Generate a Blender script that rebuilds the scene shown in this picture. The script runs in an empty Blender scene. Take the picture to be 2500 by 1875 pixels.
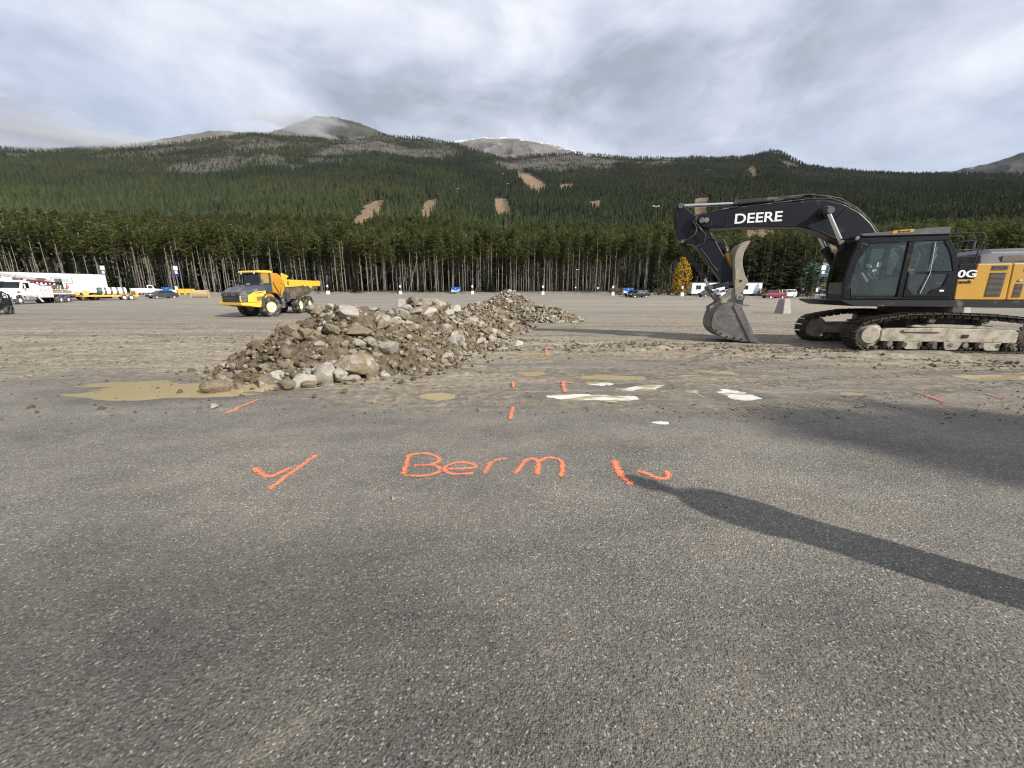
import bpy, bmesh, math, random
import numpy as np
from mathutils import Vector, Matrix
R_ = math.radians
SC = bpy.context.scene
COL = SC.collection
rnd = random.Random(7)

# ------------------------------------------------------------------ camera
CAM_H, PITCH, FPX = 1.65, R_(13.27), 939.0 / 2500.0
cam_d = bpy.data.cameras.new('camera'); cam = bpy.data.objects.new('camera', cam_d); COL.objects.link(cam)
cam_d.sensor_width = 36.0; cam_d.lens = 36.0 * FPX; cam_d.clip_start = 0.05; cam_d.clip_end = 30000
cam.location = (0, 0, CAM_H); cam.rotation_euler = (R_(90) - PITCH, 0, 0)
SC.camera = cam

# ------------------------------------------------------------------ sky and sun
SUN_EL, SUN_DIR = R_(30.4), Vector((0.79, -0.613, 0)).normalized()      # towards the sun, on the ground plane
world = bpy.data.worlds.new('World'); SC.world = world; world.use_nodes = True
nt = world.node_tree; nt.nodes.clear()
def N(t, typ, **kw):
    n = t.nodes.new(typ)
    for k, v in kw.items():
        if k.startswith('i_'): n.inputs[k[2:].replace('_', ' ')].default_value = v
        else: setattr(n, k, v)
    return n
def L(t, a, b): t.links.new(a, b)
def math_n(t, op, a, b=None, clamp=False):
    n = t.nodes.new('ShaderNodeMath'); n.operation = op; n.use_clamp = clamp
    for i, s in enumerate((a, b)):
        if s is None: continue
        if isinstance(s, (int, float)): n.inputs[i].default_value = s
        else: t.links.new(s, n.inputs[i])
    return n.outputs[0]
def mixc(t, f, a, b, mode='MIX'):
    n = t.nodes.new('ShaderNodeMix'); n.data_type = 'RGBA'; n.blend_type = mode; n.clamp_factor = True
    for s, k in ((f, 0), (a, 6), (b, 7)):
        if isinstance(s, (int, float)): n.inputs[k].default_value = s
        elif isinstance(s, (tuple, list)): n.inputs[k].default_value = (*s[:3], 1)
        else: t.links.new(s, n.inputs[k])
    return n.outputs[2]
def ramp(t, f, stops, interp='LINEAR'):
    n = t.nodes.new('ShaderNodeValToRGB'); n.color_ramp.interpolation = interp
    e = n.color_ramp.elements
    while len(e) < len(stops): e.new(0.5)
    for el, (p, c) in zip(e, stops):
        el.position = p; el.color = (*c, 1) if isinstance(c, (tuple, list)) else (c, c, c, 1)
    t.links.new(f, n.inputs[0]); return n.outputs[0]
def noise(t, vec, scale, detail=4, rough=0.55, dist=0.0):
    n = N(t, 'ShaderNodeTexNoise'); n.inputs['Scale'].default_value = scale; n.inputs['Detail'].default_value = detail
    n.inputs['Roughness'].default_value = rough; n.inputs['Distortion'].default_value = dist
    if vec is not None: t.links.new(vec, n.inputs['Vector'])
    return n.outputs['Fac']
def mapping(t, vec, scale=(1, 1, 1), rot=(0, 0, 0), loc=(0, 0, 0)):
    n = N(t, 'ShaderNodeMapping'); n.inputs['Scale'].default_value = scale; n.inputs['Rotation'].default_value = rot; n.inputs['Location'].default_value = loc
    t.links.new(vec, n.inputs['Vector']); return n.outputs[0]

sky = N(nt, 'ShaderNodeTexSky', sky_type='NISHITA', sun_disc=False)
sky.sun_elevation = SUN_EL; sky.sun_rotation = math.atan2(SUN_DIR.x, SUN_DIR.y); sky.altitude = 1500; sky.air_density = 1.0; sky.dust_density = 0.6
geo = N(nt, 'ShaderNodeTexCoord')
comb = N(nt, 'ShaderNodeMapping'); L(nt, geo.outputs['Generated'], comb.inputs[0]); comb.inputs['Scale'].default_value = (1.0, 1.0, 2.0)   # cloud masses flattened towards the horizon
cv = mapping(nt, comb.outputs[0], (1, 1, 1), (0, 0, 0.5), (8.3, 1.2, 2.0))
n1 = noise(nt, cv, 1.9, 8, 0.52, 0.25)
n2 = noise(nt, mapping(nt, comb.outputs[0], (1, 1, 1), (0, 0, 0), (11.3, 2.2, 5)), 4.2, 9, 0.58, 0.4)
n3 = noise(nt, mapping(nt, comb.outputs[0], (1, 1, 1), (0, 0, 0.2), (1.3, 22.2, 9)), 1.2, 5, 0.5, 0.4)
shade = math_n(nt, 'ADD', math_n(nt, 'MULTIPLY', n1, 0.62), math_n(nt, 'MULTIPLY', n2, 0.38))
cloud = ramp(nt, shade, [(0.40, (0.325, 0.36, 0.425)), (0.455, (0.415, 0.455, 0.545)), (0.505, (0.52, 0.555, 0.655)), (0.56, (0.64, 0.67, 0.745)), (0.64, (0.80, 0.82, 0.85))])
cover = ramp(nt, n3, [(0.40, 0.78), (0.58, 0.98)])
bg_sky = N(nt, 'ShaderNodeBackground'); L(nt, sky.outputs[0], bg_sky.inputs[0]); bg_sky.inputs[1].default_value = 0.10
bg_cl = N(nt, 'ShaderNodeBackground'); L(nt, cloud, bg_cl.inputs[0]); bg_cl.inputs[1].default_value = 0.90
mixs = N(nt, 'ShaderNodeMixShader'); L(nt, cover, mixs.inputs[0]); L(nt, bg_sky.outputs[0], mixs.inputs[1]); L(nt, bg_cl.outputs[0], mixs.inputs[2])
out = N(nt, 'ShaderNodeOutputWorld'); L(nt, mixs.outputs[0], out.inputs[0])

sun_d = bpy.data.lights.new('sun', 'SUN'); sun_d.energy = 4.6; sun_d.angle = R_(0.9); sun_d.color = (1.0, 0.95, 0.87)
sun = bpy.data.objects.new('sun', sun_d); COL.objects.link(sun)
sd = Vector((SUN_DIR.x * math.cos(SUN_EL), SUN_DIR.y * math.cos(SUN_EL), math.sin(SUN_EL)))
sun.rotation_euler = sd.to_track_quat('Z', 'Y').to_euler(); sun.location = sd * 60
vs = SC.view_settings
vs.view_transform = 'Standard'; vs.look = 'None'; vs.exposure = 0.55; vs.gamma = 1.0; vs.use_curve_mapping = False
SC.cycles.use_denoising = True; SC.cycles.denoiser = 'OPENIMAGEDENOISE'; SC.cycles.denoising_input_passes = 'RGB_ALBEDO_NORMAL'; SC.cycles.denoising_prefilter = 'ACCURATE'
SC.cycles.pixel_filter_type = 'BLACKMAN_HARRIS'; SC.cycles.filter_width = 1.15
SC.cycles.max_bounces = 6; SC.cycles.diffuse_bounces = 2; SC.cycles.glossy_bounces = 3; SC.cycles.transmission_bounces = 4; SC.cycles.transparent_max_bounces = 8
SC.cycles.volume_bounces = 0
SC.cycles.caustics_reflective = False; SC.cycles.caustics_refractive = False

# ------------------------------------------------------------------ helpers
def tag(o, label=None, cat=None, group=None, kind=None):
    for k, v in (('label', label), ('category', cat), ('group', group), ('kind', kind)):
        if v: o[k] = v
    return o
def empty(name, loc=(0, 0, 0), rz=0.0, parent=None):
    o = bpy.data.objects.new(name, None); COL.objects.link(o); o.location = loc; o.rotation_euler = (0, 0, rz)
    if parent: o.parent = parent
    o.empty_display_size = 0.2
    return o
def copy_tree(o, parent=None):
    c = o.copy(); COL.objects.link(c); c.parent = parent
    for ch in o.children: copy_tree(ch, c)
    return c
class MB:
    def __init__(s): s.v = []; s.f = []; s.uv = None
    def add(s, vs_, fs):
        b = len(s.v); s.v += [tuple(p) for p in vs_]; s.f += [tuple(i + b for i in f) for f in fs]; return s
    def box(s, c, d, rot=None):
        hx, hy, hz = d[0] / 2, d[1] / 2, d[2] / 2
        p = [Vector((x, y, z)) for x in (-hx, hx) for y in (-hy, hy) for z in (-hz, hz)]
        if rot is not None:
            m = rot if isinstance(rot, Matrix) else Matrix.Rotation(rot, 3, 'Z')
            p = [m @ q for q in p]
        p = [q + Vector(c) for q in p]
        return s.add(p, [(0, 1, 3, 2), (4, 6, 7, 5), (0, 4, 5, 1), (2, 3, 7, 6), (0, 2, 6, 4), (1, 5, 7, 3)])
    def prism(s, pts, a, b, ax='y', taper=None):
        n = len(pts)
        if ax == 'y': P = lambda p, t: (p[0], t, p[1])
        elif ax == 'x': P = lambda p, t: (t, p[0], p[1])
        else: P = lambda p, t: (p[0], p[1], t)
        p2 = taper or pts
        vs_ = [P(p, a) for p in pts] + [P(p, b) for p in p2]
        fs = [tuple(range(n)), tuple(range(2 * n - 1, n - 1, -1))] + [(i, i + n, (i + 1) % n + n, (i + 1) % n) for i in range(n)]
        return s.add(vs_, fs)
    def cyl(s, p0, p1, r0, r1=None, n=14, cap=True):
        p0, p1 = Vector(p0), Vector(p1); r1 = r0 if r1 is None else r1
        d = (p1 - p0).normalized(); a = d.orthogonal().normalized(); b = d.cross(a)
        ring = lambda p, r: [p + (a * math.cos(2 * math.pi * i / n) + b * math.sin(2 * math.pi * i / n)) * r for i in range(n)]
        fs = [(i, (i + 1) % n, (i + 1) % n + n, i + n) for i in range(n)]
        if cap: fs += [tuple(range(n - 1, -1, -1)), tuple(range(n, 2 * n))]
        return s.add(ring(p0, r0) + ring(p1, r1), fs)
    def tube(s, pts, r, n=6):
        pts = [Vector(p) for p in pts]; rr = r if isinstance(r, (list, tuple)) else [r] * len(pts)
        rings = []; a = None
        for i, p in enumerate(pts):
            d = (pts[min(i + 1, len(pts) - 1)] - pts[max(i - 1, 0)]).normalized()
            a = d.orthogonal().normalized() if a is None else (a - d * a.dot(d)).normalized()
            b = d.cross(a)
            rings.append([p + (a * math.cos(2 * math.pi * k / n) + b * math.sin(2 * math.pi * k / n)) * rr[i] for k in range(n)])
        return s.loft(rings)
    def loft(s, rings, cap=True):
        n = len(rings[0]); vs_ = [p for r in rings for p in r]; fs = []
        for j in range(len(rings) - 1):
            fs += [(j * n + i, j * n + (i + 1) % n, (j + 1) * n + (i + 1) % n, (j + 1) * n + i) for i in range(n)]
        if cap: fs += [tuple(range(n - 1, -1, -1)), tuple(range((len(rings) - 1) * n, len(rings) * n))]
        return s.add(vs_, fs)
    def lathe(s, prof, o, d, n=24, cap=True):
        o, d = Vector(o), Vector(d).normalized(); a = d.orthogonal().normalized(); b = d.cross(a)
        rings = [[o + d * h + (a * math.cos(2 * math.pi * k / n) + b * math.sin(2 * math.pi * k / n)) * r for k in range(n)] for r, h in prof]
        return s.loft(rings, cap)
    def strip(s, prof, a, b, th=0.03):       # open profile in (x,z), thick sheet between y=a and y=b
        n = len(prof); off = []
        for i in range(n):
            p, q = prof[max(i - 1, 0)], prof[min(i + 1, n - 1)]
            dx, dz = q[0] - p[0], q[1] - p[1]; l = math.hypot(dx, dz) or 1
            off.append((prof[i][0] - dz / l * th, prof[i][1] + dx / l * th))
        return s.prism(list(prof) + off[::-1], a, b, 'y')
    def mesh(s, name, smooth=False):
        me = bpy.data.meshes.new(name); me.from_pydata(s.v, [], s.f); me.validate()
        bm = bmesh.new(); bm.from_mesh(me); bmesh.ops.recalc_face_normals(bm, faces=bm.faces); bm.to_mesh(me); bm.free()
        if smooth: me.polygons.foreach_set('use_smooth', [True] * len(me.polygons))
        return me
    def build(s, name, mat, parent=None, bevel=0.0, smooth=False, loc=None, rz=None, seg=1):
        me = s.mesh(name, smooth); me.materials.append(mat)
        o = bpy.data.objects.new(name, me); COL.objects.link(o)
        if parent: o.parent = parent
        if loc is not None: o.location = loc
        if rz is not None: o.rotation_euler = (0, 0, rz)
        if bevel:
            m = o.modifiers.new('edge', 'BEVEL'); m.width = bevel; m.segments = seg; m.limit_method = 'ANGLE'; m.angle_limit = R_(40)
        if smooth:
            try: me.set_sharp_from_angle(angle=R_(42))
            except Exception: pass
        return o
def inst(name, me, parent=None, loc=(0, 0, 0), rot=(0, 0, 0), scale=(1, 1, 1)):
    o = bpy.data.objects.new(name, me); COL.objects.link(o); o.location = loc; o.rotation_euler = rot; o.scale = scale
    if parent: o.parent = parent
    return o
def lettering(text, mat, parent, size, loc, rot, ext=0.004, bold=0.0, sx=1.0, shear=0.0, name='lettering', space=1.0):
    cu = bpy.data.curves.new(name, 'FONT'); cu.body = text; cu.size = size; cu.extrude = ext; cu.offset = bold; cu.shear = shear
    cu.space_character = space; cu.align_x = 'CENTER'; cu.align_y = 'CENTER'; cu.materials.append(mat)
    tmp = bpy.data.objects.new(name, cu); me = bpy.data.meshes.new_from_object(tmp); me.name = name
    if not me.materials: me.materials.append(mat)
    bpy.data.objects.remove(tmp)
    o = bpy.data.objects.new(name, me); COL.objects.link(o); o.parent = parent
    o.location = loc; o.rotation_euler = rot; o.scale = (sx, 1, 1)
    return o
# value noise for shaping (numpy)
_g = np.random.RandomState(3).rand(256, 256)
def vnoise(x, y):
    x = np.asarray(x, float); y = np.asarray(y, float)
    xi, yi = np.floor(x).astype(int), np.floor(y).astype(int); fx, fy = x - xi, y - yi
    fx = fx * fx * (3 - 2 * fx); fy = fy * fy * (3 - 2 * fy)
    a = _g[xi & 255, yi & 255]; b = _g[(xi + 1) & 255, yi & 255]; c_ = _g[xi & 255, (yi + 1) & 255]; d = _g[(xi + 1) & 255, (yi + 1) & 255]
    return (a + (b - a) * fx) * (1 - fy) + (c_ + (d - c_) * fx) * fy
def fbm(x, y, o=4, g=0.5):
    x = np.asarray(x, float); y = np.asarray(y, float)
    t = 0; a = 1; s_ = 0
    for i in range(o):
        t = t + a * vnoise(x * 2 ** i + 17.3 * i, y * 2 ** i + 5.1 * i); s_ += a; a *= g
    return t / s_ * 2 - 1
def sstep(a, b, x):
    t = np.clip((np.asarray(x, float) - a) / (b - a), 0, 1); return t * t * (3 - 2 * t)
def gz(x, y):                       # lie of the lot
    return 0.0003 * np.maximum(0, np.asarray(y, float) - 35) ** 2 + 0.28 * sstep(30, 55, -np.asarray(x, float)) * sstep(25, 45, y)
_c, _s = math.cos(PITCH), math.sin(PITCH)
def ray(u, v):                      # direction seen at a place in the photograph (2500 x 1875)
    dx, dy = (u - 1250) / 939.0, (937.5 - v) / 939.0
    return dx, _c + dy * _s, -_s + dy * _c
def gp(u, v):                       # the spot on the lot seen there
    r = ray(u, v); lo, hi = 0.5, 600.0
    for t in np.geomspace(1, 300, 6000):
        if CAM_H + t * r[2] < float(gz(t * r[0], t * r[1])): return Vector((t * r[0], t * r[1], float(gz(t * r[0], t * r[1]))))
    t = 120 / r[1]; return Vector((t * r[0], 120, float(gz(t * r[0], 120))))

# ------------------------------------------------------------------ materials
def newmat(name):
    m = bpy.data.materials.new(name); m.use_nodes = True; t = m.node_tree; t.nodes.clear()
    o = N(t, 'ShaderNodeOutputMaterial'); b = N(t, 'ShaderNodeBsdfPrincipled'); L(t, b.outputs[0], o.inputs[0])
    return m, t, b, o
def paint(name, col, rough=0.5, metal=0.0, var=0.12, vs=3.0, dirt=None, damt=0.5, dscale=2.5, bump=0.0, bscale=40, coat=0.0, spec=0.5):
    m, t, b, o = newmat(name)
    tc = N(t, 'ShaderNodeTexCoord').outputs['Object']
    nz = noise(t, tc, vs, 5, 0.6)
    lo = tuple(c * (1 - var) for c in col); hi = tuple(min(1, c * (1 + var)) for c in col)
    c = mixc(t, ramp(t, nz, [(0.3, 0.0), (0.7, 1.0)]), lo, hi)
    r = None
    if dirt:
        dn = noise(t, tc, dscale, 7, 0.68, 0.4)
        df = ramp(t, dn, [(0.62 - 0.42 * damt, 0.0), (0.78 - 0.30 * damt, 1.0)])
        df = math_n(t, 'MULTIPLY', df, min(1.0, 0.45 + 0.5 * damt))
        c = mixc(t, df, c, dirt)
        r = math_n(t, 'ADD', math_n(t, 'MULTIPLY', df, 0.9 - rough), rough)
    L(t, c, b.inputs['Base Color']); b.inputs['Metallic'].default_value = metal
    if r is not None: L(t, r, b.inputs['Roughness'])
    else: b.inputs['Roughness'].default_value = rough
    b.inputs['Coat Weight'].default_value = coat; b.inputs['Coat Roughness'].default_value = 0.15
    b.inputs['Specular IOR Level'].default_value = spec
    if bump:
        bn = N(t, 'ShaderNodeBump'); bn.inputs['Strength'].default_value = bump; bn.inputs['Distance'].default_value = 0.02
        L(t, noise(t, tc, bscale, 4, 0.6), bn.inputs['Height']); L(t, bn.outputs[0], b.inputs['Normal'])
    return m
MUD = (0.30, 0.255, 0.19); DUST = (0.36, 0.315, 0.245)
m_navy = paint('charcoal_paint', (0.0045, 0.0058, 0.0085), 0.42, 0, 0.2, 2, DUST, 0.02, 1.6, spec=0.3)
m_blackp = paint('black_steel', (0.009, 0.009, 0.010), 0.5, 0, 0.3, 4, DUST, 0.12, 3)
m_rubber = paint('black_rubber', (0.02, 0.02, 0.021), 0.75, 0, 0.3, 6, DUST, 0.32, 3, bump=0.2)
m_ochre = paint('construction_yellow', (0.56, 0.305, 0.04), 0.42, 0, 0.08, 1.5, DUST, 0.14, 2.2, coat=0.15)
m_yellow = paint('bright_yellow', (0.78, 0.46, 0.045), 0.42, 0, 0.08, 1.5, DUST, 0.22, 1.6, coat=0.15)
m_orange = paint('bed_orange', (0.60, 0.285, 0.022), 0.5, 0, 0.08, 1.5, DUST, 0.25, 1.6)
m_chrome = paint('chromed_rod', (0.75, 0.75, 0.76), 0.12, 1.0, 0.03)
m_steel = paint('worn_steel', (0.135, 0.13, 0.125), 0.5, 0.35, 0.3, 4, MUD, 0.35, 3, bump=0.25, bscale=20)
m_thumb = paint('dusty_steel', (0.26, 0.235, 0.20), 0.62, 0.1, 0.22, 3, (0.36, 0.30, 0.22), 0.45, 2.5, bump=0.2)
m_shoe = paint('track_steel', (0.035, 0.029, 0.022), 0.7, 0.2, 0.4, 8, (0.17, 0.135, 0.09), 0.35, 7, bump=0.4, bscale=30)
m_mudsteel = paint('mud_caked_steel', (0.25, 0.22, 0.175), 0.85, 0, 0.25, 5, (0.46, 0.41, 0.33), 0.6, 5, bump=0.6, bscale=18)
m_grey = paint('grey_panel', (0.085, 0.09, 0.10), 0.5, 0, 0.12, 2, DUST, 0.15, 2)
m_mesh = paint('brown_grille', (0.13, 0.105, 0.085), 0.6, 0.2, 0.2, 20)
m_white = paint('white_paint', (0.74, 0.75, 0.74), 0.45, 0, 0.05, 2, (0.45, 0.40, 0.32), 0.12, 2)
m_whiteclean = paint('white_panel', (0.68, 0.72, 0.72), 0.5, 0, 0.03, 0.6)
m_decal = paint('white_decal', (0.80, 0.80, 0.80), 0.5, 0, 0.03)
m_dkdecal = paint('black_decal', (0.012, 0.011, 0.011), 0.5, 0, 0.05)
m_greydecal = paint('grey_print', (0.25, 0.27, 0.28), 0.5, 0, 0.05)
m_conc = paint('concrete', (0.30, 0.285, 0.255), 0.9, 0, 0.18, 3, (0.22, 0.20, 0.17), 0.3, 4, bump=0.4, bscale=25)
m_red = paint('red_paint', (0.50, 0.02, 0.025), 0.35, 0, 0.06, coat=0.4)
m_redw = paint('deep_red', (0.22, 0.012, 0.025), 0.3, 0, 0.06, coat=0.6)
m_carblk = paint('black_car_paint', (0.012, 0.012, 0.015), 0.22, 0, 0.06, coat=0.7)
m_cargrey = paint('grey_car_paint', (0.05, 0.055, 0.065), 0.28, 0.2, 0.06, dirt=DUST, damt=0.12, coat=0.6)
m_carsil = paint('silver_car_paint', (0.42, 0.44, 0.46), 0.28, 0.5, 0.05, coat=0.5)
m_carwht = paint('white_car_paint', (0.78, 0.78, 0.78), 0.3, 0, 0.03, coat=0.5)
m_rim = paint('alloy', (0.55, 0.55, 0.56), 0.35, 0.7, 0.1)
m_blue = paint('banner_blue', (0.015, 0.09, 0.38), 0.5, 0, 0.1)
m_sky = paint('banner_light_blue', (0.22, 0.48, 0.80), 0.5, 0, 0.1)
m_tan = paint('aged_tan', (0.40, 0.30, 0.16), 0.6, 0, 0.2, 4, MUD, 0.3, 3)
m_trailer = paint('trailer_yellow', (0.66, 0.36, 0.06), 0.55, 0, 0.12, 2, MUD, 0.3, 2)
m_green = paint('green_roof', (0.14, 0.34, 0.25), 0.5, 0, 0.06, 1)
m_palegreen = paint('pale_green_siding', (0.55, 0.62, 0.48), 0.7, 0, 0.05, 1)
m_tank = paint('tank_green', (0.035, 0.075, 0.065), 0.5, 0, 0.15)
m_lamp = paint('lens', (0.75, 0.77, 0.78), 0.15, 0.3, 0.02)
m_amber = paint('amber_lens', (0.75, 0.22, 0.02), 0.3, 0, 0.02)
m_tail = paint('red_lens', (0.45, 0.01, 0.01), 0.25, 0, 0.02)
m_cloth = paint('dark_jacket', (0.03, 0.035, 0.045), 0.85, 0, 0.2, 8)
m_skin = paint('skin', (0.45, 0.27, 0.19), 0.55, 0, 0.08)
m_hair = paint('hair', (0.03, 0.02, 0.012), 0.6, 0, 0.2)
m_seat = paint('seat_fabric', (0.10, 0.10, 0.105), 0.8, 0, 0.2, 8)
def glass(name, tint=(0.90, 0.955, 0.935), dark=0.03):
    m, t, b, o = newmat(name)
    t.nodes.remove(b)
    tr = N(t, 'ShaderNodeBsdfTransparent'); tr.inputs[0].default_value = (*[c * (1 - dark) for c in tint], 1)
    gl = N(t, 'ShaderNodeBsdfGlossy'); gl.inputs['Roughness'].default_value = 0.03; gl.inputs[0].default_value = (0.9, 0.95, 0.95, 1)
    fr = N(t, 'ShaderNodeFresnel'); fr.inputs[0].default_value = 1.5
    mx = N(t, 'ShaderNodeMixShader'); L(t, math_n(t, 'MULTIPLY', fr.outputs[0], 1.0), mx.inputs[0]); L(t, tr.outputs[0], mx.inputs[1]); L(t, gl.outputs[0], mx.inputs[2])
    L(t, mx.outputs[0], o.inputs[0]); return m
m_glass = glass('cab_glass'); m_glassd = glass('tinted_glass', (0.5, 0.56, 0.58), 0.6)
m_cargl = paint('dark_window', (0.01, 0.012, 0.014), 0.05, 0, 0.02, spec=0.8)
m_slate = paint('slate_paint', (0.045, 0.05, 0.06), 0.4, 0, 0.15, 2, DUST, 0.2, 2, coat=0.2)
m_tanrim = paint('cream_rim', (0.72, 0.62, 0.36), 0.55, 0, 0.08, 3, DUST, 0.1, 3)
m_brass = paint('brass_mesh', (0.26, 0.15, 0.05), 0.55, 0.2, 0.2, 14)
m_smoke = paint('smoked_lens', (0.10, 0.11, 0.12), 0.12, 0.2, 0.1)
m_brownsteel = paint('brown_bed_steel', (0.13, 0.095, 0.06), 0.7, 0.1, 0.3, 2, MUD, 0.4, 2)
m_maroon = paint('maroon_paint', (0.20, 0.03, 0.03), 0.55, 0, 0.2)
m_tyre = paint('dusty_tyre', (0.05, 0.048, 0.045), 0.85, 0, 0.25, 6, DUST, 0.3, 4)
m_navyflag = paint('flag_navy', (0.02, 0.05, 0.16), 0.6, 0, 0.1)
m_print = paint('pressed_mud', (0.235, 0.205, 0.16), 0.95, 0, 0.35, 4)
m_whitedirty = paint('grimy_white', (0.62, 0.61, 0.58), 0.55, 0, 0.1, 2, (0.2, 0.17, 0.13), 0.35, 2)
m_chain = paint('muddy_chain', (0.06, 0.05, 0.038), 0.8, 0.1, 0.4, 9, (0.36, 0.31, 0.235), 0.42, 9, bump=0.5, bscale=20)
m_gritc = paint('grit_grey', (0.20, 0.19, 0.17), 0.9, 0, 0.4, 30)
# ================================================================== the lot
PUD = []      # (centre, half width, half depth, kind, seed)
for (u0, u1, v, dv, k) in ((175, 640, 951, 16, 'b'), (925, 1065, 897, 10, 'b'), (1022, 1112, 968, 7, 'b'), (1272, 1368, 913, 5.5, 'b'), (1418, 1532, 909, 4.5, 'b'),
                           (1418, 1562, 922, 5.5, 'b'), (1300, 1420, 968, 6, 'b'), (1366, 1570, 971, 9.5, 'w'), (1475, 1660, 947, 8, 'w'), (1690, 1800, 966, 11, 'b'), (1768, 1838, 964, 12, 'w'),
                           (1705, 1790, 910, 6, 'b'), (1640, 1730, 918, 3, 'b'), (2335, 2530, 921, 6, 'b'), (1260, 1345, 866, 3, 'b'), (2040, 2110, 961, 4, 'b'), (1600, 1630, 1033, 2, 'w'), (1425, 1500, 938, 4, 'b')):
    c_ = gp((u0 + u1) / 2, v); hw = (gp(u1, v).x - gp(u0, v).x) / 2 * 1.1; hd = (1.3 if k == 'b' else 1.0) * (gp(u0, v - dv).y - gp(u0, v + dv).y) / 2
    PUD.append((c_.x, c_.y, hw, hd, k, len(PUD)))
PILES = [
    [(-6.0, 8.75, .34), (-5.5, 8.9, .60), (-4.9, 9.1, 1.02), (-4.3, 9.25, 1.32), (-3.75, 9.45, 1.32), (-3.35, 10.4, 1.18), (-3.05, 11.4, 1.24), (-2.85, 12.1, 1.42), (-2.3, 12.8, 1.36), (-1.75, 13.5, .86), (-3.1, 8.6, .62), (-3.6, 8.1, .55)],
    [(-1.95, 16.6, .95), (-1.6, 17.4, 1.25), (-0.9, 18.2, 1.02)],
    [(-0.25, 26.4, 1.86), (-0.65, 25.9, 1.35), (-1.3, 25.3, .85), (0.3, 25.6, .75)],
    [(1.25, 23.9, .78), (2.0, 23.9, 1.0), (2.7, 23.9, .78), (3.3, 23.8, .42), (0.6, 23.7, .42)]]
def mound(x, y, k, lump=True):
    x = np.asarray(x, float); y = np.asarray(y, float); h = np.full(np.shape(x), -9.0)
    for (px, py, ph) in PILES[k]:
        d = np.hypot(x - px, y - py); c_ = ph + 0.10 - 0.60 * np.sqrt(d * d + 0.06)
        h = np.maximum(h, c_)
    if lump: h = h + 0.16 * fbm(x * 1.3 + 9 * k, y * 1.3, 3) + 0.09 * np.abs(fbm(x * 4.1, y * 4.1 + 3, 2)) - 0.03
    return h
def mudmap(x, y):
    x = np.asarray(x, float); y = np.asarray(y, float)
    yb = 5.0 + 0.4 * fbm(x * 0.35, y * 0.1) + 1.6 * sstep(1.5, 5, -x) - 0.3 * sstep(3, 7, x)
    m = sstep(-1.0, 1.3, y - yb + 0.8 * fbm(x * 0.5, y * 1.3 + 4, 3)) * 0.43
    band = np.exp(-((y - 12.4 + 0.2 * np.clip(x, -5, 12)) / 1.5) ** 2) * sstep(-5, -1, x) + .6 * np.exp(-((y - 14) / 7.5) ** 2) * sstep(3.5, 7, -x) + .35 * sstep(12, 15, y) * sstep(-4, 0, x)
    m = m + 0.5 * band
    pl = np.exp(-np.hypot((x + 3.7) / 3.6, (y - 10.2) / 3.8) ** 2)
    m = m + 0.5 * pl
    st = fbm(x * 0.10 + 3, y * 1.1, 4)
    m = m * (0.85 + 0.55 * st)
    far = sstep(22, 42, y)
    m = m * (1 - far) + far * np.clip(0.30 + 0.55 * fbm(x * 0.05, y * 0.28, 4) + 0.25 * np.exp(-((y - 62) / 16) ** 2) * sstep(0, 20, x + 8), 0, 1) * (1 - 0.5 * sstep(60, 100, y))
    return np.clip(m, 0, 1)
def GH(x, y):
    x = np.asarray(x, float); y = np.asarray(y, float)
    m = mudmap(x, y); near = sstep(3.8, 6.0, y)
    band = np.exp(-((y - 12.4 + 0.2 * np.clip(x, -5, 12)) / 1.4) ** 2) * sstep(-5, -1, x) + 0.5 * np.exp(-((y - 14) / 7.0) ** 2) * sstep(3.5, 7, -x)
    z = gz(x, y) + 0.004 * fbm(x * 0.7, y * 0.7, 2)
    rut = 1 - np.abs(fbm(x * 0.22 + 2, y * 1.5, 3)) * 2
    z = z + near * m * (0.026 * rut + 0.022 * fbm(x * 3.5, y * 5, 3)) + near * band * (0.06 * (rut - 0.4) + 0.11 * np.clip(fbm(x * 2.6, y * 3.6 + 7, 4), -0.1, 1))
    for (px, py, a, b, k, sd) in PUD:
        e = np.hypot((x - px) / a, (y - py) / b); q = e + 0.6 * fbm(x * 1.3 + sd * 7, y * 4.2 + sd * 3, 4)
        z = np.where(e < 2.3, np.where(q < 1, -0.004 - 0.022 * np.clip(1 - q, 0, 1), np.maximum(z, np.minimum(z + .02, 0.002 + 0.020 * (q - 1)))), z)
    return z
def lines(a, b, s0, k):
    o = [a]; 
    while o[-1] < b: o.append(o[-1] + s0 + k * abs(o[-1]))
    return o
yl = [-400, -200, -90, -45, -25, -14, -8, -5, -3, -2, -1.2] + lines(-0.6, 7, 0.06, 0.0) + lines(7.05, 128, 0.012, 0.0075)
xp = lines(0.03, 110, 0.055, 0.012); xl = [-700, -400, -220, -150] + [-q for q in xp[::-1]] + xp + [150, 220, 400, 700]
X, Y = np.meshgrid(np.array(xl), np.array(yl)); Z = GH(X, Y)
nx, ny = len(xl), len(yl)
def grid_mesh(name, X, Y, Z, mat):
    ny, nx = X.shape; me = bpy.data.meshes.new(name)
    V = np.stack([X, Y, Z], -1).reshape(-1, 3); i = np.arange((ny - 1) * nx).reshape(ny - 1, nx)[:, :-1].ravel()
    Fq = np.stack([i, i + 1, i + nx + 1, i + nx], 1)
    me.vertices.add(len(V)); me.vertices.foreach_set('co', V.ravel()); me.loops.add(Fq.size); me.loops.foreach_set('vertex_index', Fq.ravel().astype(np.int32))
    me.polygons.add(len(Fq)); me.polygons.foreach_set('loop_start', np.arange(0, Fq.size, 4, dtype=np.int32)); me.polygons.foreach_set('use_smooth', np.ones(len(Fq), bool))
    me.update(calc_edges=True); me.materials.append(mat)
    return me
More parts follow.
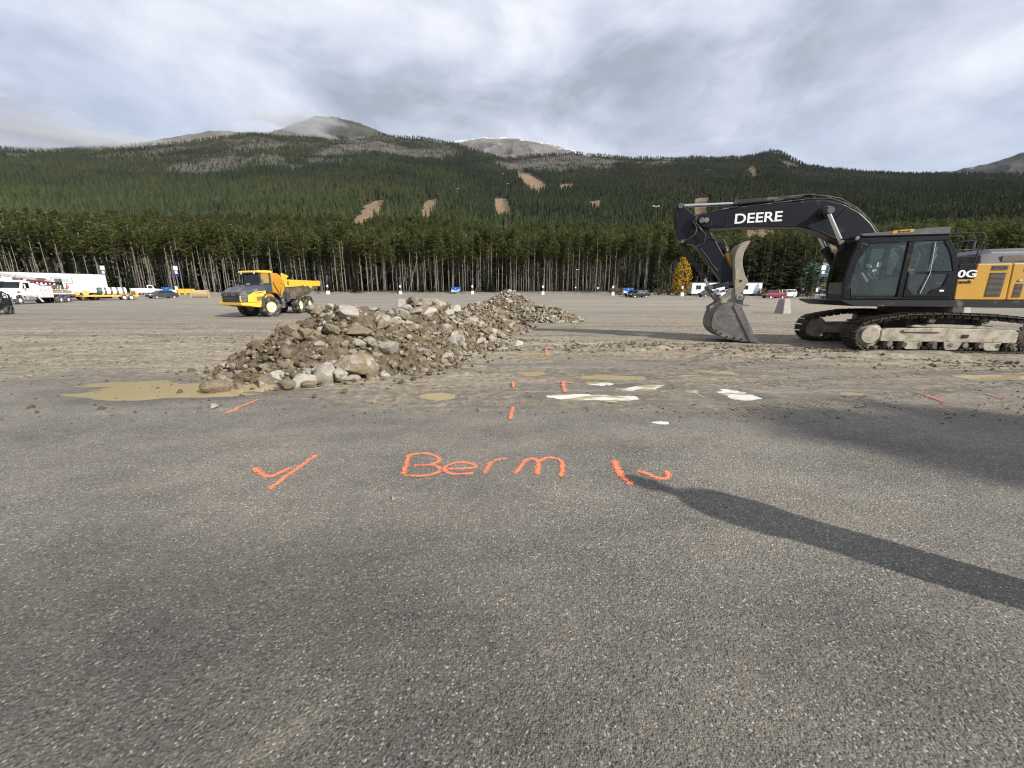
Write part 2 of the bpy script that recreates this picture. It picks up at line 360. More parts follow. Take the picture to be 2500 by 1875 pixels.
def attr(me, name, a):
    at = me.attributes.new(name, 'FLOAT', 'POINT'); at.data.foreach_set('value', np.asarray(a, np.float32).ravel())
def ground_mat():
    m, t, b, o = newmat('asphalt_and_mud')
    tc = N(t, 'ShaderNodeTexCoord').outputs['Object']
    mud = N(t, 'ShaderNodeAttribute', attribute_name='mud').outputs['Fac']; soft_shade = N(t, 'ShaderNodeAttribute', attribute_name='soft_shade').outputs['Fac']
    # aggregate
    vo = N(t, 'ShaderNodeTexVoronoi'); vo.inputs['Scale'].default_value = 120; L(t, tc, vo.inputs['Vector'])
    sp = N(t, 'ShaderNodeSeparateColor'); L(t, vo.outputs['Color'], sp.inputs[0])
    vo3 = N(t, 'ShaderNodeTexVoronoi'); vo3.inputs['Scale'].default_value = 62; L(t, tc, vo3.inputs['Vector'])
    sp3 = N(t, 'ShaderNodeSeparateColor'); L(t, vo3.outputs['Color'], sp3.inputs[0])
    agg = ramp(t, sp.outputs[0], [(0.0, (0.028, 0.027, 0.025)), (0.30, (0.115, 0.109, 0.098)), (0.75, (0.26, 0.244, 0.214)), (0.955, (0.36, 0.336, 0.294)), (0.975, (0.78, 0.75, 0.68))])
    vo2 = N(t, 'ShaderNodeTexVoronoi'); vo2.inputs['Scale'].default_value = 320; L(t, tc, vo2.inputs['Vector'])
    sp2 = N(t, 'ShaderNodeSeparateColor'); L(t, vo2.outputs['Color'], sp2.inputs[0])
    agg2 = ramp(t, sp2.outputs[1], [(0.0, (0.075, 0.072, 0.066)), (0.6, (0.20, 0.19, 0.168)), (0.97, (0.33, 0.31, 0.275)), (0.99, (0.6, 0.57, 0.52))])
    asp = mixc(t, 0.38, agg, agg2)
    dot = ramp(t, vo3.outputs['Distance'], [(0.28, 1.0), (0.42, 0.0)])
    asp = mixc(t, math_n(t, 'MULTIPLY', math_n(t, 'GREATER_THAN', sp3.outputs[0], 0.955), dot), asp, (0.66, 0.63, 0.56))
    asp = mixc(t, math_n(t, 'MULTIPLY', math_n(t, 'LESS_THAN', sp3.outputs[1], 0.09), dot), asp, (0.018, 0.017, 0.017))
    big = noise(t, mapping(t, tc, (0.8, 1.2, 1)), 0.8, 6, 0.62)
    asp = mixc(t, ramp(t, big, [(0.3, 0.0), (0.72, 1.0)]), mixc(t, 1.0, asp, (0.62, 0.61, 0.61), 'MULTIPLY'), mixc(t, 0.26, mixc(t, 1.0, asp, (1.25, 1.21, 1.12), 'MULTIPLY'), (0.30, 0.275, 0.225)))
    fine = noise(t, tc, 34, 5, 0.7)
    asp = mixc(t, math_n(t, 'MULTIPLY', ramp(t, fine, [(0.40, 0.0), (0.65, 1.0)]), 0.45), asp, (0.10, 0.095, 0.085))
    mid_ = noise(t, mapping(t, tc, (1, 1.6, 1), (0, 0, 0.4)), 5.5, 6, 0.68)
    asp = mixc(t, math_n(t, 'MULTIPLY', ramp(t, mid_, [(0.45, 0.0), (0.7, 1.0)]), 0.30), asp, mixc(t, 1.0, asp, (1.5, 1.43, 1.28), 'MULTIPLY'))
    asp = mixc(t, math_n(t, 'MULTIPLY', soft_shade, 0.62), asp, mixc(t, 1.0, asp, (0.42, 0.42, 0.43), 'MULTIPLY'))  # soft shade painted in by darkening the asphalt colour
    asp = mixc(t, math_n(t, 'MULTIPLY', N(t, 'ShaderNodeAttribute', attribute_name='smear').outputs['Fac'], ramp(t, noise(t, tc, 14, 6, 0.75), [(0.40, 0.0), (0.66, 0.8)])), asp, (0.30, 0.265, 0.19))
    # mud and dust
    st = noise(t, mapping(t, tc, (0.30, 1.9, 1), (0, 0, 0.05)), 1.5, 9, 0.70, 0.5)
    st2 = noise(t, mapping(t, tc, (0.06, 0.9, 1), (0, 0, -0.06)), 1.0, 7, 0.66)
    fm = noise(t, tc, 7, 8, 0.7)
    md = ramp(t, fm, [(0.29, (0.09, 0.070, 0.047)), (0.42, (0.235, 0.19, 0.133)), (0.54, (0.37, 0.312, 0.228)), (0.72, (0.53, 0.46, 0.35))])
    md = mixc(t, ramp(t, st, [(0.48, 0.0), (0.62, 0.75)]), md, (0.15, 0.12, 0.086))
    md = mixc(t, ramp(t, st2, [(0.5, 0.0), (0.7, 0.6)]), md, (0.50, 0.44, 0.34))
    f = math_n(t, 'ADD', mud, math_n(t, 'MULTIPLY', math_n(t, 'SUBTRACT', st, 0.5), 1.9))
    f = math_n(t, 'ADD', f, math_n(t, 'MULTIPLY', math_n(t, 'SUBTRACT', fm, 0.5), 0.5))
    f = math_n(t, 'MULTIPLY', ramp(t, f, [(0.26, 0.0), (0.56, 1.0)]), 0.9)
    f = math_n(t, 'MULTIPLY', f, ramp(t, mud, [(0.02, 0.0), (0.2, 1.0)]))
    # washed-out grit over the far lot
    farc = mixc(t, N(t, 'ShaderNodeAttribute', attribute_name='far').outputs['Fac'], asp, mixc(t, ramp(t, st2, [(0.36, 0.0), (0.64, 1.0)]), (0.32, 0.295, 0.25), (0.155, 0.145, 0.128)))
    c = mixc(t, f, farc, md)
    # wet film in places
    wet = ramp(t, noise(t, mapping(t, tc, (0.35, 1.5, 1), (0, 0, 0), (4, 2, 0)), 0.9, 5, 0.6), [(0.55, 0.0), (0.66, 1.0)])
    wet = math_n(t, 'MULTIPLY', wet, math_n(t, 'MULTIPLY', ramp(t, mud, [(0.05, 0.0), (0.3, 1.0)]), 0.75))
    wet = math_n(t, 'MAXIMUM', wet, N(t, 'ShaderNodeAttribute', attribute_name='wet').outputs['Fac'])
    c = mixc(t, wet, c, mixc(t, 0.35, c, (0.04, 0.034, 0.027)))
    L(t, c, b.inputs['Base Color'])
    L(t, math_n(t, 'SUBTRACT', 0.88, math_n(t, 'MULTIPLY', wet, 0.35)), b.inputs['Roughness']); b.inputs['Specular IOR Level'].default_value = 0.35
    dome = math_n(t, 'SUBTRACT', 1.0, math_n(t, 'MULTIPLY', vo.outputs['Distance'], 1.5)); dome3 = math_n(t, 'SUBTRACT', 1.0, math_n(t, 'MULTIPLY', vo3.outputs['Distance'], 1.4))
    h = math_n(t, 'ADD', math_n(t, 'MULTIPLY', math_n(t, 'MULTIPLY', dome, sp.outputs[1]), 0.34), math_n(t, 'MULTIPLY', math_n(t, 'MULTIPLY', dome3, sp3.outputs[2]), 0.42))
    h = math_n(t, 'ADD', h, math_n(t, 'MULTIPLY', fine, 0.35))
    h = math_n(t, 'ADD', h, math_n(t, 'MULTIPLY', math_n(t, 'MULTIPLY', noise(t, tc, 16, 7, 0.75), f), 2.8))
    bn = N(t, 'ShaderNodeBump'); bn.inputs['Strength'].default_value = 0.85; bn.inputs['Distance'].default_value = 0.02
    L(t, h, bn.inputs['Height']); L(t, bn.outputs[0], b.inputs['Normal'])
    return m
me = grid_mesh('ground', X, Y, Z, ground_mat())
attr(me, 'mud', mudmap(X, Y))
SOFT_SHADE = np.clip(1.15 * np.exp(-(((X + 1.0) / 1.5) ** 2 + ((Y - 1.35) / 0.85) ** 2)) * (1 + 0.7 * fbm(X * 1.1, Y * 1.3, 3)) + 0.5 * np.exp(-(((X + 2.6) / 1.2) ** 2 + ((Y - 1.2) / 0.8) ** 2))  # lower-left cloud shade, painted into the asphalt colour
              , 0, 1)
SOFT_SHADE = np.clip(SOFT_SHADE + 0.55 * (1 - sstep(1.3, 2.9, Y + 0.5 * fbm(X * .5, Y * .7, 3))) , 0, 1)  # falloff of light towards the camera, also put into the colour
WET = np.zeros_like(X)
for (px, py, a, b_, k, sd) in PUD:
    e = np.hypot((X - px) / a, (Y - py) / b_); q = e + 0.6 * fbm(X * 1.3 + sd * 7, Y * 4.2 + sd * 3, 4); WET = np.maximum(WET, np.where(e < 2.3, np.clip(1.55 - q, 0, .55) / .55, 0))
SM = np.zeros_like(X)
for (u0, v0, u1, v1, w, s_) in ((650, 1830, 760, 1755, .05, .7), (290, 1190, 480, 1165, .16, .5), (450, 1070, 620, 1050, .12, .5), (1350, 1500, 1800, 1330, .35, .22), (900, 1330, 1150, 1260, .3, .22), (1500, 1780, 1900, 1650, .25, .25), (600, 1060, 1200, 1030, .18, .5), (1300, 1075, 1700, 1060, .2, .5), (1750, 1080, 2150, 1120, .2, .35), (2000, 1250, 2450, 1300, .3, .3), (100, 1130, 420, 1075, .2, .35)):
    a, b_ = gp(u0, v0), gp(u1, v1); d = (b_ - a); Ld = d.length; dx, dy = d.x / Ld, d.y / Ld; tt = np.clip((X - a.x) * dx + (Y - a.y) * dy, 0, Ld); dd = np.hypot(X - a.x - tt * dx, Y - a.y - tt * dy); SM = np.maximum(SM, s_ * np.exp(-(dd / w) ** 2 * (1.2 + 1.2 * fbm(X * 3, Y * 3, 3))))
attr(me, 'smear', np.clip(SM, 0, 1)); attr(me, 'wet', WET * .75); attr(me, 'soft_shade', SOFT_SHADE); attr(me, 'far', 0.8 * sstep(14, 45, Y))
ground = bpy.data.objects.new('ground', me); COL.objects.link(ground); tag(ground, 'grey asphalt lot covered with brown mud and tracks', kind='structure')

# puddles
m_brownw, t, b, o = newmat('muddy_water')
tc = N(t, 'ShaderNodeTexCoord').outputs['Object']
L(t, mixc(t, noise(t, tc, 2.0, 4), (0.36, 0.285, 0.16), (0.44, 0.36, 0.215)), b.inputs['Base Color']); b.inputs['Roughness'].default_value = 0.06; b.inputs['IOR'].default_value = 1.33
m_skywhitew, t, b, o = newmat('sky_white_water')  # bright sky reflection painted as white in the water colour
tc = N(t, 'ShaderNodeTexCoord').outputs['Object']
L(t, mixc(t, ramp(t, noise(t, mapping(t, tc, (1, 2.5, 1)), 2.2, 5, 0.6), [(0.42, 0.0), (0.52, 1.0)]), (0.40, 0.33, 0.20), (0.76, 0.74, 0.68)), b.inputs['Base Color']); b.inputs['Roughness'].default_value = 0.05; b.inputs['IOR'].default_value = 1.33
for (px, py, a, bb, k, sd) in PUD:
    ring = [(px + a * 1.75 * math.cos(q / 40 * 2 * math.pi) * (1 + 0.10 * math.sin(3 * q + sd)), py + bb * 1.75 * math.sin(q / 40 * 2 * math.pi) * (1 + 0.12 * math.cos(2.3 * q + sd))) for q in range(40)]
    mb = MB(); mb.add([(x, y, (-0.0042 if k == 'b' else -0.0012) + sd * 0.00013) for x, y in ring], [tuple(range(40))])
    o = mb.build('puddle', m_brownw if k == 'b' else m_skywhitew); tag(o, None, None, None, 'structure')

# sprayed paint
m_spray, t, b, o = newmat('orange_spray_paint')
b.inputs['Base Color'].default_value = (0.88, 0.235, 0.11, 1); b.inputs['Roughness'].default_value = 0.8
tc = N(t, 'ShaderNodeTexCoord').outputs['Object']
ed = N(t, 'ShaderNodeAttribute', attribute_name='edge').outputs['Fac']
vr = N(t, 'ShaderNodeTexVoronoi'); vr.inputs['Scale'].default_value = 130; L(t, tc, vr.inputs['Vector']); vc = N(t, 'ShaderNodeSeparateColor'); L(t, vr.outputs['Color'], vc.inputs[0])
cov = math_n(t, 'SUBTRACT', 1.02, math_n(t, 'MULTIPLY', math_n(t, 'POWER', ed, 1.1), 1.18))
cov = math_n(t, 'ADD', cov, math_n(t, 'MULTIPLY', math_n(t, 'SUBTRACT', noise(t, tc, 14, 5, 0.7), 0.55), 1.5))
al = ramp(t, math_n(t, 'SUBTRACT', cov, math_n(t, 'MULTIPLY', vc.outputs[0], 0.85)), [(0.0, 0.0), (0.12, 0.93)])
L(t, al, b.inputs['Alpha'])
m_spray2 = m_spray.copy(); m_spray2.name = 'faded_red_paint'; m_spray2.node_tree.nodes['Principled BSDF'].inputs['Base Color'].default_value = (0.62, 0.10, 0.09, 1)
def ribbon(strokes, name, parent, mat=None, lift=0.006):
    V, Fs, E = [], [], []
    for pts, w in strokes:
        P = [gp(*q) for q in pts]; Q = []
        for i in range(len(P) - 1):
            n = max(2, int((P[i + 1] - P[i]).length / 0.04))
            for k in range(n):
                tt = k / n
                p0, p3 = P[max(i - 1, 0)], P[min(i + 2, len(P) - 1)]
                Q.append(0.5 * ((2 * P[i]) + (P[i + 1] - p0) * tt + (2 * p0 - 5 * P[i] + 4 * P[i + 1] - p3) * tt ** 2 + (-p0 + 3 * P[i] - 3 * P[i + 1] + p3) * tt ** 3))
        Q.append(P[-1]); b0 = len(V)
        for i, q in enumerate(Q):
            d = (Q[min(i + 1, len(Q) - 1)] - Q[max(i - 1, 0)]).normalized(); s_ = Vector((-d.y, d.x, 0)); end = 0.8 if i in (0, len(Q) - 1) else 0
            for k in range(5):
                e = (k - 2) / 2; p = q + s_ * (e * w * 0.64 * (1 + 0.10 * math.sin(i * .9 + w * 90)))
                V.append((p.x, p.y, float(GH(p.x, p.y)) + lift)); E.append(max(abs(e), end))
        for i in range(len(Q) - 1): Fs += [(b0 + i * 5 + k, b0 + i * 5 + k + 1, b0 + i * 5 + k + 6, b0 + i * 5 + k + 5) for k in range(4)]
    me = bpy.data.meshes.new(name); me.from_pydata(V, [], Fs); attr(me, 'edge', E); me.materials.append(mat or m_spray)
    o = bpy.data.objects.new(name, me); COL.objects.link(o)
    if parent: o.parent = parent
    return o
Z7 = lambda L_: [(500 + x / 1.58, 800 + y / 1.58) for x, y in L_]
word = empty('painted_word', (0, 0, 0)); tag(word, 'hand sprayed orange word Berm on the asphalt', 'painted word')
ribbon([(Z7([(790, 488), (778, 530), (766, 570)]), .075), (Z7([(778, 494), (845, 486), (893, 497), (905, 512), (880, 527), (800, 533)]), .06), (Z7([(800, 533), (880, 531), (908, 545), (895, 561), (850, 572), (764, 571)]), .06)], 'letter', word)
ribbon([(Z7([(928, 545), (985, 545), (1046, 540), (1030, 526), (980, 520), (935, 534), (925, 552), (960, 566), (1040, 562)]), .06)], 'letter', word)
ribbon([(Z7([(1104, 518), (1092, 540), (1074, 568)]), .065), (Z7([(1090, 537), (1120, 513), (1176, 504)]), .05)], 'letter', word)
ribbon([(Z7([(1194, 566), (1212, 548), (1235, 515), (1262, 505), (1287, 518), (1280, 570)]), .07), (Z7([(1285, 518), (1320, 503), (1362, 507), (1381, 530), (1372, 578)]), .07)], 'letter', word)
o = ribbon([(Z7([(192, 540), (245, 575), (338, 537)]), .075)], 'painted_tick', None); tag(o, 'sprayed orange tick left of the word, beside a slash', 'paint mark')
o = ribbon([(Z7([(246, 626), (340, 556), (432, 491)]), .075)], 'painted_slash', None); tag(o, 'long orange sprayed slash just left of the word', 'paint mark')
o = ribbon([(Z7([(1577, 510), (1600, 560), (1628, 590), (1650, 608)]), .10)], 'painted_slash', None); tag(o, 'thick orange sprayed slash just right of the word', 'paint mark')
o = ribbon([(Z7([(1660, 551), (1700, 560), (1742, 580), (1782, 582), (1788, 564), (1765, 549)]), .07)], 'painted_hook', None); tag(o, 'orange sprayed hook mark right of the thick slash', 'paint mark')
o = ribbon([(Z7([(78, 336), (208, 285)]), .075)], 'painted_line', None, None, .012); tag(o, 'short orange sprayed line in front of the big rock pile', 'paint mark')
o = ribbon([(Z7([(1178, 358), (1184, 330), (1190, 308)]), .08)], 'painted_dash', None, None, .014); tag(o, 'orange sprayed dash between the word and the puddles', 'paint mark')
o = ribbon([(Z7([(1352, 214), (1422, 222)]), .08), (Z7([(1380, 216), (1389, 254)]), .09)], 'painted_t_mark', None, None, .02); tag(o, 'orange sprayed T mark beside the white puddles', 'paint mark')
o = ribbon([(Z7([(1318, 90), (1318, 112)]), .07)], 'painted_dot', None, None, .03); tag(o, 'farthest small orange sprayed dot before the muddy ridge', 'paint mark')
o = ribbon([(Z7([(1189, 212), (1191, 238)]), .07)], 'painted_dot', None, None, .02); tag(o, 'faint orange sprayed dot left of the T mark', 'paint mark')
o = ribbon([([(2239, 961), (2275, 973), (2312, 986)], .07)], 'painted_line', None, m_spray2, .015); tag(o, 'thin pinkish red painted line in front of the excavator tracks', 'paint mark')
o = ribbon([([(2395, 961), (2450, 976)], .05)], 'painted_line', None, m_spray2, .015); tag(o, 'faint red painted line at the right edge', 'paint mark')

# ================================================================== mountains
def ang(u, v):
    r = ray(u, v); return math.atan2(r[0], r[1]), r[2] / math.hypot(r[0], r[1])
def table(pts):
    a = [ang(*p) for p in pts]; return np.array([q[0] for q in a]), np.array([q[1] for q in a])
S1 = table([(-900, 400), (-300, 385), (0, 366), (120, 372), (280, 360), (400, 352), (480, 347), (560, 336), (620, 324), (700, 328), (770, 334), (850, 335), (930, 329), (1000, 338), (1060, 342), (1110, 352), (1170, 372), (1230, 388), (1300, 382), (1350, 378),
            (1440, 378), (1540, 389), (1600, 388), (1680, 386), (1750, 390), (1800, 388), (1850, 379), (1880, 372), (1905, 374), (1930, 388), (1970, 407), (2100, 422), (2230, 428), (2350, 428), (2500, 430), (2900, 440), (3600, 450)])
G_R = np.array([90, 118, 180, 250, 350, 480, 700, 1000, 1500, 2000, 2400]); G_V = np.array([-.02, 0.0, .07, .22, .40, .55, .66, .745, .86, .945, 1.0])
_rr = np.linspace(90, 2400, 1200); _gg = np.interp(_rr, G_R, G_V)
_k = np.ones(25) / 25; _gs = np.convolve(np.pad(_gg, 12, mode='edge'), _k, 'valid'); _gs[-14:] = _gg[-14:]
def HZ(x, y):
    x = np.asarray(x, float); y = np.asarray(y, float)
    r = np.hypot(x, y); az = np.arctan2(x, y)
    E = np.interp(az, *S1)
    g = np.interp(r, _rr, _gs)
    w = sstep(220, 700, r) * (1 - sstep(1900, 2350, r))
    g = g * (1 + w * (0.085 * fbm(x / 420 + 3, y / 420, 4) + 0.03 * fbm(x / 90, y / 90 + 9, 3)))
    z = 1.65 + r * E * g
    z = z + sstep(2200, 2400, r) * 10 * fbm(x / 60, y / 60, 3)
    z = z - np.maximum(0, r - 2400) * 0.45
    z = np.where(r < 200, z * sstep(118, 200, r) + gz(x, y) * (1 - sstep(118, 200, r)), z)
    return z
def at_angle(u, v):                  # the spot on the hillside seen there
    a, e = ang(u, v); rr = np.linspace(150, 2395, 1800); zz = HZ(rr * math.sin(a), rr * math.cos(a))
    k = np.argmax((zz - 1.65) / rr >= e); k = k if k else len(rr) - 1
    return rr[k] * math.sin(a), rr[k] * math.cos(a)
def inpoly(x, y, P):
    c_ = np.zeros(np.shape(x), bool); n = len(P)
    for i in range(n):
        (x0, y0), (x1, y1) = P[i], P[i - 1]
        k = ((y0 > y) != (y1 > y)) & (x < (x1 - x0) * (y - y0) / ((y1 - y0) or 1e-9) + x0); c_ ^= k
    return c_
RUNS_PX = [[(858, 560), (862, 535), (905, 492), (940, 488), (928, 515), (895, 560)], [(1022, 524), (1033, 492), (1070, 484), (1062, 505), (1040, 530)], [(1203, 484), (1236, 485), (1254, 525), (1213, 527)],
           [(1262, 422), (1292, 424), (1338, 455), (1312, 468), (1283, 455)], [(1690, 486), (1735, 480), (1728, 540), (1690, 540)], [(1826, 408), (1838, 406), (1852, 432), (1838, 436)],
           [(1815, 560), (1900, 560), (1905, 590), (1830, 615)], [(2000, 570), (2110, 600), (2120, 650), (2010, 640)], [(1365, 452), (1400, 448), (1395, 460), (1370, 464)], [(1440, 492), (1468, 488), (1466, 506), (1440, 508)]]
RUNS = [[at_angle(*p) for p in P] for P in RUNS_PX]
BARE_PX = [[(645, 440), (700, 405), (770, 378), (835, 352), (845, 362), (780, 398), (715, 432)], [(420, 400), (560, 378), (640, 385), (700, 372), (690, 395), (600, 420), (500, 440), (430, 430)], [(830, 345), (1000, 365), (1120, 372), (1110, 385), (960, 385), (840, 372)],
           [(560, 345), (650, 340), (720, 355), (640, 372), (560, 375)], [(1150, 378), (1250, 392), (1420, 380), (1500, 390), (1560, 398), (1480, 418), (1340, 425), (1240, 420)], [(1540, 396), (1650, 392), (1640, 405), (1550, 410)], [(1900, 392), (1940, 398), (1960, 412), (1925, 410)], [(0, 372), (90, 376), (60, 392), (0, 390)]]
THIN_PX = [(180, 368), (420, 350), (560, 338), (850, 336), (1060, 346), (1130, 372), (1100, 392), (930, 390), (800, 400), (700, 445), (600, 448), (430, 446), (300, 410)]
THIN = [at_angle(*p) for p in THIN_PX]
BARE = [[at_angle(*p) for p in P] for P in BARE_PX]
def baremask(x, y):
    b_ = np.zeros(np.shape(x))
    for P in BARE:
        jx = x + 45 * fbm(x / 70, y / 70, 3); jy = y + 45 * fbm(x / 70 + 50, y / 70, 3)
        b_ = np.maximum(b_, inpoly(jx, jy, P))
    jx = x + 160 * fbm(x / 200, y / 200, 4); jy = y + 160 * fbm(x / 200 + 50, y / 200, 4)
    b_ = np.maximum(b_, inpoly(jx, jy, THIN) * np.clip(.50 + .9 * fbm(x / 110, y / 110, 4), .1, .9))
    return b_
RUN_ANG = [[ang(*p) for p in P] for P in RUNS_PX]
def runmask(x, y, up=0.0):
    """ground of the runs, and the swath below them that keeps them in sight"""
    jx = x + 5 * fbm(x / 18, y / 18, 2); jy = y + 5 * fbm(x / 18 + 50, y / 18, 2)
    z = HZ(jx, jy); az = np.arctan2(jx, jy); r = np.hypot(jx, jy); b_ = np.zeros(np.shape(x))
    for P in RUN_ANG:
        for h in ((0, 4, 8, 11) if up == 0 else (0, 5, 11)): b_ = np.maximum(b_, inpoly(az, (z + h - 1.65) / r, P))
    return b_
def hill_mat():
    m, t, b, o = newmat('forest_floor_and_runs')
    tc = N(t, 'ShaderNodeTexCoord').outputs['Object']
    run = N(t, 'ShaderNodeAttribute', attribute_name='run').outputs['Fac']; bare = N(t, 'ShaderNodeAttribute', attribute_name='bare').outputs['Fac']
    fl = mixc(t, noise(t, tc, 0.05, 6, 0.65), (0.012, 0.016, 0.008), (0.03, 0.03, 0.017))
    rk = ramp(t, noise(t, tc, 0.03, 8, 0.7), [(0.3, (0.045, 0.041, 0.036)), (0.5, (0.080, 0.072, 0.063)), (0.7, (0.12, 0.109, 0.096))])
    gr = ramp(t, noise(t, mapping(t, tc, (1, 1, 2.5)), 0.22, 8, 0.75, 0.4), [(0.32, (0.11, 0.078, 0.045)), (0.52, (0.205, 0.145, 0.088)), (0.72, (0.30, 0.23, 0.15))])
    c = mixc(t, bare, fl, rk); c = mixc(t, run, c, gr)
    L(t, c, b.inputs['Base Color']); b.inputs['Roughness'].default_value = 0.95; b.inputs['Specular IOR Level'].default_value = 0.1
    return m
azs = np.linspace(R_(-68), R_(68), 560); rs = np.array(lines(104, 3000, 1.0, 0.013))
A, Rr = np.meshgrid(azs, rs); HX, HY = Rr * np.sin(A), Rr * np.cos(A); HH = HZ(HX, HY); HH[0] -= 0.3
HH = HH - 0.35 * (1 - sstep(118, 126, Rr))
me = grid_mesh('hillside', HX, HY, HH, hill_mat()); attr(me, 'run', runmask(HX, HY)); attr(me, 'bare', baremask(HX, HY))
hill = bpy.data.objects.new('hillside', me); COL.objects.link(hill); tag(hill, 'forested hillside with brown ski runs', kind='structure')

def peak_mat(name, c0, c1, snow):
    m, t, b, o = newmat(name)
    tc = N(t, 'ShaderNodeTexCoord').outputs['Object']
    nz = noise(t, tc, 0.006, 9, 0.7)
    c = mixc(t, ramp(t, nz, [(0.35, 0.0), (0.65, 1.0)]), c0, c1)
    sn = N(t, 'ShaderNodeAttribute', attribute_name='snow').outputs['Fac']
    n2_ = noise(t, mapping(t, tc, (1, 1, 2.5)), 0.022, 6, 0.7)
    f = ramp(t, math_n(t, 'ADD', math_n(t, 'MULTIPLY', sn, snow), math_n(t, 'MULTIPLY', n2_, 0.6)), [(0.66, 0.0), (0.78, 0.9)])
    c = mixc(t, f, c, (0.70, 0.80, 0.84))
    L(t, c, b.inputs['Base Color']); b.inputs['Roughness'].default_value = 0.95; b.inputs['Specular IOR Level'].default_value = 0.1
    return m
def peak(name, pts, R0, mat, label, seed, depth=1500, slope=0.55):
    ta, te = table(pts); az = np.linspace(ta[0], ta[-1], 260); rr = np.linspace(R0 - depth, R0 + 700, 120)
    A, Q = np.meshgrid(az, rr); x, y = Q * np.sin(A), Q * np.cos(A)
    top = 1.65 + R0 * np.interp(A, ta, te)
    zr = top - np.abs(R0 - Q) * slope * (1 + 0.35 * fbm(x / 500 + seed, y / 500, 4))
    rid = (1 - np.abs(fbm(x / 330 + seed, y / 330, 5))) - 0.8
    zr = zr + rid * 150 * sstep(0, 500, np.abs(R0 - Q)) + 9 * fbm(x / 50, y / 50, 3)
    me = grid_mesh(name, x, y, zr, mat); attr(me, 'snow', np.clip(1 - (top - zr) / 160, 0, 1) * sstep(0, 1, 1))
    o = bpy.data.objects.new(name, me); COL.objects.link(o); tag(o, label, kind='structure')
mp1 = peak_mat('bare_rock', (0.10, 0.095, 0.09), (0.17, 0.155, 0.14), 0.30); mp2 = peak_mat('dark_alpine_slope', (0.035, 0.04, 0.036), (0.075, 0.07, 0.062), 0.36)
mp3 = peak_mat('snow_dusted_rock', (0.10, 0.095, 0.092), (0.18, 0.165, 0.15), 0.44)
peak('mountain', [(-500, 420), (-200, 380), (0, 362), (60, 358), (130, 362), (230, 356), (310, 357), (400, 339), (470, 326), (535, 317), (600, 323), (680, 345), (760, 380), (850, 430)], 3900, mp1, 'low grey bare ridge at the left skyline', 2)
peak('mountain', [(520, 400), (600, 345), (660, 322), (720, 300), (770, 284), (800, 283), (850, 293), (890, 304), (930, 322), (965, 334), (1030, 352), (1100, 400)], 3300, mp2, 'dark summit touched by mist and snow', 8, 1100)
peak('mountain', [(1000, 420), (1060, 352), (1085, 347), (1130, 342), (1180, 335), (1215, 337), (1250, 335), (1300, 343), (1350, 352), (1400, 367), (1440, 380), (1520, 410), (1600, 440)], 3700, mp3, 'round bald summit with a thin snow cap', 14)
peak('mountain', [(2120, 470), (2200, 434), (2260, 426), (2330, 416), (2390, 405), (2440, 392), (2500, 370), (2600, 345), (2750, 330), (2900, 360), (3200, 430)], 5200, mp2, 'far snow-dusted mountain at the right edge', 21)
# ================================================================== trees
def foliage(name, c0, c1, c2, trans=0.25, hill_shade=False):
    m, t, b, o = newmat(name)
    oi = N(t, 'ShaderNodeObjectInfo').outputs['Random']
    tc = N(t, 'ShaderNodeTexCoord').outputs['Object']
    nz = noise(t, tc, 0.9, 4, 0.7)
    c = mixc(t, ramp(t, nz, [(0.32, 0.0), (0.68, 1.0)]), c0, c1)
    c = mixc(t, ramp(t, oi, [(0.0, 0.0), (1.0, 0.75)]), c, c2)
    c = mixc(t, math_n(t, 'MULTIPLY', math_n(t, 'FRACT', math_n(t, 'MULTIPLY', oi, 5.7)), 0.32), c, mixc(t, 0.6, c, tuple(.25 * q for q in c0)))
    if hill_shade:                        # cloud shade over the slopes, painted into the needle colour
        loc = N(t, 'ShaderNodeObjectInfo').outputs['Location']
        sn = noise(t, loc, 0.0045, 5, 0.6, 0.3)
        sl = N(t, 'ShaderNodeSeparateXYZ'); L(t, loc, sl.inputs[0]); zz = math_n(t, 'ADD', math_n(t, 'MULTIPLY', sl.outputs[2], 1 / 420), math_n(t, 'MULTIPLY', math_n(t, 'SUBTRACT', sn, 0.5), 1.2))
        c = mixc(t, ramp(t, zz, [(0.12, 1.0), (0.42, 0.0)]), c, mixc(t, 1.0, c, (2.3, 2.2, 1.6), 'MULTIPLY'))   # sunlit tone below, cloud-shaded tone above, both in the colour
        c = mixc(t, ramp(t, sn, [(0.40, 0.0), (0.62, 1.0)]), mixc(t, 0.62, c, (0.012, 0.022, 0.015)), mixc(t, 0.35, c, (0.105, 0.104, 0.036)))
        c = mixc(t, math_n(t, 'MULTIPLY', ramp(t, math_n(t, 'FRACT', math_n(t, 'MULTIPLY', oi, 7.3)), [(0.0, 0.0), (1.0, 1.0)]), 0.85), c, mixc(t, 0.7, c, (0.006, 0.011, 0.007)))
    L(t, c, b.inputs['Base Color']); b.inputs['Roughness'].default_value = 0.75; b.inputs['Specular IOR Level'].default_value = 0.2
    tl = N(t, 'ShaderNodeBsdfTranslucent'); L(t, c, tl.inputs[0])
    mx = N(t, 'ShaderNodeMixShader'); mx.inputs[0].default_value = trans; L(t, b.outputs[0], mx.inputs[1]); L(t, tl.outputs[0], mx.inputs[2]); L(t, mx.outputs[0], o.inputs[0])
    return m
m_pine = foliage('pine_needles', (0.112, 0.126, 0.040), (0.205, 0.212, 0.072), (0.14, 0.165, 0.056), 0.40)
m_spruce = foliage('spruce_needles', (0.040, 0.056, 0.021), (0.085, 0.100, 0.036), (0.062, 0.080, 0.030))
m_farp = foliage('distant_needles', (0.024, 0.035, 0.016), (0.055, 0.067, 0.026), (0.034, 0.047, 0.023), 0.12, True)
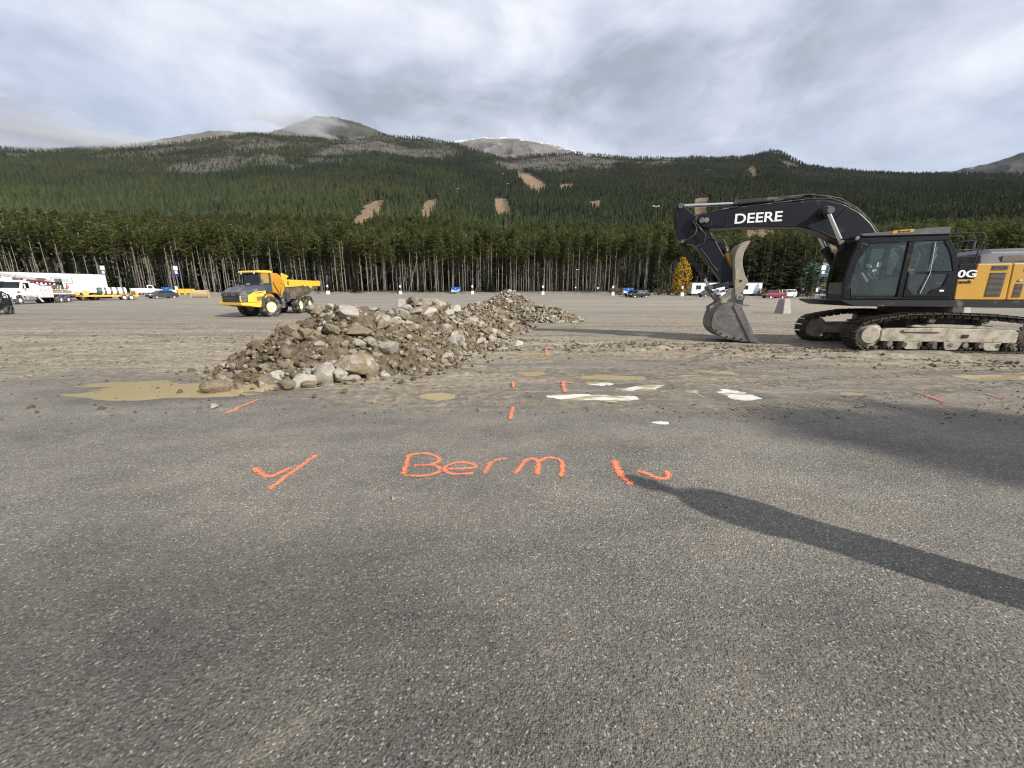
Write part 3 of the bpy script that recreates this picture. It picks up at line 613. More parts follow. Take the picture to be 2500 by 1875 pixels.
m_aspen = foliage('yellow_leaves', (0.42, 0.24, 0.02), (0.62, 0.40, 0.04), (0.50, 0.30, 0.03), 0.35)
m_shrub = foliage('dry_shrub', (0.16, 0.12, 0.045), (0.30, 0.22, 0.08), (0.12, 0.12, 0.04), 0.25)
m_bark = paint('grey_bark', (0.175, 0.16, 0.138), 0.9, 0, 0.35, 1.2, (0.09, 0.075, 0.06), 0.4, 3)
m_barkd = paint('brown_bark', (0.11, 0.09, 0.07), 0.9, 0, 0.35, 1.2)
def rdir(r, el0=-1, el1=1):
    z = r.uniform(el0, el1); a = r.uniform(0, 6.283); q = math.sqrt(max(0, 1 - z * z)); return Vector((q * math.cos(a), q * math.sin(a), z))
def clump(mb, p, size, r, n=5, up=0.15):
    for _ in range(n):
        d = (rdir(r) + Vector((0, 0, up))).normalized(); s_ = d.orthogonal().normalized(); s_ = (Matrix.Rotation(r.uniform(0, 6.28), 3, d) @ s_)
        l = size * r.uniform(0.6, 1.15); w = l * r.uniform(0.28, 0.42)
        b = p - d * l * 0.15
        mb.add([b, b + d * l * 0.55 + s_ * w, b + d * l, b + d * l * 0.5 - s_ * w], [(0, 1, 2, 3)])
def pine_mesh(seed, h=18.0, crown0=0.55, wide=1.6, n=150):
    r = random.Random(seed); tr, cr = MB(), MB()
    bend = [Vector((r.uniform(-.18, .18) * i / 6, r.uniform(-.18, .18) * i / 6, h * i / 6)) for i in range(7)]
    tr.tube(bend, [0.15 * (1 - 0.80 * i / 6) for i in range(7)], 6)
    def on(t):
        k = min(5, int(t * 6)); return bend[k].lerp(bend[k + 1], t * 6 - k)
    for i in range(16):                                  # dead stubs below the crown
        t = r.uniform(0.15, crown0); p = on(t); d = rdir(r, -0.3, 0.1); tr.cyl(p, p + d * r.uniform(.4, 1.3), 0.022, 0.006, 3, False)
    for i in range(int(n * .38)):                              # whorls of short, slightly drooping limbs, layered
        t = crown0 + (1 - crown0) * ((i + r.random()) / int(n * .38)) ** 0.9; k = (t - crown0) / (1 - crown0)
        prof = 0.45 + 0.75 * math.sin(min(1.0, k * 1.5 + 0.2) * math.pi * 0.62) if k < .45 else 1.12 * ((1 - k) / .55) ** .7 + .10
        p = on(min(t, .999)); a_ = i * 2.4 + r.uniform(-.7, .7); L_ = wide * prof * r.uniform(0.45, 1.1); d = Vector((math.cos(a_), math.sin(a_), r.uniform(-.12, .38)))
        q = p + d * L_; tr.cyl(p, q, 0.03, 0.008, 3, False); sd2 = Vector((-d.y, d.x, 0))
        for f in (.35, .62, .85, 1.02):
            if L_ * f < .22 and f < 1: continue
            c0_ = p.lerp(q, f)
            for _ in range(6):
                dd = (d * r.uniform(.2, 1.0) + sd2 * r.uniform(-1, 1) + Vector((0, 0, r.uniform(-.25, .45)))).normalized(); s2 = (dd.cross(Vector((0, 0, 1))).normalized() * r.uniform(.6, 1) + Vector((0, 0, r.uniform(-.7, .7)))).normalized()
                l = r.uniform(.36, .74) * (.6 + .5 * prof); w = l * r.uniform(.12, .22)
                cr.add([c0_ - dd * l * .1, c0_ + dd * l * .5 + s2 * w, c0_ + dd * l, c0_ + dd * l * .45 - s2 * w], [(0, 1, 2, 3)])
    for i in range(5):                                   # a few live tufts on the lower bole
        t = r.uniform(0.30, crown0); clump(cr, on(t) + rdir(r, -.3, .2) * r.uniform(.3, 1.0), 0.5, r, 4)
    clump(cr, on(.995), 0.7, r, 5, 1.0)
    return tr, cr
def spruce_mesh(seed, h=16.0, base=0.06, wide=2.6, n=70):
    r = random.Random(seed); tr, cr = MB(), MB()
    tr.tube([(0, 0, 0), (r.uniform(-.1, .1), 0, h * .5), (0, r.uniform(-.1, .1), h * .97)], [.2, .12, .02], 6)
    for i in range(n):
        t = base + (1 - base) * (i + r.random()) / n; w = wide * (1 - t) ** 0.8 * r.uniform(0.65, 1.1) + 0.18
        a = r.uniform(0, 6.283); d = Vector((math.cos(a), math.sin(a), 0)); sd_ = Vector((-d.y, d.x, 0))
        p = Vector((0, 0, h * t)); steps = 3
        for k in range(1, steps + 1):
            f = k / steps; q = p + d * w * f + Vector((0, 0, -0.30 * w * f + 0.10 * w * f * f))
            for e in (-1, 1):
                ll = 0.55 * w * (1.15 - f) + 0.28
                v1 = q + (sd_ * e * 0.8 + d * 0.7).normalized() * ll + Vector((0, 0, -0.16 * ll)); v2 = q + d * 0.24 * w
                cr.add([q - d * 0.32 * w / steps, v1, v2], [(0, 1, 2)])
        cr.add([p + Vector((0, 0, .05)), p + d * w * .5 + sd_ * .18 * w - Vector((0, 0, .12 * w)), p + d * w * 1.06 - Vector((0, 0, .22 * w)), p + d * w * .5 - sd_ * .18 * w - Vector((0, 0, .12 * w))], [(0, 1, 2, 3)])
    clump(cr, Vector((0, 0, h * .985)), 0.45, r, 5, 1.2)
    return tr, cr
def lod_mesh(seed, h=17.0, base=0.30, wide=1.75, tiers=6, k=7):
    r = random.Random(seed); mb = MB()
    for i in range(tiers):
        t0 = base + (1 - base) * i / tiers; t1 = min(1.0, t0 + (1 - base) / tiers * 1.9); w = wide * (1 - (t0 - base) / (1 - base)) ** 0.75 * r.uniform(.85, 1.1) + .12
        ph = r.uniform(0, 6.28); vs_ = [(r.uniform(-.1, .1), r.uniform(-.1, .1), h * t1)]
        for j in range(2 * k):
            a = ph + math.pi * j / k; q = w * (r.uniform(.85, 1.2) if j % 2 == 0 else r.uniform(.4, .6)); vs_.append((q * math.cos(a), q * math.sin(a), h * t0 - (0.35 * w if j % 2 == 0 else -0.1) + r.uniform(-.2, .2)))
        mb.add(vs_, [(0, 1 + j, 1 + (j + 1) % (2 * k)) for j in range(2 * k)])
    return mb
def raw(name, mb_list):              # prototype mesh with several materials
    V, Fs, mi, mats = [], [], [], []
    for mb, mat in mb_list:
        b0 = len(V); V += mb.v; Fs += [tuple(i + b0 for i in f) for f in mb.f]; mi += [len(mats)] * len(mb.f); mats.append(mat)
    me = bpy.data.meshes.new(name); me.from_pydata(V, [], Fs)
    for m in mats: me.materials.append(m)
    me.polygons.foreach_set('material_index', mi)
    return me
PM = []      # (trunk mesh, crown mesh)
specs = [(1, 18, .68, 1.25), (2, 20, .73, 1.1), (3, 16.5, .64, 1.35), (4, 19, .76, 1.15), (5, 15.5, .68, 1.4), (6, 18, .58, 1.2)]
protos_near = []
for sd_, h, c0, w in specs:
    tr, cr = pine_mesh(sd_, h, c0, w); a = tr.mesh('trunk', True); a.materials.append(m_bark); b_ = cr.mesh('crown'); b_.materials.append(m_pine); PM.append((a, b_))
    protos_near.append(raw('near_pine', [(tr, m_bark), (cr, m_pine)]))
SM = []
for sd_, h, w in ((11, 16, 2.7), (12, 14, 2.3), (13, 15, 3.0), (14, 9, 1.9)):
    tr, cr = spruce_mesh(sd_, h, .05, w, 190); a = tr.mesh('trunk', True); a.materials.append(m_barkd); b_ = cr.mesh('crown'); b_.materials.append(m_spruce); SM.append((a, b_))
    protos_near.append(raw('near_spruce', [(tr, m_barkd), (cr, m_spruce)]))
_tx = np.array([-150, -126, -60, 0, 40, 70, 135, 170]); _ty = np.array([90, 93, 105, 112, 109, 101, 97, 96])
TL = lambda x: np.interp(x, _tx, _ty)
def tree(name, meshes, x, y, z, s, rz, label, cat, group, sz=None):
    e = empty(name, (x, y, z), rz); tag(e, label, cat, group); e.scale = (s, s, sz or s)
    for nm, me_ in zip(('trunk', 'crown'), meshes): inst(nm, me_, e)
    return e
rt = random.Random(41); n_front = 0
XS = np.linspace(-132, 140, 285)
for x0 in XS:                                            # the first rows of the wood
    x = x0 + rt.uniform(-.45, .45); y = float(TL(x)) + rt.choice((0, .5, 1.2, 2.2, 3.5, 5.5)) + rt.uniform(-.6, .6)
    if 50 < x < 92 and rt.random() < 0.88: continue
    k = rt.choice((0, 1, 1, 3, 3, 0, 4, 2, 2, 5, 5)); s = rt.uniform(.74, .96)
    t_ = tree('pine_tree', PM[k], x, y, float(gz(x, y)) - .1, s, rt.uniform(0, 6.28), 'tall bare-trunked pine in the front rows of the wood beyond the lot', 'tree', 'front rows of tall pines')
    t_.rotation_euler = (rt.uniform(-.018, .018), rt.uniform(-.018, .018), rt.uniform(0, 6.28)); n_front += 1
for (u, Y_, k, s) in ((232, 99, 1, .8), (285, 98, 3, .9), (330, 99, 3, .8), (480, 101, 3, .7), (870, 110, 3, .75), (905, 110, 3, .5), (1185, 111, 3, .9), (1200, 110, 3, .6), (1030, 111, 3, .5)):
    x = (u - 1250) / 939 * (Y_ * _c + .38); tree('spruce_tree', SM[k], x, Y_, float(gz(x, Y_)) - .05, s, rt.uniform(0, 6), 'small dark spruce at the foot of the pine wall', 'tree', 'small spruces under the pines')
for i, (u, Y_, k, s) in enumerate(((1530, 104, 0, .75), (1600, 106, 1, .95), (1745, 101, 2, 1.0), (1775, 99, 0, 1.05), (1800, 100, 2, .92), (1826, 98, 0, 1.1), (1850, 97, 2, 1.08), (1872, 99, 1, 1.15), (1898, 97, 0, 1.12), (1925, 98, 2, 1.05), (1946, 96, 1, 1.2), (1972, 98, 0, 1.02), (1992, 99, 1, 1.1), (1716, 104, 1, .95), (1690, 105, 0, 1.0))):
    x = (u - 1250) / 939 * (Y_ * _c + .38); tree('spruce_tree', SM[k], x, Y_, float(gz(x, Y_)) - .05, s, rt.uniform(0, 6), 'dense full spruce in the clump behind the parked cars', 'tree', 'spruces behind the parked cars')
for i, (u, Y_, s, lab) in enumerate(((2062, 78, .78, 'open-branched spruce in front of the green-roofed building, nearest the cab'), (1968, 88, .62, 'young spruce beside the light pole, left of the green-roofed building'))):
    x = (u - 1250) / 939 * (Y_ * _c + .38); tree('spruce_tree', SM[2 if i == 0 else 1], x, Y_, float(gz(x, Y_)) - .05, s, 1.3, lab, 'tree', None)
# leaning dead poles
for (u0, v0, u1, v1, lab) in ((996, 712, 1020, 626, 'thin dead trunk leaning right among the pines'), (1155, 708, 1172, 689, 'short dead stick leaning over the marker post'), (290, 712, 297, 678, 'dead trunk leaning beside the tank trailer')):
    Yd = 107 if u0 > 600 else 96
    r0, r1 = ray(u0, v0), ray(u1, v1); a = Vector([q * Yd / r0[1] for q in r0]) + Vector((0, 0, CAM_H)); b_ = Vector([q * Yd / r1[1] for q in r1]) + Vector((0, 0, CAM_H)); a.z = float(gz(a.x, Yd)) - .1
    tag(MB().tube([a, a.lerp(b_, .5), b_], [.10, .08, .05], 6).build('dead_trunk', m_bark), lab, 'dead tree')
# aspen in autumn leaf
def leafy(seed, h, wide, n, size, stems=3):
    r = random.Random(seed); tr, cr = MB(), MB()
    for s_ in range(stems):
        b0 = Vector((r.uniform(-.25, .25), r.uniform(-.25, .25), 0)); top = b0 + Vector((r.uniform(-.6, .6) * wide * .5, r.uniform(-.6, .6) * wide * .5, h * r.uniform(.75, .97)))
        tr.tube([b0, b0.lerp(top, .5) + Vector((r.uniform(-.2, .2), r.uniform(-.2, .2), 0)), top], [.09, .06, .015], 5)
    for i in range(n):
        t = r.uniform(.10, 1); w = wide * math.sin(math.pi * min(.97, t * .9 + .08)) ** .7
        q = Vector((0, 0, h * t)) + rdir(r, -.2, .2) * w * r.random() ** .5
        clump(cr, q, size * r.uniform(.7, 1.3), r, 4, 0)
        if i % 6 == 0: tr.cyl((q.x * .2, q.y * .2, q.z - .5), q, .02, .006, 3, False)
    a = tr.mesh('trunk', True); a.materials.append(m_bark); return a, cr.mesh('crown')
a, b_ = leafy(5, 8.6, 2.2, 420, .42); b_.materials.append(m_aspen)
x = (1660 - 1250) / 939 * (96 * _c + .38); tree('aspen_tree', (a, b_), x, 96, float(gz(x, 96)) - .05, 1.0, 0.4, 'yellow autumn aspen at the edge of the wood', 'tree', None)
bg_ = b_.copy(); bg_.materials.clear(); bg_.materials.append(m_spruce)
tree('added_shade_tree', (a, bg_), 26.7, -12.4, -.05, 1.9, 0.2, 'green leafy tree added right of the frame to cast a soft shade', 'tree', None)  # unseen tree, added to throw the shade band at right
sa, sb = leafy(8, 1.7, 1.1, 90, .26, 5); sb.materials.append(m_shrub)
for i, (u, Y_, s, lab) in enumerate(((1502, 98, 1.4, 'pale brown shrub left of the blue banner near black car'), (1515, 99, 1.1, 'low brown shrub just behind the blue banner near black car'), (1605, 98, 1.0, 'low shrub between the black car and the yellow aspen'), (1628, 99, 1.5, 'green-brown shrub at the foot of the yellow aspen'), (1650, 97, .9, 'low brown bush under the yellow aspen'), (1684, 97, .8, 'small bush left of the site office'), (1860, 93, 1.1, 'brown bush left of the red car'), (1945, 90, .7, 'low rusty bush right of the red car'), (1975, 90, .9, 'rusty brown bush by the light pole'))):
    x = (u - 1250) / 939 * (Y_ * _c + .38); tree('shrub', (sa, sb), x, Y_, float(gz(x, Y_)) - .05, s, i * 1.1, lab, 'shrub', None)

# the mass of the forest
def scatter(name, pts, scl, rot, pid, protos, label):
    me_ = bpy.data.meshes.new(name); me_.vertices.add(len(pts)); me_.vertices.foreach_set('co', np.asarray(pts, np.float32).ravel()); me_.update()
    attr(me_, 'scl', scl); attr(me_, 'rot', rot); at = me_.attributes.new('pid', 'INT', 'POINT'); at.data.foreach_set('value', np.asarray(pid, np.int32))
    o = bpy.data.objects.new(name, me_); COL.objects.link(o); tag(o, label, None, None, 'stuff')
    ng = bpy.data.node_groups.new(name + '_nodes', 'GeometryNodeTree')
    ng.interface.new_socket('Geometry', in_out='INPUT', socket_type='NodeSocketGeometry'); ng.interface.new_socket('Geometry', in_out='OUTPUT', socket_type='NodeSocketGeometry')
    gi, go = ng.nodes.new('NodeGroupInput'), ng.nodes.new('NodeGroupOutput'); jn = ng.nodes.new('GeometryNodeJoinGeometry')
    def na(n_, ty):
        q = ng.nodes.new('GeometryNodeInputNamedAttribute'); q.data_type = ty; q.inputs[0].default_value = n_; return q.outputs[0]
    sc_, ro_, pi_ = na('scl', 'FLOAT'), na('rot', 'FLOAT'), na('pid', 'INT')
    cx = ng.nodes.new('ShaderNodeCombineXYZ'); ng.links.new(ro_, cx.inputs[2])
    for i, pm in enumerate(protos):
        po = bpy.data.objects.new('forest_prototype', pm)
        oi = ng.nodes.new('GeometryNodeObjectInfo'); oi.inputs[0].default_value = po; oi.inputs['As Instance'].default_value = True
        cmpn = ng.nodes.new('FunctionNodeCompare'); cmpn.data_type = 'INT'; cmpn.operation = 'EQUAL'; ng.links.new(pi_, cmpn.inputs[2]); cmpn.inputs[3].default_value = i
        ip = ng.nodes.new('GeometryNodeInstanceOnPoints'); ng.links.new(gi.outputs[0], ip.inputs['Points']); ng.links.new(cmpn.outputs[0], ip.inputs['Selection'])
        ng.links.new(oi.outputs['Geometry'], ip.inputs['Instance']); ng.links.new(cx.outputs[0], ip.inputs['Rotation']); ng.links.new(sc_, ip.inputs['Scale'])
        ng.links.new(ip.outputs[0], jn.inputs[0])
    ng.links.new(jn.outputs[0], go.inputs[0])
    md_ = o.modifiers.new('scatter', 'NODES'); md_.node_group = ng
    return o
rg = np.random.RandomState(12)
def sample(r0, r1, n, a0=-62, a1=62):
    az = np.radians(rg.uniform(a0, a1, n)); r = np.sqrt(rg.uniform(r0 * r0, r1 * r1, n)); return r * np.sin(az), r * np.cos(az)
x, y = sample(92, 340, 14500)
k = (y > TL(x) + 4.5); x, y = x[k], y[k]; k = (runmask(x, y) < .5) & ~((x > 50) & (x < 95) & (y < 125)); x, y = x[k], y[k]
z = np.where(y < 150, np.maximum(HZ(x, y), gz(x, y)), HZ(x, y)) - .2; n_ = len(x)
pid = rg.choice(np.arange(9), n_, p=[.16, .16, .16, .14, .14, .12, .05, .04, .03])
scatter('forest', np.stack([x, y, z], 1), rg.uniform(.72, .97, n_), rg.uniform(0, 6.28, n_), pid, protos_near, 'dense pine forest behind the front rows')
lods = []
for i in range(5):
    mb = lod_mesh(50 + i, 17, (.28, .34, .22, .30, .38)[i], (1.75, 1.55, 1.9, 1.5, 1.8)[i]); tk = MB().cyl((0, 0, 0), (0, 0, 8), .16, .10, 4, False); lods.append(raw('far_conifer', [(tk, m_bark), (mb, m_farp)]))
PX, PY, PS = [], [], []
for (r0, r1, n, s) in ((325, 520, 12000, 1.0), (520, 800, 17000, 1.1), (800, 1300, 24000, 1.3), (1300, 1900, 36000, 1.2), (1900, 2400, 34000, 1.05)):
    x, y = sample(r0, r1, n); bm_ = baremask(x, y); k = (runmask(x, y) < .5) & (rg.rand(n) > bm_ * .90 * (0.75 + .5 * fbm(x / 60, y / 60, 3)))
    cl = fbm(x / 130 + 7, y / 130, 3); k &= rg.rand(n) < np.clip(1.05 + .5 * cl, .3, 1)
    PX.append(x[k]); PY.append(y[k]); PS.append(s * rg.uniform(.55, 1.12, k.sum()) * (1 - .35 * bm_[k]))
x, y, s_ = map(np.concatenate, (PX, PY, PS)); z = HZ(x, y) - .4; n_ = len(x)
scatter('forest', np.stack([x, y, z], 1), s_, rg.uniform(0, 6.28, n_), rg.randint(0, 5, n_), lods, 'conifer forest covering the mountainside')
# conifers fringing the summit ridges are part of that forest; stony bank along the edge of the lot
bx = np.linspace(-150, 140, 420); prof = [(-2.4, -.05), (-1.2, .22), (-.3, .42), (.6, .40), (2.0, .25), (4.5, -.15)]
BX, PI_ = np.meshgrid(bx, np.arange(len(prof)), indexing='xy')
BY = np.array([[float(TL(q)) - 4.0 + p[0] for q in bx] for p in prof]) + .5 * fbm(BX * .2, PI_ * 1.0, 2)
BZ = gz(BX, BY) + np.array([[p[1] for q in bx] for p in prof]) * (0.55 + .8 * np.clip(fbm(BX * .35, PI_ * .5, 3) + .4, 0, 1)) + .08 * fbm(BX * 1.5, PI_ * 2.0, 2) * (np.array([p[1] for p in prof])[:, None] > 0)
m_bank = paint('gravel_bank', (0.19, 0.165, 0.13), 0.95, 0, 0.4, 1.2, (0.09, 0.085, 0.05), 0.4, .5)
me = grid_mesh('gravel_bank', BX, BY, BZ, m_bank); o = bpy.data.objects.new('gravel_bank', me); COL.objects.link(o); tag(o, 'low gravel bank at the foot of the wood', kind='structure')
# ================================================================== wheels, shared by every vehicle
def wheel_mesh(Rw, W, rim, lugs=0, bolts=8):
    ty, ri = MB(), MB()
    h = W / 2
    prof = [(rim, -h * .55), (rim * 1.06, -h * .92), (Rw * .90, -h), (Rw * .975, -h * .86), (Rw, -h * .6), (Rw, h * .6), (Rw * .975, h * .86), (Rw * .90, h), (rim * 1.06, h * .92), (rim, h * .55)]
    ty.lathe(prof, (0, 0, 0), (0, 1, 0), 28, False)
    if lugs:
        for i in range(lugs):
            for s_ in (-1, 1):
                a = 2 * math.pi * (i + (.5 if s_ > 0 else 0)) / lugs
                m = Matrix.Rotation(a, 3, 'Y') @ Matrix.Rotation(s_ * .5, 3, 'Z')
                c_ = Matrix.Rotation(a, 3, 'Y') @ Vector((0, s_ * h * .48, Rw))
                ty.box(c_, (Rw * 2 * math.pi / lugs * .50, h * .98, Rw * .055), m)
    ri.lathe([(rim * .98, -h * .5), (rim, h * .60), (rim * .90, h * .62), (rim * .78, h * .25), (rim * .45, h * .22), (rim * .40, h * .45), (rim * .18, h * .48), (rim * .02, h * .48)], (0, 0, 0), (0, 1, 0), 24)
    for i in range(bolts):
        a = 2 * math.pi * i / bolts; p = Vector((math.cos(a) * rim * .60, h * .20, math.sin(a) * rim * .60)); ri.cyl(p, p + Vector((0, h * .12, 0)), rim * .06, None, 6)
    return ty.mesh('tyre', True), ri.mesh('rim', True)
def put_wheel(parent, meshes, mats, x, y, z, side, rz=0.0):
    e = empty('wheel', (x, y, z), (0 if side > 0 else math.pi) + rz, parent)
    for nm, me_, mt in zip(('tyre', 'rim'), meshes, mats):
        if not me_.materials: me_.materials.append(mt)
        inst(nm, me_, e)
    return e

# ================================================================== excavator (x forward, y to its left, z up; origin under the swing bearing)
ex = empty('excavator', (12.65, 12.35, 0), R_(165)); tag(ex, 'dark crawler excavator with yellow engine house and thumb beside its bucket', 'excavator')
UR = R_(6)       # undercarriage turned against the house
def curve_loop():
    pts = []
    fc, fr, bc, br = (2.03, .47), .42, (-2.08, .50), .40
    for i in range(13): a = R_(-90 + 15 * i * 180 / 180); pts.append((fc[0] + fr * math.cos(a), fc[1] + fr * math.sin(a)))
    pts += [(1.75, .955), (1.2, 1.05), (.75, 1.07), (.3, 1.075), (-.3, 1.05), (-.9, 1.03), (-1.5, .965)]
    for i in range(13): a = R_(90 + 15 * i); pts.append((bc[0] + br * math.cos(a), bc[1] + br * math.sin(a)))
    pts += [(-1.6, .055), (0, .05), (1.6, .05)]
    return pts
LOOP = curve_loop()
def along(P, n):
    P = P + [P[0]]; d = [0]
    for a, b in zip(P, P[1:]): d.append(d[-1] + math.hypot(b[0] - a[0], b[1] - a[1]))
    o = []
    for i in range(n):
        s = d[-1] * i / n; k = max(j for j in range(len(d) - 1) if d[j] <= s); f = (s - d[k]) / (d[k + 1] - d[k])
        a, b = P[k], P[k + 1]; o.append((a[0] + (b[0] - a[0]) * f, a[1] + (b[1] - a[1]) * f))
    return o
NS = 50; C_ = along(LOOP, NS)
sh = MB(); sh.box((0, 0, 0), (.188, .62, .028)); sh.box((-.075, 0, -.03), (.018, .62, .036)); sh.box((0, 0, -.027), (.016, .62, .028)); sh.box((.07, 0, -.027), (.016, .62, .03)); sh.box((0, 0, .035), (.13, .17, .05))
sh_me = sh.mesh('track_shoe'); sh_me.materials.append(m_shoe)
for side in (1, -1):
    tr = empty('track', (0, 0, 0), UR, ex); yc = 1.295 * side
    for i in range(NS):
        a, b = C_[i - 1], C_[(i + 1) % NS]; t_ = math.atan2(b[1] - a[1], b[0] - a[0])
        nx_, nz_ = math.sin(t_), -math.cos(t_)
        q = inst('track_shoe', sh_me, tr, (C_[i][0] + nx_ * .015, yc, C_[i][1] + nz_ * .015), (0, -t_, 0))
    lk = MB()                                             # chain links, each a pair of plates with a pin
    for i in range(NS):
        a, b = C_[i - 1], C_[(i + 1) % NS]; t_ = math.atan2(b[1] - a[1], b[0] - a[0]); m = Matrix.Rotation(-t_, 3, 'Y'); nrm = Vector((-math.sin(t_), 0, math.cos(t_)))
        for dy in (-.11, .11): lk.box(Vector((C_[i][0], yc + dy, C_[i][1])) + nrm * .065, (.15, .035, .085), m)
        p = Vector((C_[i][0], yc, C_[i][1])) + nrm * .065; lk.cyl(p + Vector((0, -.15, 0)), p + Vector((0, .15, 0)), .032, None, 7)
    lk.build('chain', m_chain, tr)
    fr = MB().prism([(1.74, .29), (1.74, .60), (1.62, .66), (.5, .69), (-1.45, .66), (-1.62, .58), (-1.62, .29)], yc - .16, yc + .16)
    fr.prism([(1.0, .70), (.95, .76), (.2, .80), (-1.0, .76), (-1.1, .66)], yc - .10, yc + .10)
    fo = fr.build('track_frame', m_mudsteel, tr, .02)
    o_ = yc + .165 * side
    MB().box((.75, yc + .18 * side, .60), (.95, .05, .05)).build('step', m_mudsteel, tr, .008)
    MB().box((-.35, yc + .172 * side, .47), (.14, .02, .09)).build('access_plate', m_blackp, tr)
    MB().lathe([(.36, -.09), (.38, -.05), (.38, .05), (.36, .09), (.30, .10), (.24, .17), (.235, .205), (.05, .21)], (2.03, yc, .47), (0, side, 0), 26).build('idler_wheel', m_mudsteel, tr, smooth=True)
    sp_ = MB(); sp_.lathe([(.30, -.06), (.33, -.04), (.33, .04), (.30, .06), (.26, .10), (.25, .22), (.14, .24), (.02, .24)], (-2.08, yc, .50), (0, side, 0), 26)
    for i in range(21):
        a = 2 * math.pi * i / 21; sp_.box((-2.08 + .35 * math.cos(a), yc, .50 + .35 * math.sin(a)), (.07, .08, .05), Matrix.Rotation(-a, 3, 'Y'))
    sp_.build('sprocket', m_mudsteel, tr)
    for x_ in (1.5, 1.13, .76, .38, 0, -.38, -.76, -1.13, -1.5):
        MB().lathe([(.06, -.19), (.11, -.16), (.12, -.12), (.09, -.10), (.09, .10), (.12, .12), (.11, .16), (.075, .18), (.07, .215), (.02, .22)], (x_, yc, .215), (0, side, 0), 12).build('track_roller', m_chain, tr, smooth=True)
    for x_ in (.55, -.75): MB().lathe([(.07, -.16), (.09, -.12), (.07, -.08), (.07, .10), (.09, .15), (.07, .18), (.02, .185)], (x_, yc, .90), (0, side, 0), 12).build('carrier_roller', m_chain, tr, smooth=True)
    for x_ in (.95, -.05, -1.0): MB().prism([(x_ - .22, .30), (x_ + .22, .30), (x_ + .17, .12), (x_ + .12, .08), (x_ - .12, .08), (x_ - .17, .12)], yc + side * .185, yc + side * .215).build('track_guide', m_mudsteel, tr, .008)
cb = MB().prism([(-.95, -1.15), (.95, -1.15), (1.15, -.6), (.75, 0), (1.15, .6), (.95, 1.15), (-.95, 1.15), (-1.15, .6), (-.75, 0), (-1.15, -.6)], .55, .98, 'z'); cb.cyl((0, 0, .98), (0, 0, 1.06), .85, None, 32)
cb.build('car_body', m_blackp, ex, .02, rz=UR)
MB().lathe([(.80, 1.06), (.84, 1.08), (.84, 1.25), (.80, 1.27)], (0, 0, 0), (0, 0, 1), 40).build('swing_bearing', m_blackp, ex)
# house
MB().prism([(2.62, 1.44), (2.55, 1.385), (2.28, 1.28), (-2.9, 1.26), (-3.05, 1.35), (-3.05, 1.455), (2.62, 1.462)], -1.44, 1.44).build('deck', m_blackp, ex, .012)
# left side panels: each door of the engine house on its own
def panel(x0, x1, z0, z1, mt, nm='side_panel', slant=0.06, y=1.40, t=.05):
    return MB().prism([(x0 - slant * 0, z0), (x0, z1), (x1, z1), (x1 - slant * 0, z0)], y - t, y).build(nm, mt, ex, .02, seg=2)
MB().prism([(.02, 1.47), (.02, 2.40), (-2.45, 2.40), (-2.45, 1.47)], -1.36, 1.35).build('engine_house', m_ochre, ex, .03)
p1 = MB().prism([(-.03, 1.475), (.02, 2.02), (-.335, 2.02), (-.345, 2.43), (-1.085, 2.425), (-1.14, 1.475)], 1.352, 1.43).build('side_panel', m_ochre, ex, .022, seg=2)
p2 = MB().prism([(-1.10, 2.425), (-1.155, 1.475), (-2.36, 1.475), (-2.33, 2.42)], 1.352, 1.43).build('side_panel', m_ochre, ex, .022, seg=2)
MB().prism([(.05, 2.03), (.06, 2.435), (-.325, 2.435), (-.325, 2.03)], 1.352, 1.435).build('name_panel', m_navy, ex, .02)
for par, (x0, x1, z0, z1) in ((p1, (-.66, -1.00, 1.56, 2.19)), (p1, (-.66, -1.0, 2.26, 2.37)), (p2, (-1.5, -2.1, 1.72, 2.1)), (p2, (-1.35, -2.2, 2.22, 2.34)), (p2, (-1.25, -1.42, 1.55, 1.9))):
    g = MB(); zz = z0
    g.box(((x0 + x1) / 2, 1.433, (z0 + z1) / 2), (abs(x1 - x0), .008, z1 - z0))
    while zz < z1 - .01: g.box(((x0 + x1) / 2, 1.440, zz + .012), (abs(x1 - x0) - .03, .012, .012)); zz += .032
    g.build('grille', m_mesh, par)
MB().box((-1.33, 1.438, 1.99), (.07, .02, .05)).build('latch', m_chrome, p2)
cw = [(-2.40, -1.40), (-2.40, 1.40), (-2.75, 1.36), (-3.05, 1.15), (-3.28, .65), (-3.35, 0), (-3.28, -.65), (-3.05, -1.15), (-2.75, -1.36)]
MB().prism(cw, 1.28, 2.38, 'z').build('counterweight', m_navy, ex, .06, seg=3)
hd = MB().loft([[(-.48, y, z) for y, z in ((-1.1, 2.41), (1.28, 2.41), (1.22, 2.66), (1.10, 2.70), (-.9, 2.70), (-1.05, 2.66))], [(-.72, y, z) for y, z in ((-1.1, 2.41), (1.28, 2.41), (1.22, 2.74), (1.08, 2.83), (-.9, 2.83), (-1.05, 2.74))],
                [(-2.35, y, z) for y, z in ((-1.1, 2.39), (1.28, 2.39), (1.22, 2.74), (1.08, 2.85), (-.9, 2.85), (-1.05, 2.74))], [(-2.75, y, z) for y, z in ((-1.0, 2.37), (1.18, 2.37), (1.12, 2.58), (1.0, 2.64), (-.85, 2.64), (-.95, 2.58))]])
ho = hd.build('hood', m_grey, ex, .03, seg=2)
MB().box((-1.25, 1.268, 2.56), (.62, .02, .16)).build('vent', m_mesh, ho); MB().box((-1.95, 1.268, 2.56), (.5, .02, .16)).build('vent', m_mesh, ho)
MB().cyl((-1.4, -.5, 2.8), (-1.4, -.5, 3.2), .07).build('exhaust', m_blackp, ex)
MB().prism([(.35, -1.38), (1.75, -1.38), (1.75, -.55), (.35, -.55)], 1.462, 2.12, 'z').build('fuel_tank', m_navy, ex, .05, seg=2)
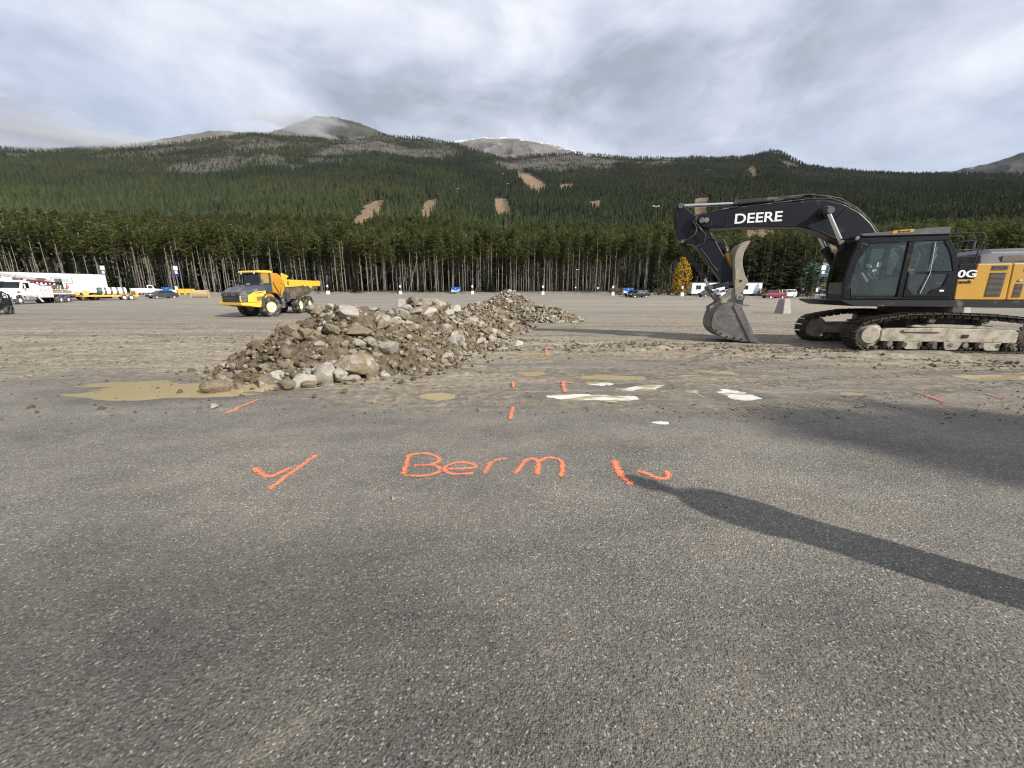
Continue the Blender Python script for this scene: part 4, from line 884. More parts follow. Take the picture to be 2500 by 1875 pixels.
MB().box((1.05, -.95, 2.15), (1.3, .7, .05)).build('walkway', m_blackp, ex)
MB().tube([(-2.3, -.3, 2.85), (-2.3, -.3, 3.9)], .012, 5).build('antenna', m_blackp, ex)
rl = MB()
for y_ in (1.25, .55):
    rl.tube([(.35, y_, 3.24), (-.36, y_, 3.25), (-.44, y_, 3.20), (-.46, y_, 3.10), (-.40, y_, 2.8), (-.38, y_, 2.42)], .018, 7)
    rl.tube([(.10, y_, 2.42), (.10, y_, 2.95), (.06, y_, 3.03), (-.38, y_, 3.05)], .016, 7); rl.tube([(.10, y_, 2.80), (-.40, y_, 2.81)], .016, 7); rl.tube([(.10, y_, 2.62), (-.38, y_, 2.62)], .016, 7)
rl.tube([(-.42, 1.25, 2.95), (-.50, 1.25, 2.98), (-.50, 1.25, 2.80), (-.40, 1.25, 2.68)], .012, 6)
rl.build('hand_rail', m_blackp, ex)
# cab
cab = empty('cab', (0, 0, 0), 0, ex)
def beam(pts, y0, y1, nm='pillar', mt=m_navy, bv=.012): return MB().prism(pts, y0, y1).build(nm, mt, cab, bv)
front_o = [(2.44, 3.20), (2.52, 2.90), (2.585, 2.60), (2.635, 2.25), (2.65, 1.97), (2.63, 1.70), (2.58, 1.47)]
front_i = [(2.40, 1.47), (2.46, 1.70), (2.485, 1.97), (2.47, 2.25), (2.41, 2.55), (2.31, 2.80), (2.16, 3.02)]
for (y0, y1) in ((1.34, 1.45), (.40, .50)):
    beam(front_o + front_i, y0, y1)
    beam([(2.47, 3.19), (2.16, 3.02), (.48, 3.06), (.42, 3.19)], y0, y1, 'roof_rail')
    beam([(1.30, 3.05), (1.30, 1.52), (1.17, 1.52), (1.17, 3.05)], y0 + .004, y1 - .004)
    beam([(.42, 3.10), (.28, 2.92), (.14, 2.60), (.05, 2.27), (.0, 1.95), (.02, 1.52), (.16, 1.52), (.13, 1.95), (.17, 2.25), (.26, 2.55), (.38, 2.82), (.52, 3.02)], y0, y1)
    beam([(2.40, 1.47), (2.40, 1.545), (.02, 1.545), (.02, 1.47)], y0 + .002, y1 - .002, 'sill')
beam([(.10, 1.47), (.10, 2.20), (-.0, 2.10), (.0, 1.47)], .45, 1.40, 'rear_wall'); beam([(2.58, 1.47), (2.60, 1.62), (2.47, 1.62), (2.45, 1.47)], .50, 1.34, 'nose_rail')
beam([(2.44, 3.20), (2.44, 3.12), (2.30, 3.05), (2.20, 3.12)], .50, 1.34, 'brow_rail')
MB().prism([(2.45, 3.195), (2.25, 3.26), (.55, 3.27), (.40, 3.19)], .38, 1.47).build('roof', m_navy, cab, .02)
dr = MB().prism([(1.165, 1.55), (1.165, 2.17), (1.10, 2.17), (1.10, 1.80), (.93, 1.62), (.62, 1.62), (.52, 1.75), (.33, 1.82), (.28, 2.0), (.26, 2.17), (.13, 2.17), (.09, 1.95), (.12, 1.55)], 1.40, 1.46).build('door', m_navy, cab, .01)
MB().prism([(1.165, 2.17), (1.165, 2.235), (.10, 2.235), (.085, 2.17)], 1.40, 1.46).build('door_rail', m_navy, dr)
MB().tube([(.72, 1.475, 3.0), (.68, 1.475, 2.2), (.80, 1.475, 1.65)], .012, 6).build('handle', m_chrome, dr)
MB().prism([(2.38, 1.55), (2.47, 1.97), (2.40, 2.55), (2.16, 3.015), (1.31, 3.045), (1.31, 1.55)], 1.390, 1.396).build('side_window', m_glass, cab)
MB().prism([(1.16, 2.24), (1.16, 3.04), (.50, 3.04), (.30, 2.72), (.14, 2.25)], 1.420, 1.426).build('door_window', m_glass, dr)
MB().prism([(1.10, 1.80), (.93, 1.62), (.62, 1.62), (.52, 1.75), (.33, 1.82), (.28, 2.0), (.26, 2.17), (1.10, 2.17)], 1.424, 1.430).build('door_window', m_glass, dr)
MB().prism([(2.38, 1.55), (2.47, 1.97), (2.40, 2.55), (2.16, 3.015), (1.31, 3.045), (1.31, 1.55)], .440, .446).build('side_window', m_glass, cab)
MB().prism([(1.16, 1.56), (1.16, 3.04), (.50, 3.04), (.30, 2.72), (.15, 2.25), (.15, 1.56)], .440, .446).build('side_window', m_glass, cab)
MB().strip([(2.60, 1.63), (2.625, 1.97), (2.59, 2.4), (2.50, 2.85), (2.44, 3.10)], .52, 1.32, .006).build('windshield', m_glass, cab)
MB().strip([(.07, 2.22), (.20, 2.62), (.34, 2.9), (.45, 3.05)], .52, 1.32, .006).build('rear_window', m_glass, cab)
st = MB(); st.box((.85, .92, 1.95), (.52, .50, .14)); st.prism([(.72, 1.95), (.58, 1.95), (.40, 2.72), (.50, 2.76)], .68, 1.16); st.box((.43, .92, 2.85), (.10, .28, .2)); st.box((.85, .92, 1.70), (.4, .4, .4)); st.build('seat', m_seat, cab, .04, seg=2)
cs = MB(); cs.prism([(1.75, 1.55), (1.75, 1.95), (1.55, 2.12), (1.0, 2.08), (1.0, 1.55)], 1.15, 1.30); cs.prism([(1.55, 1.55), (1.55, 2.05), (1.0, 2.08), (1.0, 1.55)], .55, .68); cs.cyl((1.62, 1.22, 2.08), (1.68, 1.22, 2.30), .025); cs.cyl((1.5, .61, 2.05), (1.56, .61, 2.28), .025); cs.box((2.05, .60, 2.15), (.06, .22, .18)); cs.cyl((2.2, .95, 1.5), (2.28, .95, 1.95), .02); cs.cyl((2.2, 1.1, 1.5), (2.28, 1.1, 1.95), .02)
cs.build('control_console', m_seat, cab, .015)
MB().tube([(1.92, .60, 1.6), (1.95, .60, 2.1)], .02).build('monitor_arm', m_blackp, cab)
for (x_, z_, w_, h_) in ((1.62, 2.48, .14, .10), (1.36, 2.5, .13, .14), (1.45, 2.32, .12, .08)): MB().box((x_, .452, z_), (w_, .006, h_)).build('sticker', m_decal, cab)
MB().box((.32, 1.465, 1.72), (.10, .004, .05)).build('sticker', m_decal, dr)
gd = MB().prism([(2.50, 3.285), (2.41, 3.225), (.52, 3.215), (.46, 3.23), (.45, 3.395), (.60, 3.40)], .42, 1.475).build('roof_guard', m_grey, ex, .01)
MB().prism([(1.75, 3.262), (1.74, 3.345), (1.27, 3.372), (1.28, 3.286)], 1.476, 1.482).build('sign_plate', m_ochre, gd)
lettering('Brandt', m_dkdecal, gd, .085, (1.49, 1.484, 3.315), (R_(90), R_(-3), R_(180)), .002, .002, 1.25)
for y_ in (1.35, .55): MB().lathe([(.055, 0), (.06, .03), (.05, .07), (.01, .07)], (2.44, y_, 3.19), (1, 0, -.1), 14).build('work_light', m_lamp, gd)
MB().tube([(2.30, 1.50, 2.98), (2.45, 1.56, 3.02), (2.47, 1.58, 2.85)], .014, 6).build('mirror_arm', m_blackp, ex)
lettering('0G', m_decal, ex, .26, (-.17, 1.440, 2.16), (R_(90), 0, R_(180)), .003, .008, 1.3)
lettering('Brandt', m_dkdecal, ex, .13, (-.10, 1.436, 1.955), (R_(90), 0, R_(180)), .003, .003, 1.15)
lettering('LC', m_decal, ex, .10, (.30, 1.30, 1.93), (R_(90), 0, R_(180)), .002, .002, 1.2)
# boom
boom = MB().prism([(6.60, 4.05), (6.575, 4.15), (6.48, 4.21), (6.20, 4.235), (5.56, 4.335), (4.30, 4.42), (3.40, 4.47), (2.93, 4.44), (2.50, 4.31), (2.05, 4.05), (1.72, 3.74), (1.50, 3.45), (1.05, 2.75), (.72, 2.05), (.55, 1.72), (.30, 1.62), (.15, 1.80), (.30, 2.05),
                   (.75, 2.35), (1.35, 2.62), (1.96, 2.97), (2.15, 3.08), (2.63, 3.32), (3.02, 3.53), (3.59, 3.70), (5.17, 3.775), (5.96, 3.75), (6.37, 3.785), (6.52, 3.88)][::-1], -.30, .28).build('boom', m_navy, ex, .025, seg=2)
wl = MB(); wl.tube([(2.15, .285, 3.11), (2.63, .285, 3.35), (3.02, .285, 3.56), (3.59, .285, 3.73), (5.17, .285, 3.805), (5.95, .285, 3.78)], .014, 5); wl.tube([(5.70, .285, 4.07), (5.72, .285, 3.88), (5.80, .285, 3.84), (6.15, .285, 3.85), (6.2, .285, 4.05), (6.16, .285, 4.09)], .012, 5); wl.build('weld_bead', m_navy, boom)
lettering('DEERE', m_decal, boom, .42, (4.80, .284, 4.015), (R_(90), R_(-1), R_(180)), .003, .007, 1.16, .0, 'lettering', 1.0)
for (x_, z_, r_) in ((6.47, 4.01, .12), (6.33, 4.01, .11)): MB().cyl((x_, .29, z_), (x_, .355, z_), r_ * .75, None, 20).build('pin', m_grey, boom, .012)
MB().lathe([(.20, 0), (.20, .03), (.15, .05), (.15, .10), (.02, .10)], (2.97, .28, 4.09), (0, 1, 0), 24).build('pin_boss', m_navy, boom)
MB().cyl((2.97, .37, 4.09), (2.97, .66, 4.09), .10, None, 18).build('pin', m_grey, boom, .012)
hs = MB()
hs.tube([(3.35, .10, 4.60), (3.0, .10, 4.62), (2.55, .12, 4.50), (2.1, .12, 4.23), (1.75, .12, 3.92), (1.3, .14, 3.35), (1.0, .14, 2.8)], .028, 6)
hs.tube([(4.35, .16, 4.50), (3.9, .18, 4.62), (3.4, .18, 4.66), (2.95, .18, 4.56), (2.45, .2, 4.36), (2.0, .2, 4.08), (1.6, .2, 3.65), (1.2, .2, 3.05)], .024, 6)
hs.tube([(5.5, .22, 4.36), (4.8, .22, 4.42), (4.0, .22, 4.48), (3.3, .22, 4.53), (2.8, .22, 4.48), (2.4, .24, 4.31), (2.0, .24, 4.05), (1.5, .24, 3.5)], .02, 6)
hs.tube([(6.25, .24, 4.27), (5.9, .24, 4.33), (5.4, .24, 4.40)], .025, 6); hs.tube([(6.2, -.1, 4.30), (5.6, -.1, 4.40), (4.5, -.1, 4.5)], .025, 6)
hs.tube([(2.30, .285, 4.28), (2.45, .33, 4.12), (2.62, .3, 3.9)], .010, 5)
hs.build('hydraulic_hose', m_rubber, boom, smooth=True)
# arm cylinder above the boom
ac = MB().cyl((5.45, 0, 4.535), (3.55, 0, 4.60), .105, None, 20); ac.cyl((5.50, 0, 4.533), (5.38, 0, 4.537), .125, None, 20); ac.lathe([(.10, -.11), (.13, -.09), (.13, .09), (.10, .11)], (3.42, 0, 4.58), (0, 1, 0), 18); aco = ac.build('arm_cylinder', m_blackp, ex, smooth=True)
MB().cyl((7.14, 0, 4.555), (5.45, 0, 4.535), .055, None, 16).build('piston_rod', m_chrome, aco, smooth=True)
MB().prism([(3.62, 4.44), (3.54, 4.62), (3.42, 4.72), (3.30, 4.62), (3.20, 4.45)], -.16, -.12).build('cylinder_lug', m_navy, boom); MB().prism([(3.62, 4.44), (3.54, 4.62), (3.42, 4.72), (3.30, 4.62), (3.20, 4.45)], .12, .16).build('cylinder_lug', m_navy, boom)
for y_ in (.52, -.54):
    bcyl = MB().cyl((2.44, y_, 3.07), (1.55, y_, 1.75), .115, None, 20); bcyl.cyl((2.48, y_, 3.13), (2.38, y_, 2.98), .145, None, 20); bo = bcyl.build('boom_cylinder', m_blackp, ex, smooth=True)
    MB().cyl((2.99, y_, 4.08), (2.44, y_, 3.09), .06, None, 16).build('piston_rod', m_chrome, bo, smooth=True)
    MB().tube([(2.30, y_ + .06, 3.0), (2.15, y_ + .1, 2.85), (1.9, y_ + .1, 2.4), (1.5, y_ + .05, 2.0)], .02, 6).build('hydraulic_hose', m_rubber, bo)
    MB().prism([(1.75, 1.46), (1.62, 1.85), (1.48, 1.85), (1.25, 1.46)], y_ - .15, y_ - .11).build('cylinder_lug', m_blackp, ex)
for y_ in (.33, -.35): MB().prism([(.85, 1.46), (.75, 2.0), (.50, 2.25), (.2, 2.2), (-.1, 1.46)], y_ - .04, y_ + .04).build('boom_bracket', m_blackp, ex)
# stick
stick = MB().prism([(7.31, 4.42), (7.27, 4.56), (7.14, 4.62), (7.04, 4.57), (7.0, 4.47), (6.78, 4.28), (6.64, 4.18), (6.40, 4.16), (6.22, 3.79), (5.75, 3.05), (5.33, 2.40), (5.20, 1.95), (5.22, 1.82), (5.34, 1.82), (5.60, 2.05), (6.02, 2.58), (6.42, 3.10), (6.62, 3.28), (6.99, 3.32), (7.13, 3.45), (7.25, 3.84)], -.22, .21).build('stick', m_navy, ex, .02, seg=2)
for (x_, z_, r_) in ((7.16, 4.51, .085), (7.0, 3.375, .06), (5.37, 1.97, .07)): MB().cyl((x_, .215, z_), (x_, .27, z_), r_, None, 18).build('pin', m_grey, stick, .01)
sh_ = MB()
sh_.tube([(6.45, .26, 4.27), (6.62, .30, 4.12), (6.66, .32, 3.95), (6.50, .32, 3.78), (6.30, .30, 3.55), (6.32, .28, 3.32), (6.55, .26, 3.20)], .026, 6)
sh_.tube([(6.35, .25, 4.25), (6.60, .33, 4.2), (6.74, .34, 3.98), (6.60, .33, 3.78), (6.62, .30, 3.60), (6.85, .26, 3.42), (7.05, .24, 3.40)], .022, 6)
sh_.tube([(6.42, .24, 3.25), (6.25, .27, 3.42), (6.0, .28, 3.52), (5.75, .24, 3.42), (5.58, .20, 3.20), (5.52, .15, 3.12)], .018, 6)
sh_.tube([(6.40, .22, 3.12), (6.2, .24, 2.88), (5.95, .24, 2.55), (5.80, .24, 2.40)], .022, 6); sh_.tube([(6.46, .18, 3.1), (6.25, .2, 2.8), (6.0, .2, 2.5)], .016, 6)
sh_.build('hydraulic_hose', m_rubber, stick, smooth=True)
bk = MB().cyl((7.0, 0, 3.37), (6.14, 0, 2.19), .085, None, 18); bk.cyl((6.20, 0, 2.27), (6.11, 0, 2.15), .105, None, 18); bko = bk.build('bucket_cylinder', m_blackp, ex, smooth=True)
MB().cyl((6.14, 0, 2.19), (5.95, 0, 1.86), .05, None, 14).build('piston_rod', m_chrome, bko, smooth=True)
for y_ in (-.27, .24):
    MB().prism([(5.98, 1.92), (6.06, 1.85), (5.98, 1.77), (5.70, 1.83), (5.40, 1.90), (5.33, 1.98), (5.40, 2.05), (5.70, 1.98)], y_, y_ + .05).build('idler_link', m_blackp, ex, .01)
MB().prism([(6.02, 1.90), (6.08, 1.82), (5.65, 1.30), (5.52, 1.28), (5.48, 1.38)], -.14, .13).build('bucket_link', m_steel, ex, .02)
MB().cyl((5.97, -.33, 1.84), (5.97, .33, 1.84), .075, None, 16).build('link_pin', m_grey, ex, .01)
tcy = MB().cyl((5.60, 0, 3.10), (5.26, 0, 2.40), .085, None, 18); tco = tcy.build('thumb_cylinder', m_ochre, ex, smooth=True)
MB().cyl((5.63, 0, 3.17), (5.54, 0, 2.99), .115, None, 18).build('cylinder_collar', m_blackp, tco); MB().cyl((5.26, 0, 2.40), (5.10, 0, 2.05), .045, None, 12).build('piston_rod', m_chrome, tco)
MB().prism([(5.95, 3.30), (5.72, 3.32), (5.56, 3.12), (5.62, 3.02), (5.80, 3.08)], -.12, .12).build('thumb_bracket', m_navy, stick, .01)
# coupler, bucket and thumb
for y_ in (-.30, .26):
    MB().prism([(5.895, .99), (5.92, 1.20), (5.63, 1.41), (5.40, 1.55), (5.20, 1.90), (5.06, 1.86), (5.02, 1.62), (4.90, 1.50), (4.90, 1.24), (5.05, 1.18), (5.246, 1.26), (5.48, 1.22), (5.66, .98), (5.80, .92)], y_, y_ + .05).build('coupler_plate', m_thumb, ex, .012)
MB().cyl((5.54, -.42, 1.37), (5.54, .40, 1.37), .08, None, 16).build('bucket_pin', m_thumb, ex, .01); MB().cyl((5.05, -.42, 1.50), (5.05, .42, 1.50), .08, None, 16).build('bucket_pin', m_thumb, ex, .01)
back = [(4.78, 1.24), (5.13, 1.27), (5.35, 1.32), (5.58, 1.30), (5.73, 1.18), (5.83, .98), (5.875, .75), (5.86, .56), (5.78, .39), (5.60, .255), (5.345, .15), (4.86, .08), (4.42, .045)]
bkt = empty('bucket', (0, 0, 0), 0, ex)
MB().strip(back, -.62, .58, .035).build('shell', m_steel, bkt, .006)
side_ = [(4.40, .03)] + [(4.56, .30), (4.82, .72), (4.95, 1.0), (4.98, 1.20)] + back[1:]
for y_ in (-.655, .585): MB().prism(side_, y_, y_ + .035).build('side_plate', m_steel, bkt, .006)
for y_ in (-.68, .62): MB().prism([(4.37, .02), (4.62, .05), (5.28, 1.24), (5.22, 1.31), (5.05, 1.27), (4.93, 1.05)], y_, y_ + .03).build('side_cutter', m_steel, bkt, .006)
MB().prism([(4.55, .05), (4.30, .015), (4.26, .025), (4.54, .105)], -.69, .65).build('cutting_edge', m_steel, bkt, .004)
for y_ in (.66, -.70):
    for (x_, z_) in ((5.70, .42), (5.55, .30), (5.35, .21), (5.12, .17), (4.90, .14)): MB().cyl((x_, y_ - (.03 if y_ > 0 else -.0), z_), (x_, y_ - (.03 if y_ > 0 else 0) + .012, z_), .035, None, 8).build('wear_button', m_blackp, bkt)
MB().box((5.38, .625, .93), (.40, .012, .09), Matrix.Rotation(.12, 3, 'Y')).build('wear_plate', m_steel, bkt, .004)
th_o = [(5.17, 1.50), (5.24, 1.90), (5.30, 2.39), (5.345, 2.74), (5.34, 2.92), (5.29, 3.09), (5.21, 3.20), (5.10, 3.27), (4.945, 3.31)]
th_i = [(5.03, 3.12), (5.085, 2.98), (5.107, 2.77), (5.09, 2.60), (5.05, 2.45), (4.955, 2.20), (4.855, 2.06), (4.87, 1.98), (4.94, 1.81), (4.955, 1.67), (4.885, 1.52), (4.92, 1.43), (5.0, 1.40), (5.10, 1.42)]
thb = empty('thumb', (0, 0, 0), 0, ex)
for y_ in (-.36, .31): MB().prism(th_o + th_i, y_, y_ + .05).build('thumb_plate', m_thumb, thb, .008)
MB().strip(th_o[1:][::-1], -.31, .31, .03).build('thumb_web', m_thumb, thb); MB().strip(th_i[:6], -.31, .31, .02).build('thumb_web', m_thumb, thb)
MB().cyl((5.08, .355, 2.05), (5.08, .365, 2.05), .045, None, 14).build('pin_hole', m_dkdecal, thb); MB().prism([(5.24, 2.10), (5.27, 2.45), (5.16, 2.47), (5.13, 2.12)], .361, .366).build('rust_patch', m_tan, thb)
MB().cyl((5.06, -.42, 1.52), (5.06, .42, 1.52), .11, None, 20).build('thumb_pin', m_thumb, thb, .015)
# ================================================================== articulated dump truck (x forward; origin under the front axle)
DTR = R_(247); dt = empty('dump_truck', (-18.62, 28.9, 0), DTR); tag(dt, 'yellow articulated dump truck with grey hood and empty orange bed', 'dump truck')
# rear unit relative to the front unit
_rw = Vector((-19.27, 34.0, 0)) - Vector((-18.62, 28.9, 0)); _ra = R_(-86) - DTR
RL = Matrix.Rotation(-DTR, 3, 'Z') @ _rw
def rear(mb, nm, mt, parent=None, **k):
    mb.v = [tuple(Matrix.Rotation(_ra, 3, 'Z') @ Vector(p) + RL) for p in mb.v]
    return mb.build(nm, mt, parent or dt, **k)
WM = wheel_mesh(.71, .60, .40, 26, 10)
for s_ in (1, -1):
    put_wheel(dt, WM, (m_rubber, m_tanrim), 0, 1.12 * s_, .70, s_)
    for x_ in (.86, -.86):
        p = Matrix.Rotation(_ra, 3, 'Z') @ Vector((x_, 1.14 * s_, .70)) + RL; put_wheel(dt, WM, (m_rubber, m_tanrim), p.x, p.y, p.z, s_, _ra)
# front unit
MB().prism([(-1.3, .75), (1.7, .75), (1.7, 1.1), (-1.3, 1.3)], -.55, .55).build('chassis', m_blackp, dt, .02)
MB().prism([(2.08, 1.03), (2.06, .84), (1.55, .80), (1.15, .72), (.60, .66), (.58, 1.04)], -1.18, 1.28).build('bumper', m_yellow, dt, .04, seg=2)
hood = MB().loft([[(1.95, y, z) for y, z in ((-1.0, 1.04), (1.12, 1.04), (1.16, 1.55), (.95, 1.74), (-.80, 1.74), (-1.02, 1.55))],
                  [(1.45, y, z) for y, z in ((-1.12, 1.04), (1.24, 1.04), (1.26, 1.68), (.95, 2.02), (-.80, 2.02), (-1.14, 1.68))],
                  [(.75, y, z) for y, z in ((-1.12, 1.04), (1.24, 1.04), (1.26, 1.80), (1.0, 2.22), (-.85, 2.22), (-1.14, 1.80))],
                  [(.20, y, z) for y, z in ((-1.12, 1.04), (1.24, 1.04), (1.26, 1.85), (1.02, 2.27), (-.88, 2.27), (-1.14, 1.85))]]).build('hood', m_slate, dt, .05, seg=2)
sp1 = MB().prism([(1.60, 1.06), (1.56, 1.52), (1.06, 1.74), (.25, 1.84), (.18, 1.06)], 1.262, 1.285).build('hood_side', m_yellow, dt, .012)
MB().prism([(.98, 1.15), (.98, 1.42), (.36, 1.46), (.36, 1.15)], 1.286, 1.294).build('side_grille', m_brass, sp1); MB().prism([(1.02, 1.62), (.40, 1.72), (.40, 1.78), (1.02, 1.68)], 1.286, 1.292).build('intake', m_brass, sp1)
MB().prism([(1.60, 1.06), (1.56, 1.52), (1.06, 1.74), (.25, 1.84), (.18, 1.06)], -1.16, -1.142).build('hood_side', m_yellow, dt, .012)
gr = MB().box((1.965, .05, 1.33), (.05, 1.72, .56))
gr.build('grille', m_blackp, dt, .03)
for zz in (1.12, 1.21, 1.30, 1.39, 1.48, 1.57): MB().box((1.995, .05, zz), (.02, 1.5, .035)).build('grille_bar', m_slate, dt)
for y_ in (-.36, .45): MB().box((2.0, y_, 1.52), (.03, .40, .11)).build('headlight', m_smoke, dt, .02)
for y_ in (-.93, 1.04): MB().box((1.93, y_, 1.28), (.06, .17, .42)).build('front_corner', m_yellow, dt, .02)
MB().prism([(1.62, 1.62), (1.60, 1.72), (1.15, 1.88), (1.10, 1.74)], 1.20, 1.27).build('headlight', m_smoke, dt, .02)
fd = MB().strip([(.66, 1.02), (.58, 1.36), (.36, 1.62), (.05, 1.72), (-.35, 1.72), (-.62, 1.58), (-.80, 1.25), (-.86, .85)], .85, 1.42, .06).build('fender', m_slate, dt, .015)
MB().strip([(.66, 1.02), (.58, 1.36), (.36, 1.62), (.05, 1.72), (-.35, 1.72), (-.62, 1.58), (-.80, 1.25), (-.86, .85)], -1.42, -.85, .06).build('fender', m_slate, dt, .015)
cabt = empty('cab', (0, 0, 0), 0, dt)
for y_ in (-.78, 1.05):
    for pts in ([(.52, 2.22), (.36, 3.06), (.27, 3.06), (.42, 2.2)], [(-.30, 1.72), (-.32, 3.06), (-.42, 3.06), (-.42, 1.72)]): MB().prism(pts, y_ - .04, y_ + .04).build('pillar', m_slate, cabt)
    MB().prism([(.42, 1.75), (.46, 2.22), (-.36, 2.20), (-.36, 1.72)], y_ - .03, y_ + .03).build('door', m_slate, cabt, .015)
    MB().prism([(.42, 2.22), (.30, 3.05), (-.32, 3.05), (-.32, 2.20)], y_ - .004, y_ + .004).build('side_window', m_glass, cabt)
MB().box((-.38, .135, 2.0), (.08, 1.78, .75)).build('rear_wall', m_slate, cabt); MB().box((.1, .135, 2.0), (.9, 1.75, .36)).build('dashboard', m_slate, cabt)
MB().strip([(.50, 2.24), (.34, 3.05)], -.76, 1.03, .01).build('windshield', m_glass, cabt); MB().box((.50, -.15, 2.30), (.04, .3, .05)).build('paper', m_decal, cabt)
MB().prism([(.62, 3.06), (.60, 3.15), (.40, 3.22), (-.42, 3.24), (-.52, 3.17), (-.52, 3.06)], -.92, 1.18).build('roof', m_yellow, cabt, .04, seg=2)
for y_ in (-.55, .82): MB().cyl((.56, y_, 3.03), (.62, y_, 3.03), .07, None, 12).build('work_light', m_lamp, cabt)
MB().box((-.12, .2, 2.2), (.35, .5, .9)).build('seat', m_seat, cabt, .05)
for y_ in (-1.02, 1.32): MB().tube([(.5, y_ * .92, 3.0), (.62, y_, 2.95), (.62, y_, 2.5)], .02, 6).build('mirror_arm', m_blackp, dt); MB().box((.62, y_, 2.55), (.06, .2, .36)).build('mirror', m_blackp, dt, .02)
rr_ = MB()
for z_ in (2.28, 2.52): rr_.tube([(1.35, -1.05, z_), (.55, -1.1, z_)], .018, 6)
for x_ in (1.35, .95, .55): rr_.tube([(x_, -1.08, 1.75), (x_, -1.08, 2.52)], .018, 6)
rr_.build('hand_rail', m_steel, dt)
stp = MB()
for z_ in (.75, 1.0, 1.3): stp.box((-1.0, 1.28, z_), (.4, .18, .04))
stp.tube([(-.82, 1.36, .7), (-.82, 1.36, 2.1)], .018); stp.tube([(-1.2, 1.36, .7), (-1.2, 1.36, 2.3), (-.9, 1.36, 2.35)], .018); stp.build('access_steps', m_blackp, dt)
MB().cyl((-1.75, 0, .55), (-1.75, 0, 1.3), .28).build('articulation_joint', m_steel, dt, .02)
rear(MB().prism([(3.4, .75), (3.4, 1.05), (-1.9, 1.15), (-1.9, .8)], -.45, .45), 'rear_frame', m_blackp, bevel=.02)
for x_ in (.86, -.86): rear(MB().cyl((x_, -.9, .70), (x_, .9, .70), .16), 'axle', m_blackp)
rear(MB().cyl((2.9, .75, .78), (2.1, .75, 1.05), .12), 'hydraulic_ram', m_white); rear(MB().cyl((1.7, 1.05, 1.30), (-.25, 1.22, 2.15), .085), 'hoist_cylinder', m_white); rear(MB().cyl((1.7, -1.05, 1.30), (-.25, -1.22, 2.15), .085), 'hoist_cylinder', m_white)
# dump bed: floor, sides, headboard, rails
fl = [(2.95, 1.32), (1.6, 1.26), (0, 1.36), (-1.7, 1.72), (-3.25, 2.25)]
rear(MB().strip(fl, -1.2, 1.2, .06), 'bed_floor', m_brownsteel)
for s_ in (1, -1):
    rear(MB().add([(2.95, 1.15 * s_, 1.30), (1.6, 1.15 * s_, 1.24), (0, 1.15 * s_, 1.34), (-1.7, 1.18 * s_, 1.70), (-3.25, 1.22 * s_, 2.22), (-3.25, 1.42 * s_, 2.35), (3.25, 1.42 * s_, 2.15)] + [(2.95, 1.09 * s_, 1.30), (1.6, 1.09 * s_, 1.24), (0, 1.09 * s_, 1.34), (-1.7, 1.12 * s_, 1.70), (-3.25, 1.16 * s_, 2.22), (-3.25, 1.36 * s_, 2.35), (3.25, 1.36 * s_, 2.15)],
         [(0, 1, 2, 3, 4, 5, 6), (13, 12, 11, 10, 9, 8, 7)] + [(i, i + 7, (i + 1) % 7 + 7, (i + 1) % 7) for i in range(7)]), 'bed_side', m_brownsteel)
    a, b_ = (1.36, 1.47) if s_ > 0 else (-1.47, -1.36)
    sp_ = rear(MB().prism([(3.30, 2.10), (3.30, 2.66), (2.9, 2.70), (-2.85, 2.76), (-3.05, 2.80), (-3.25, 2.72), (-3.30, 2.55), (-3.20, 2.32), (-2.95, 2.30), (-1.55, 2.30), (-1.15, 2.06), (-.75, 2.24), (-.45, 2.30), (.0, 2.20), (.35, 2.32), (.7, 2.24)], a, b_), 'bed_rail', m_yellow, bevel=.015)
    if s_ > 0:
        rear(MB().cyl((2.86, 1.471, 2.42), (2.86, 1.476, 2.42), .15, None, 20), 'badge', m_dkdecal, sp_)
        rear(MB().prism([(2.95, 2.36), (2.91, 2.50), (2.87, 2.44), (2.80, 2.46), (2.77, 2.35), (2.83, 2.39), (2.86, 2.33), (2.90, 2.38)], 1.477, 1.480), 'badge_emblem', m_yellow, sp_)
rear(MB().prism([(-1.42, 2.12), (-1.42, 2.64), (-1.0, 3.05), (-.85, 3.16), (.85, 3.16), (1.0, 3.05), (1.42, 2.64), (1.42, 2.12), (.95, 1.30), (-.95, 1.30)], 3.18, 3.28, 'x'), 'headboard', m_orange, bevel=.02)
rear(MB().prism([(2.25, 3.0), (3.18, 3.16), (3.30, 3.10), (3.30, 2.64), (2.75, 2.70)], 1.20, 1.28), 'headboard_wing', m_yellow); rear(MB().prism([(2.25, 3.0), (3.18, 3.16), (3.30, 3.10), (3.30, 2.64), (2.75, 2.70)], -1.28, -1.20), 'headboard_wing', m_yellow)
rear(MB().prism([(2.9, .95), (3.28, 1.3), (3.10, 2.15), (2.55, 1.95), (2.35, 1.15)], 1.16, 1.30), 'mud_guard', m_slate); rear(MB().prism([(2.9, .95), (3.28, 1.3), (3.10, 2.15), (2.55, 1.95), (2.35, 1.15)], -1.30, -1.16), 'mud_guard', m_slate)
for x_ in (3.31,): rear(MB().tube([(x_, 1.0, 1.5), (x_, .62, 2.35), (x_, .62, 2.5)], .02), 'cable', m_blackp)

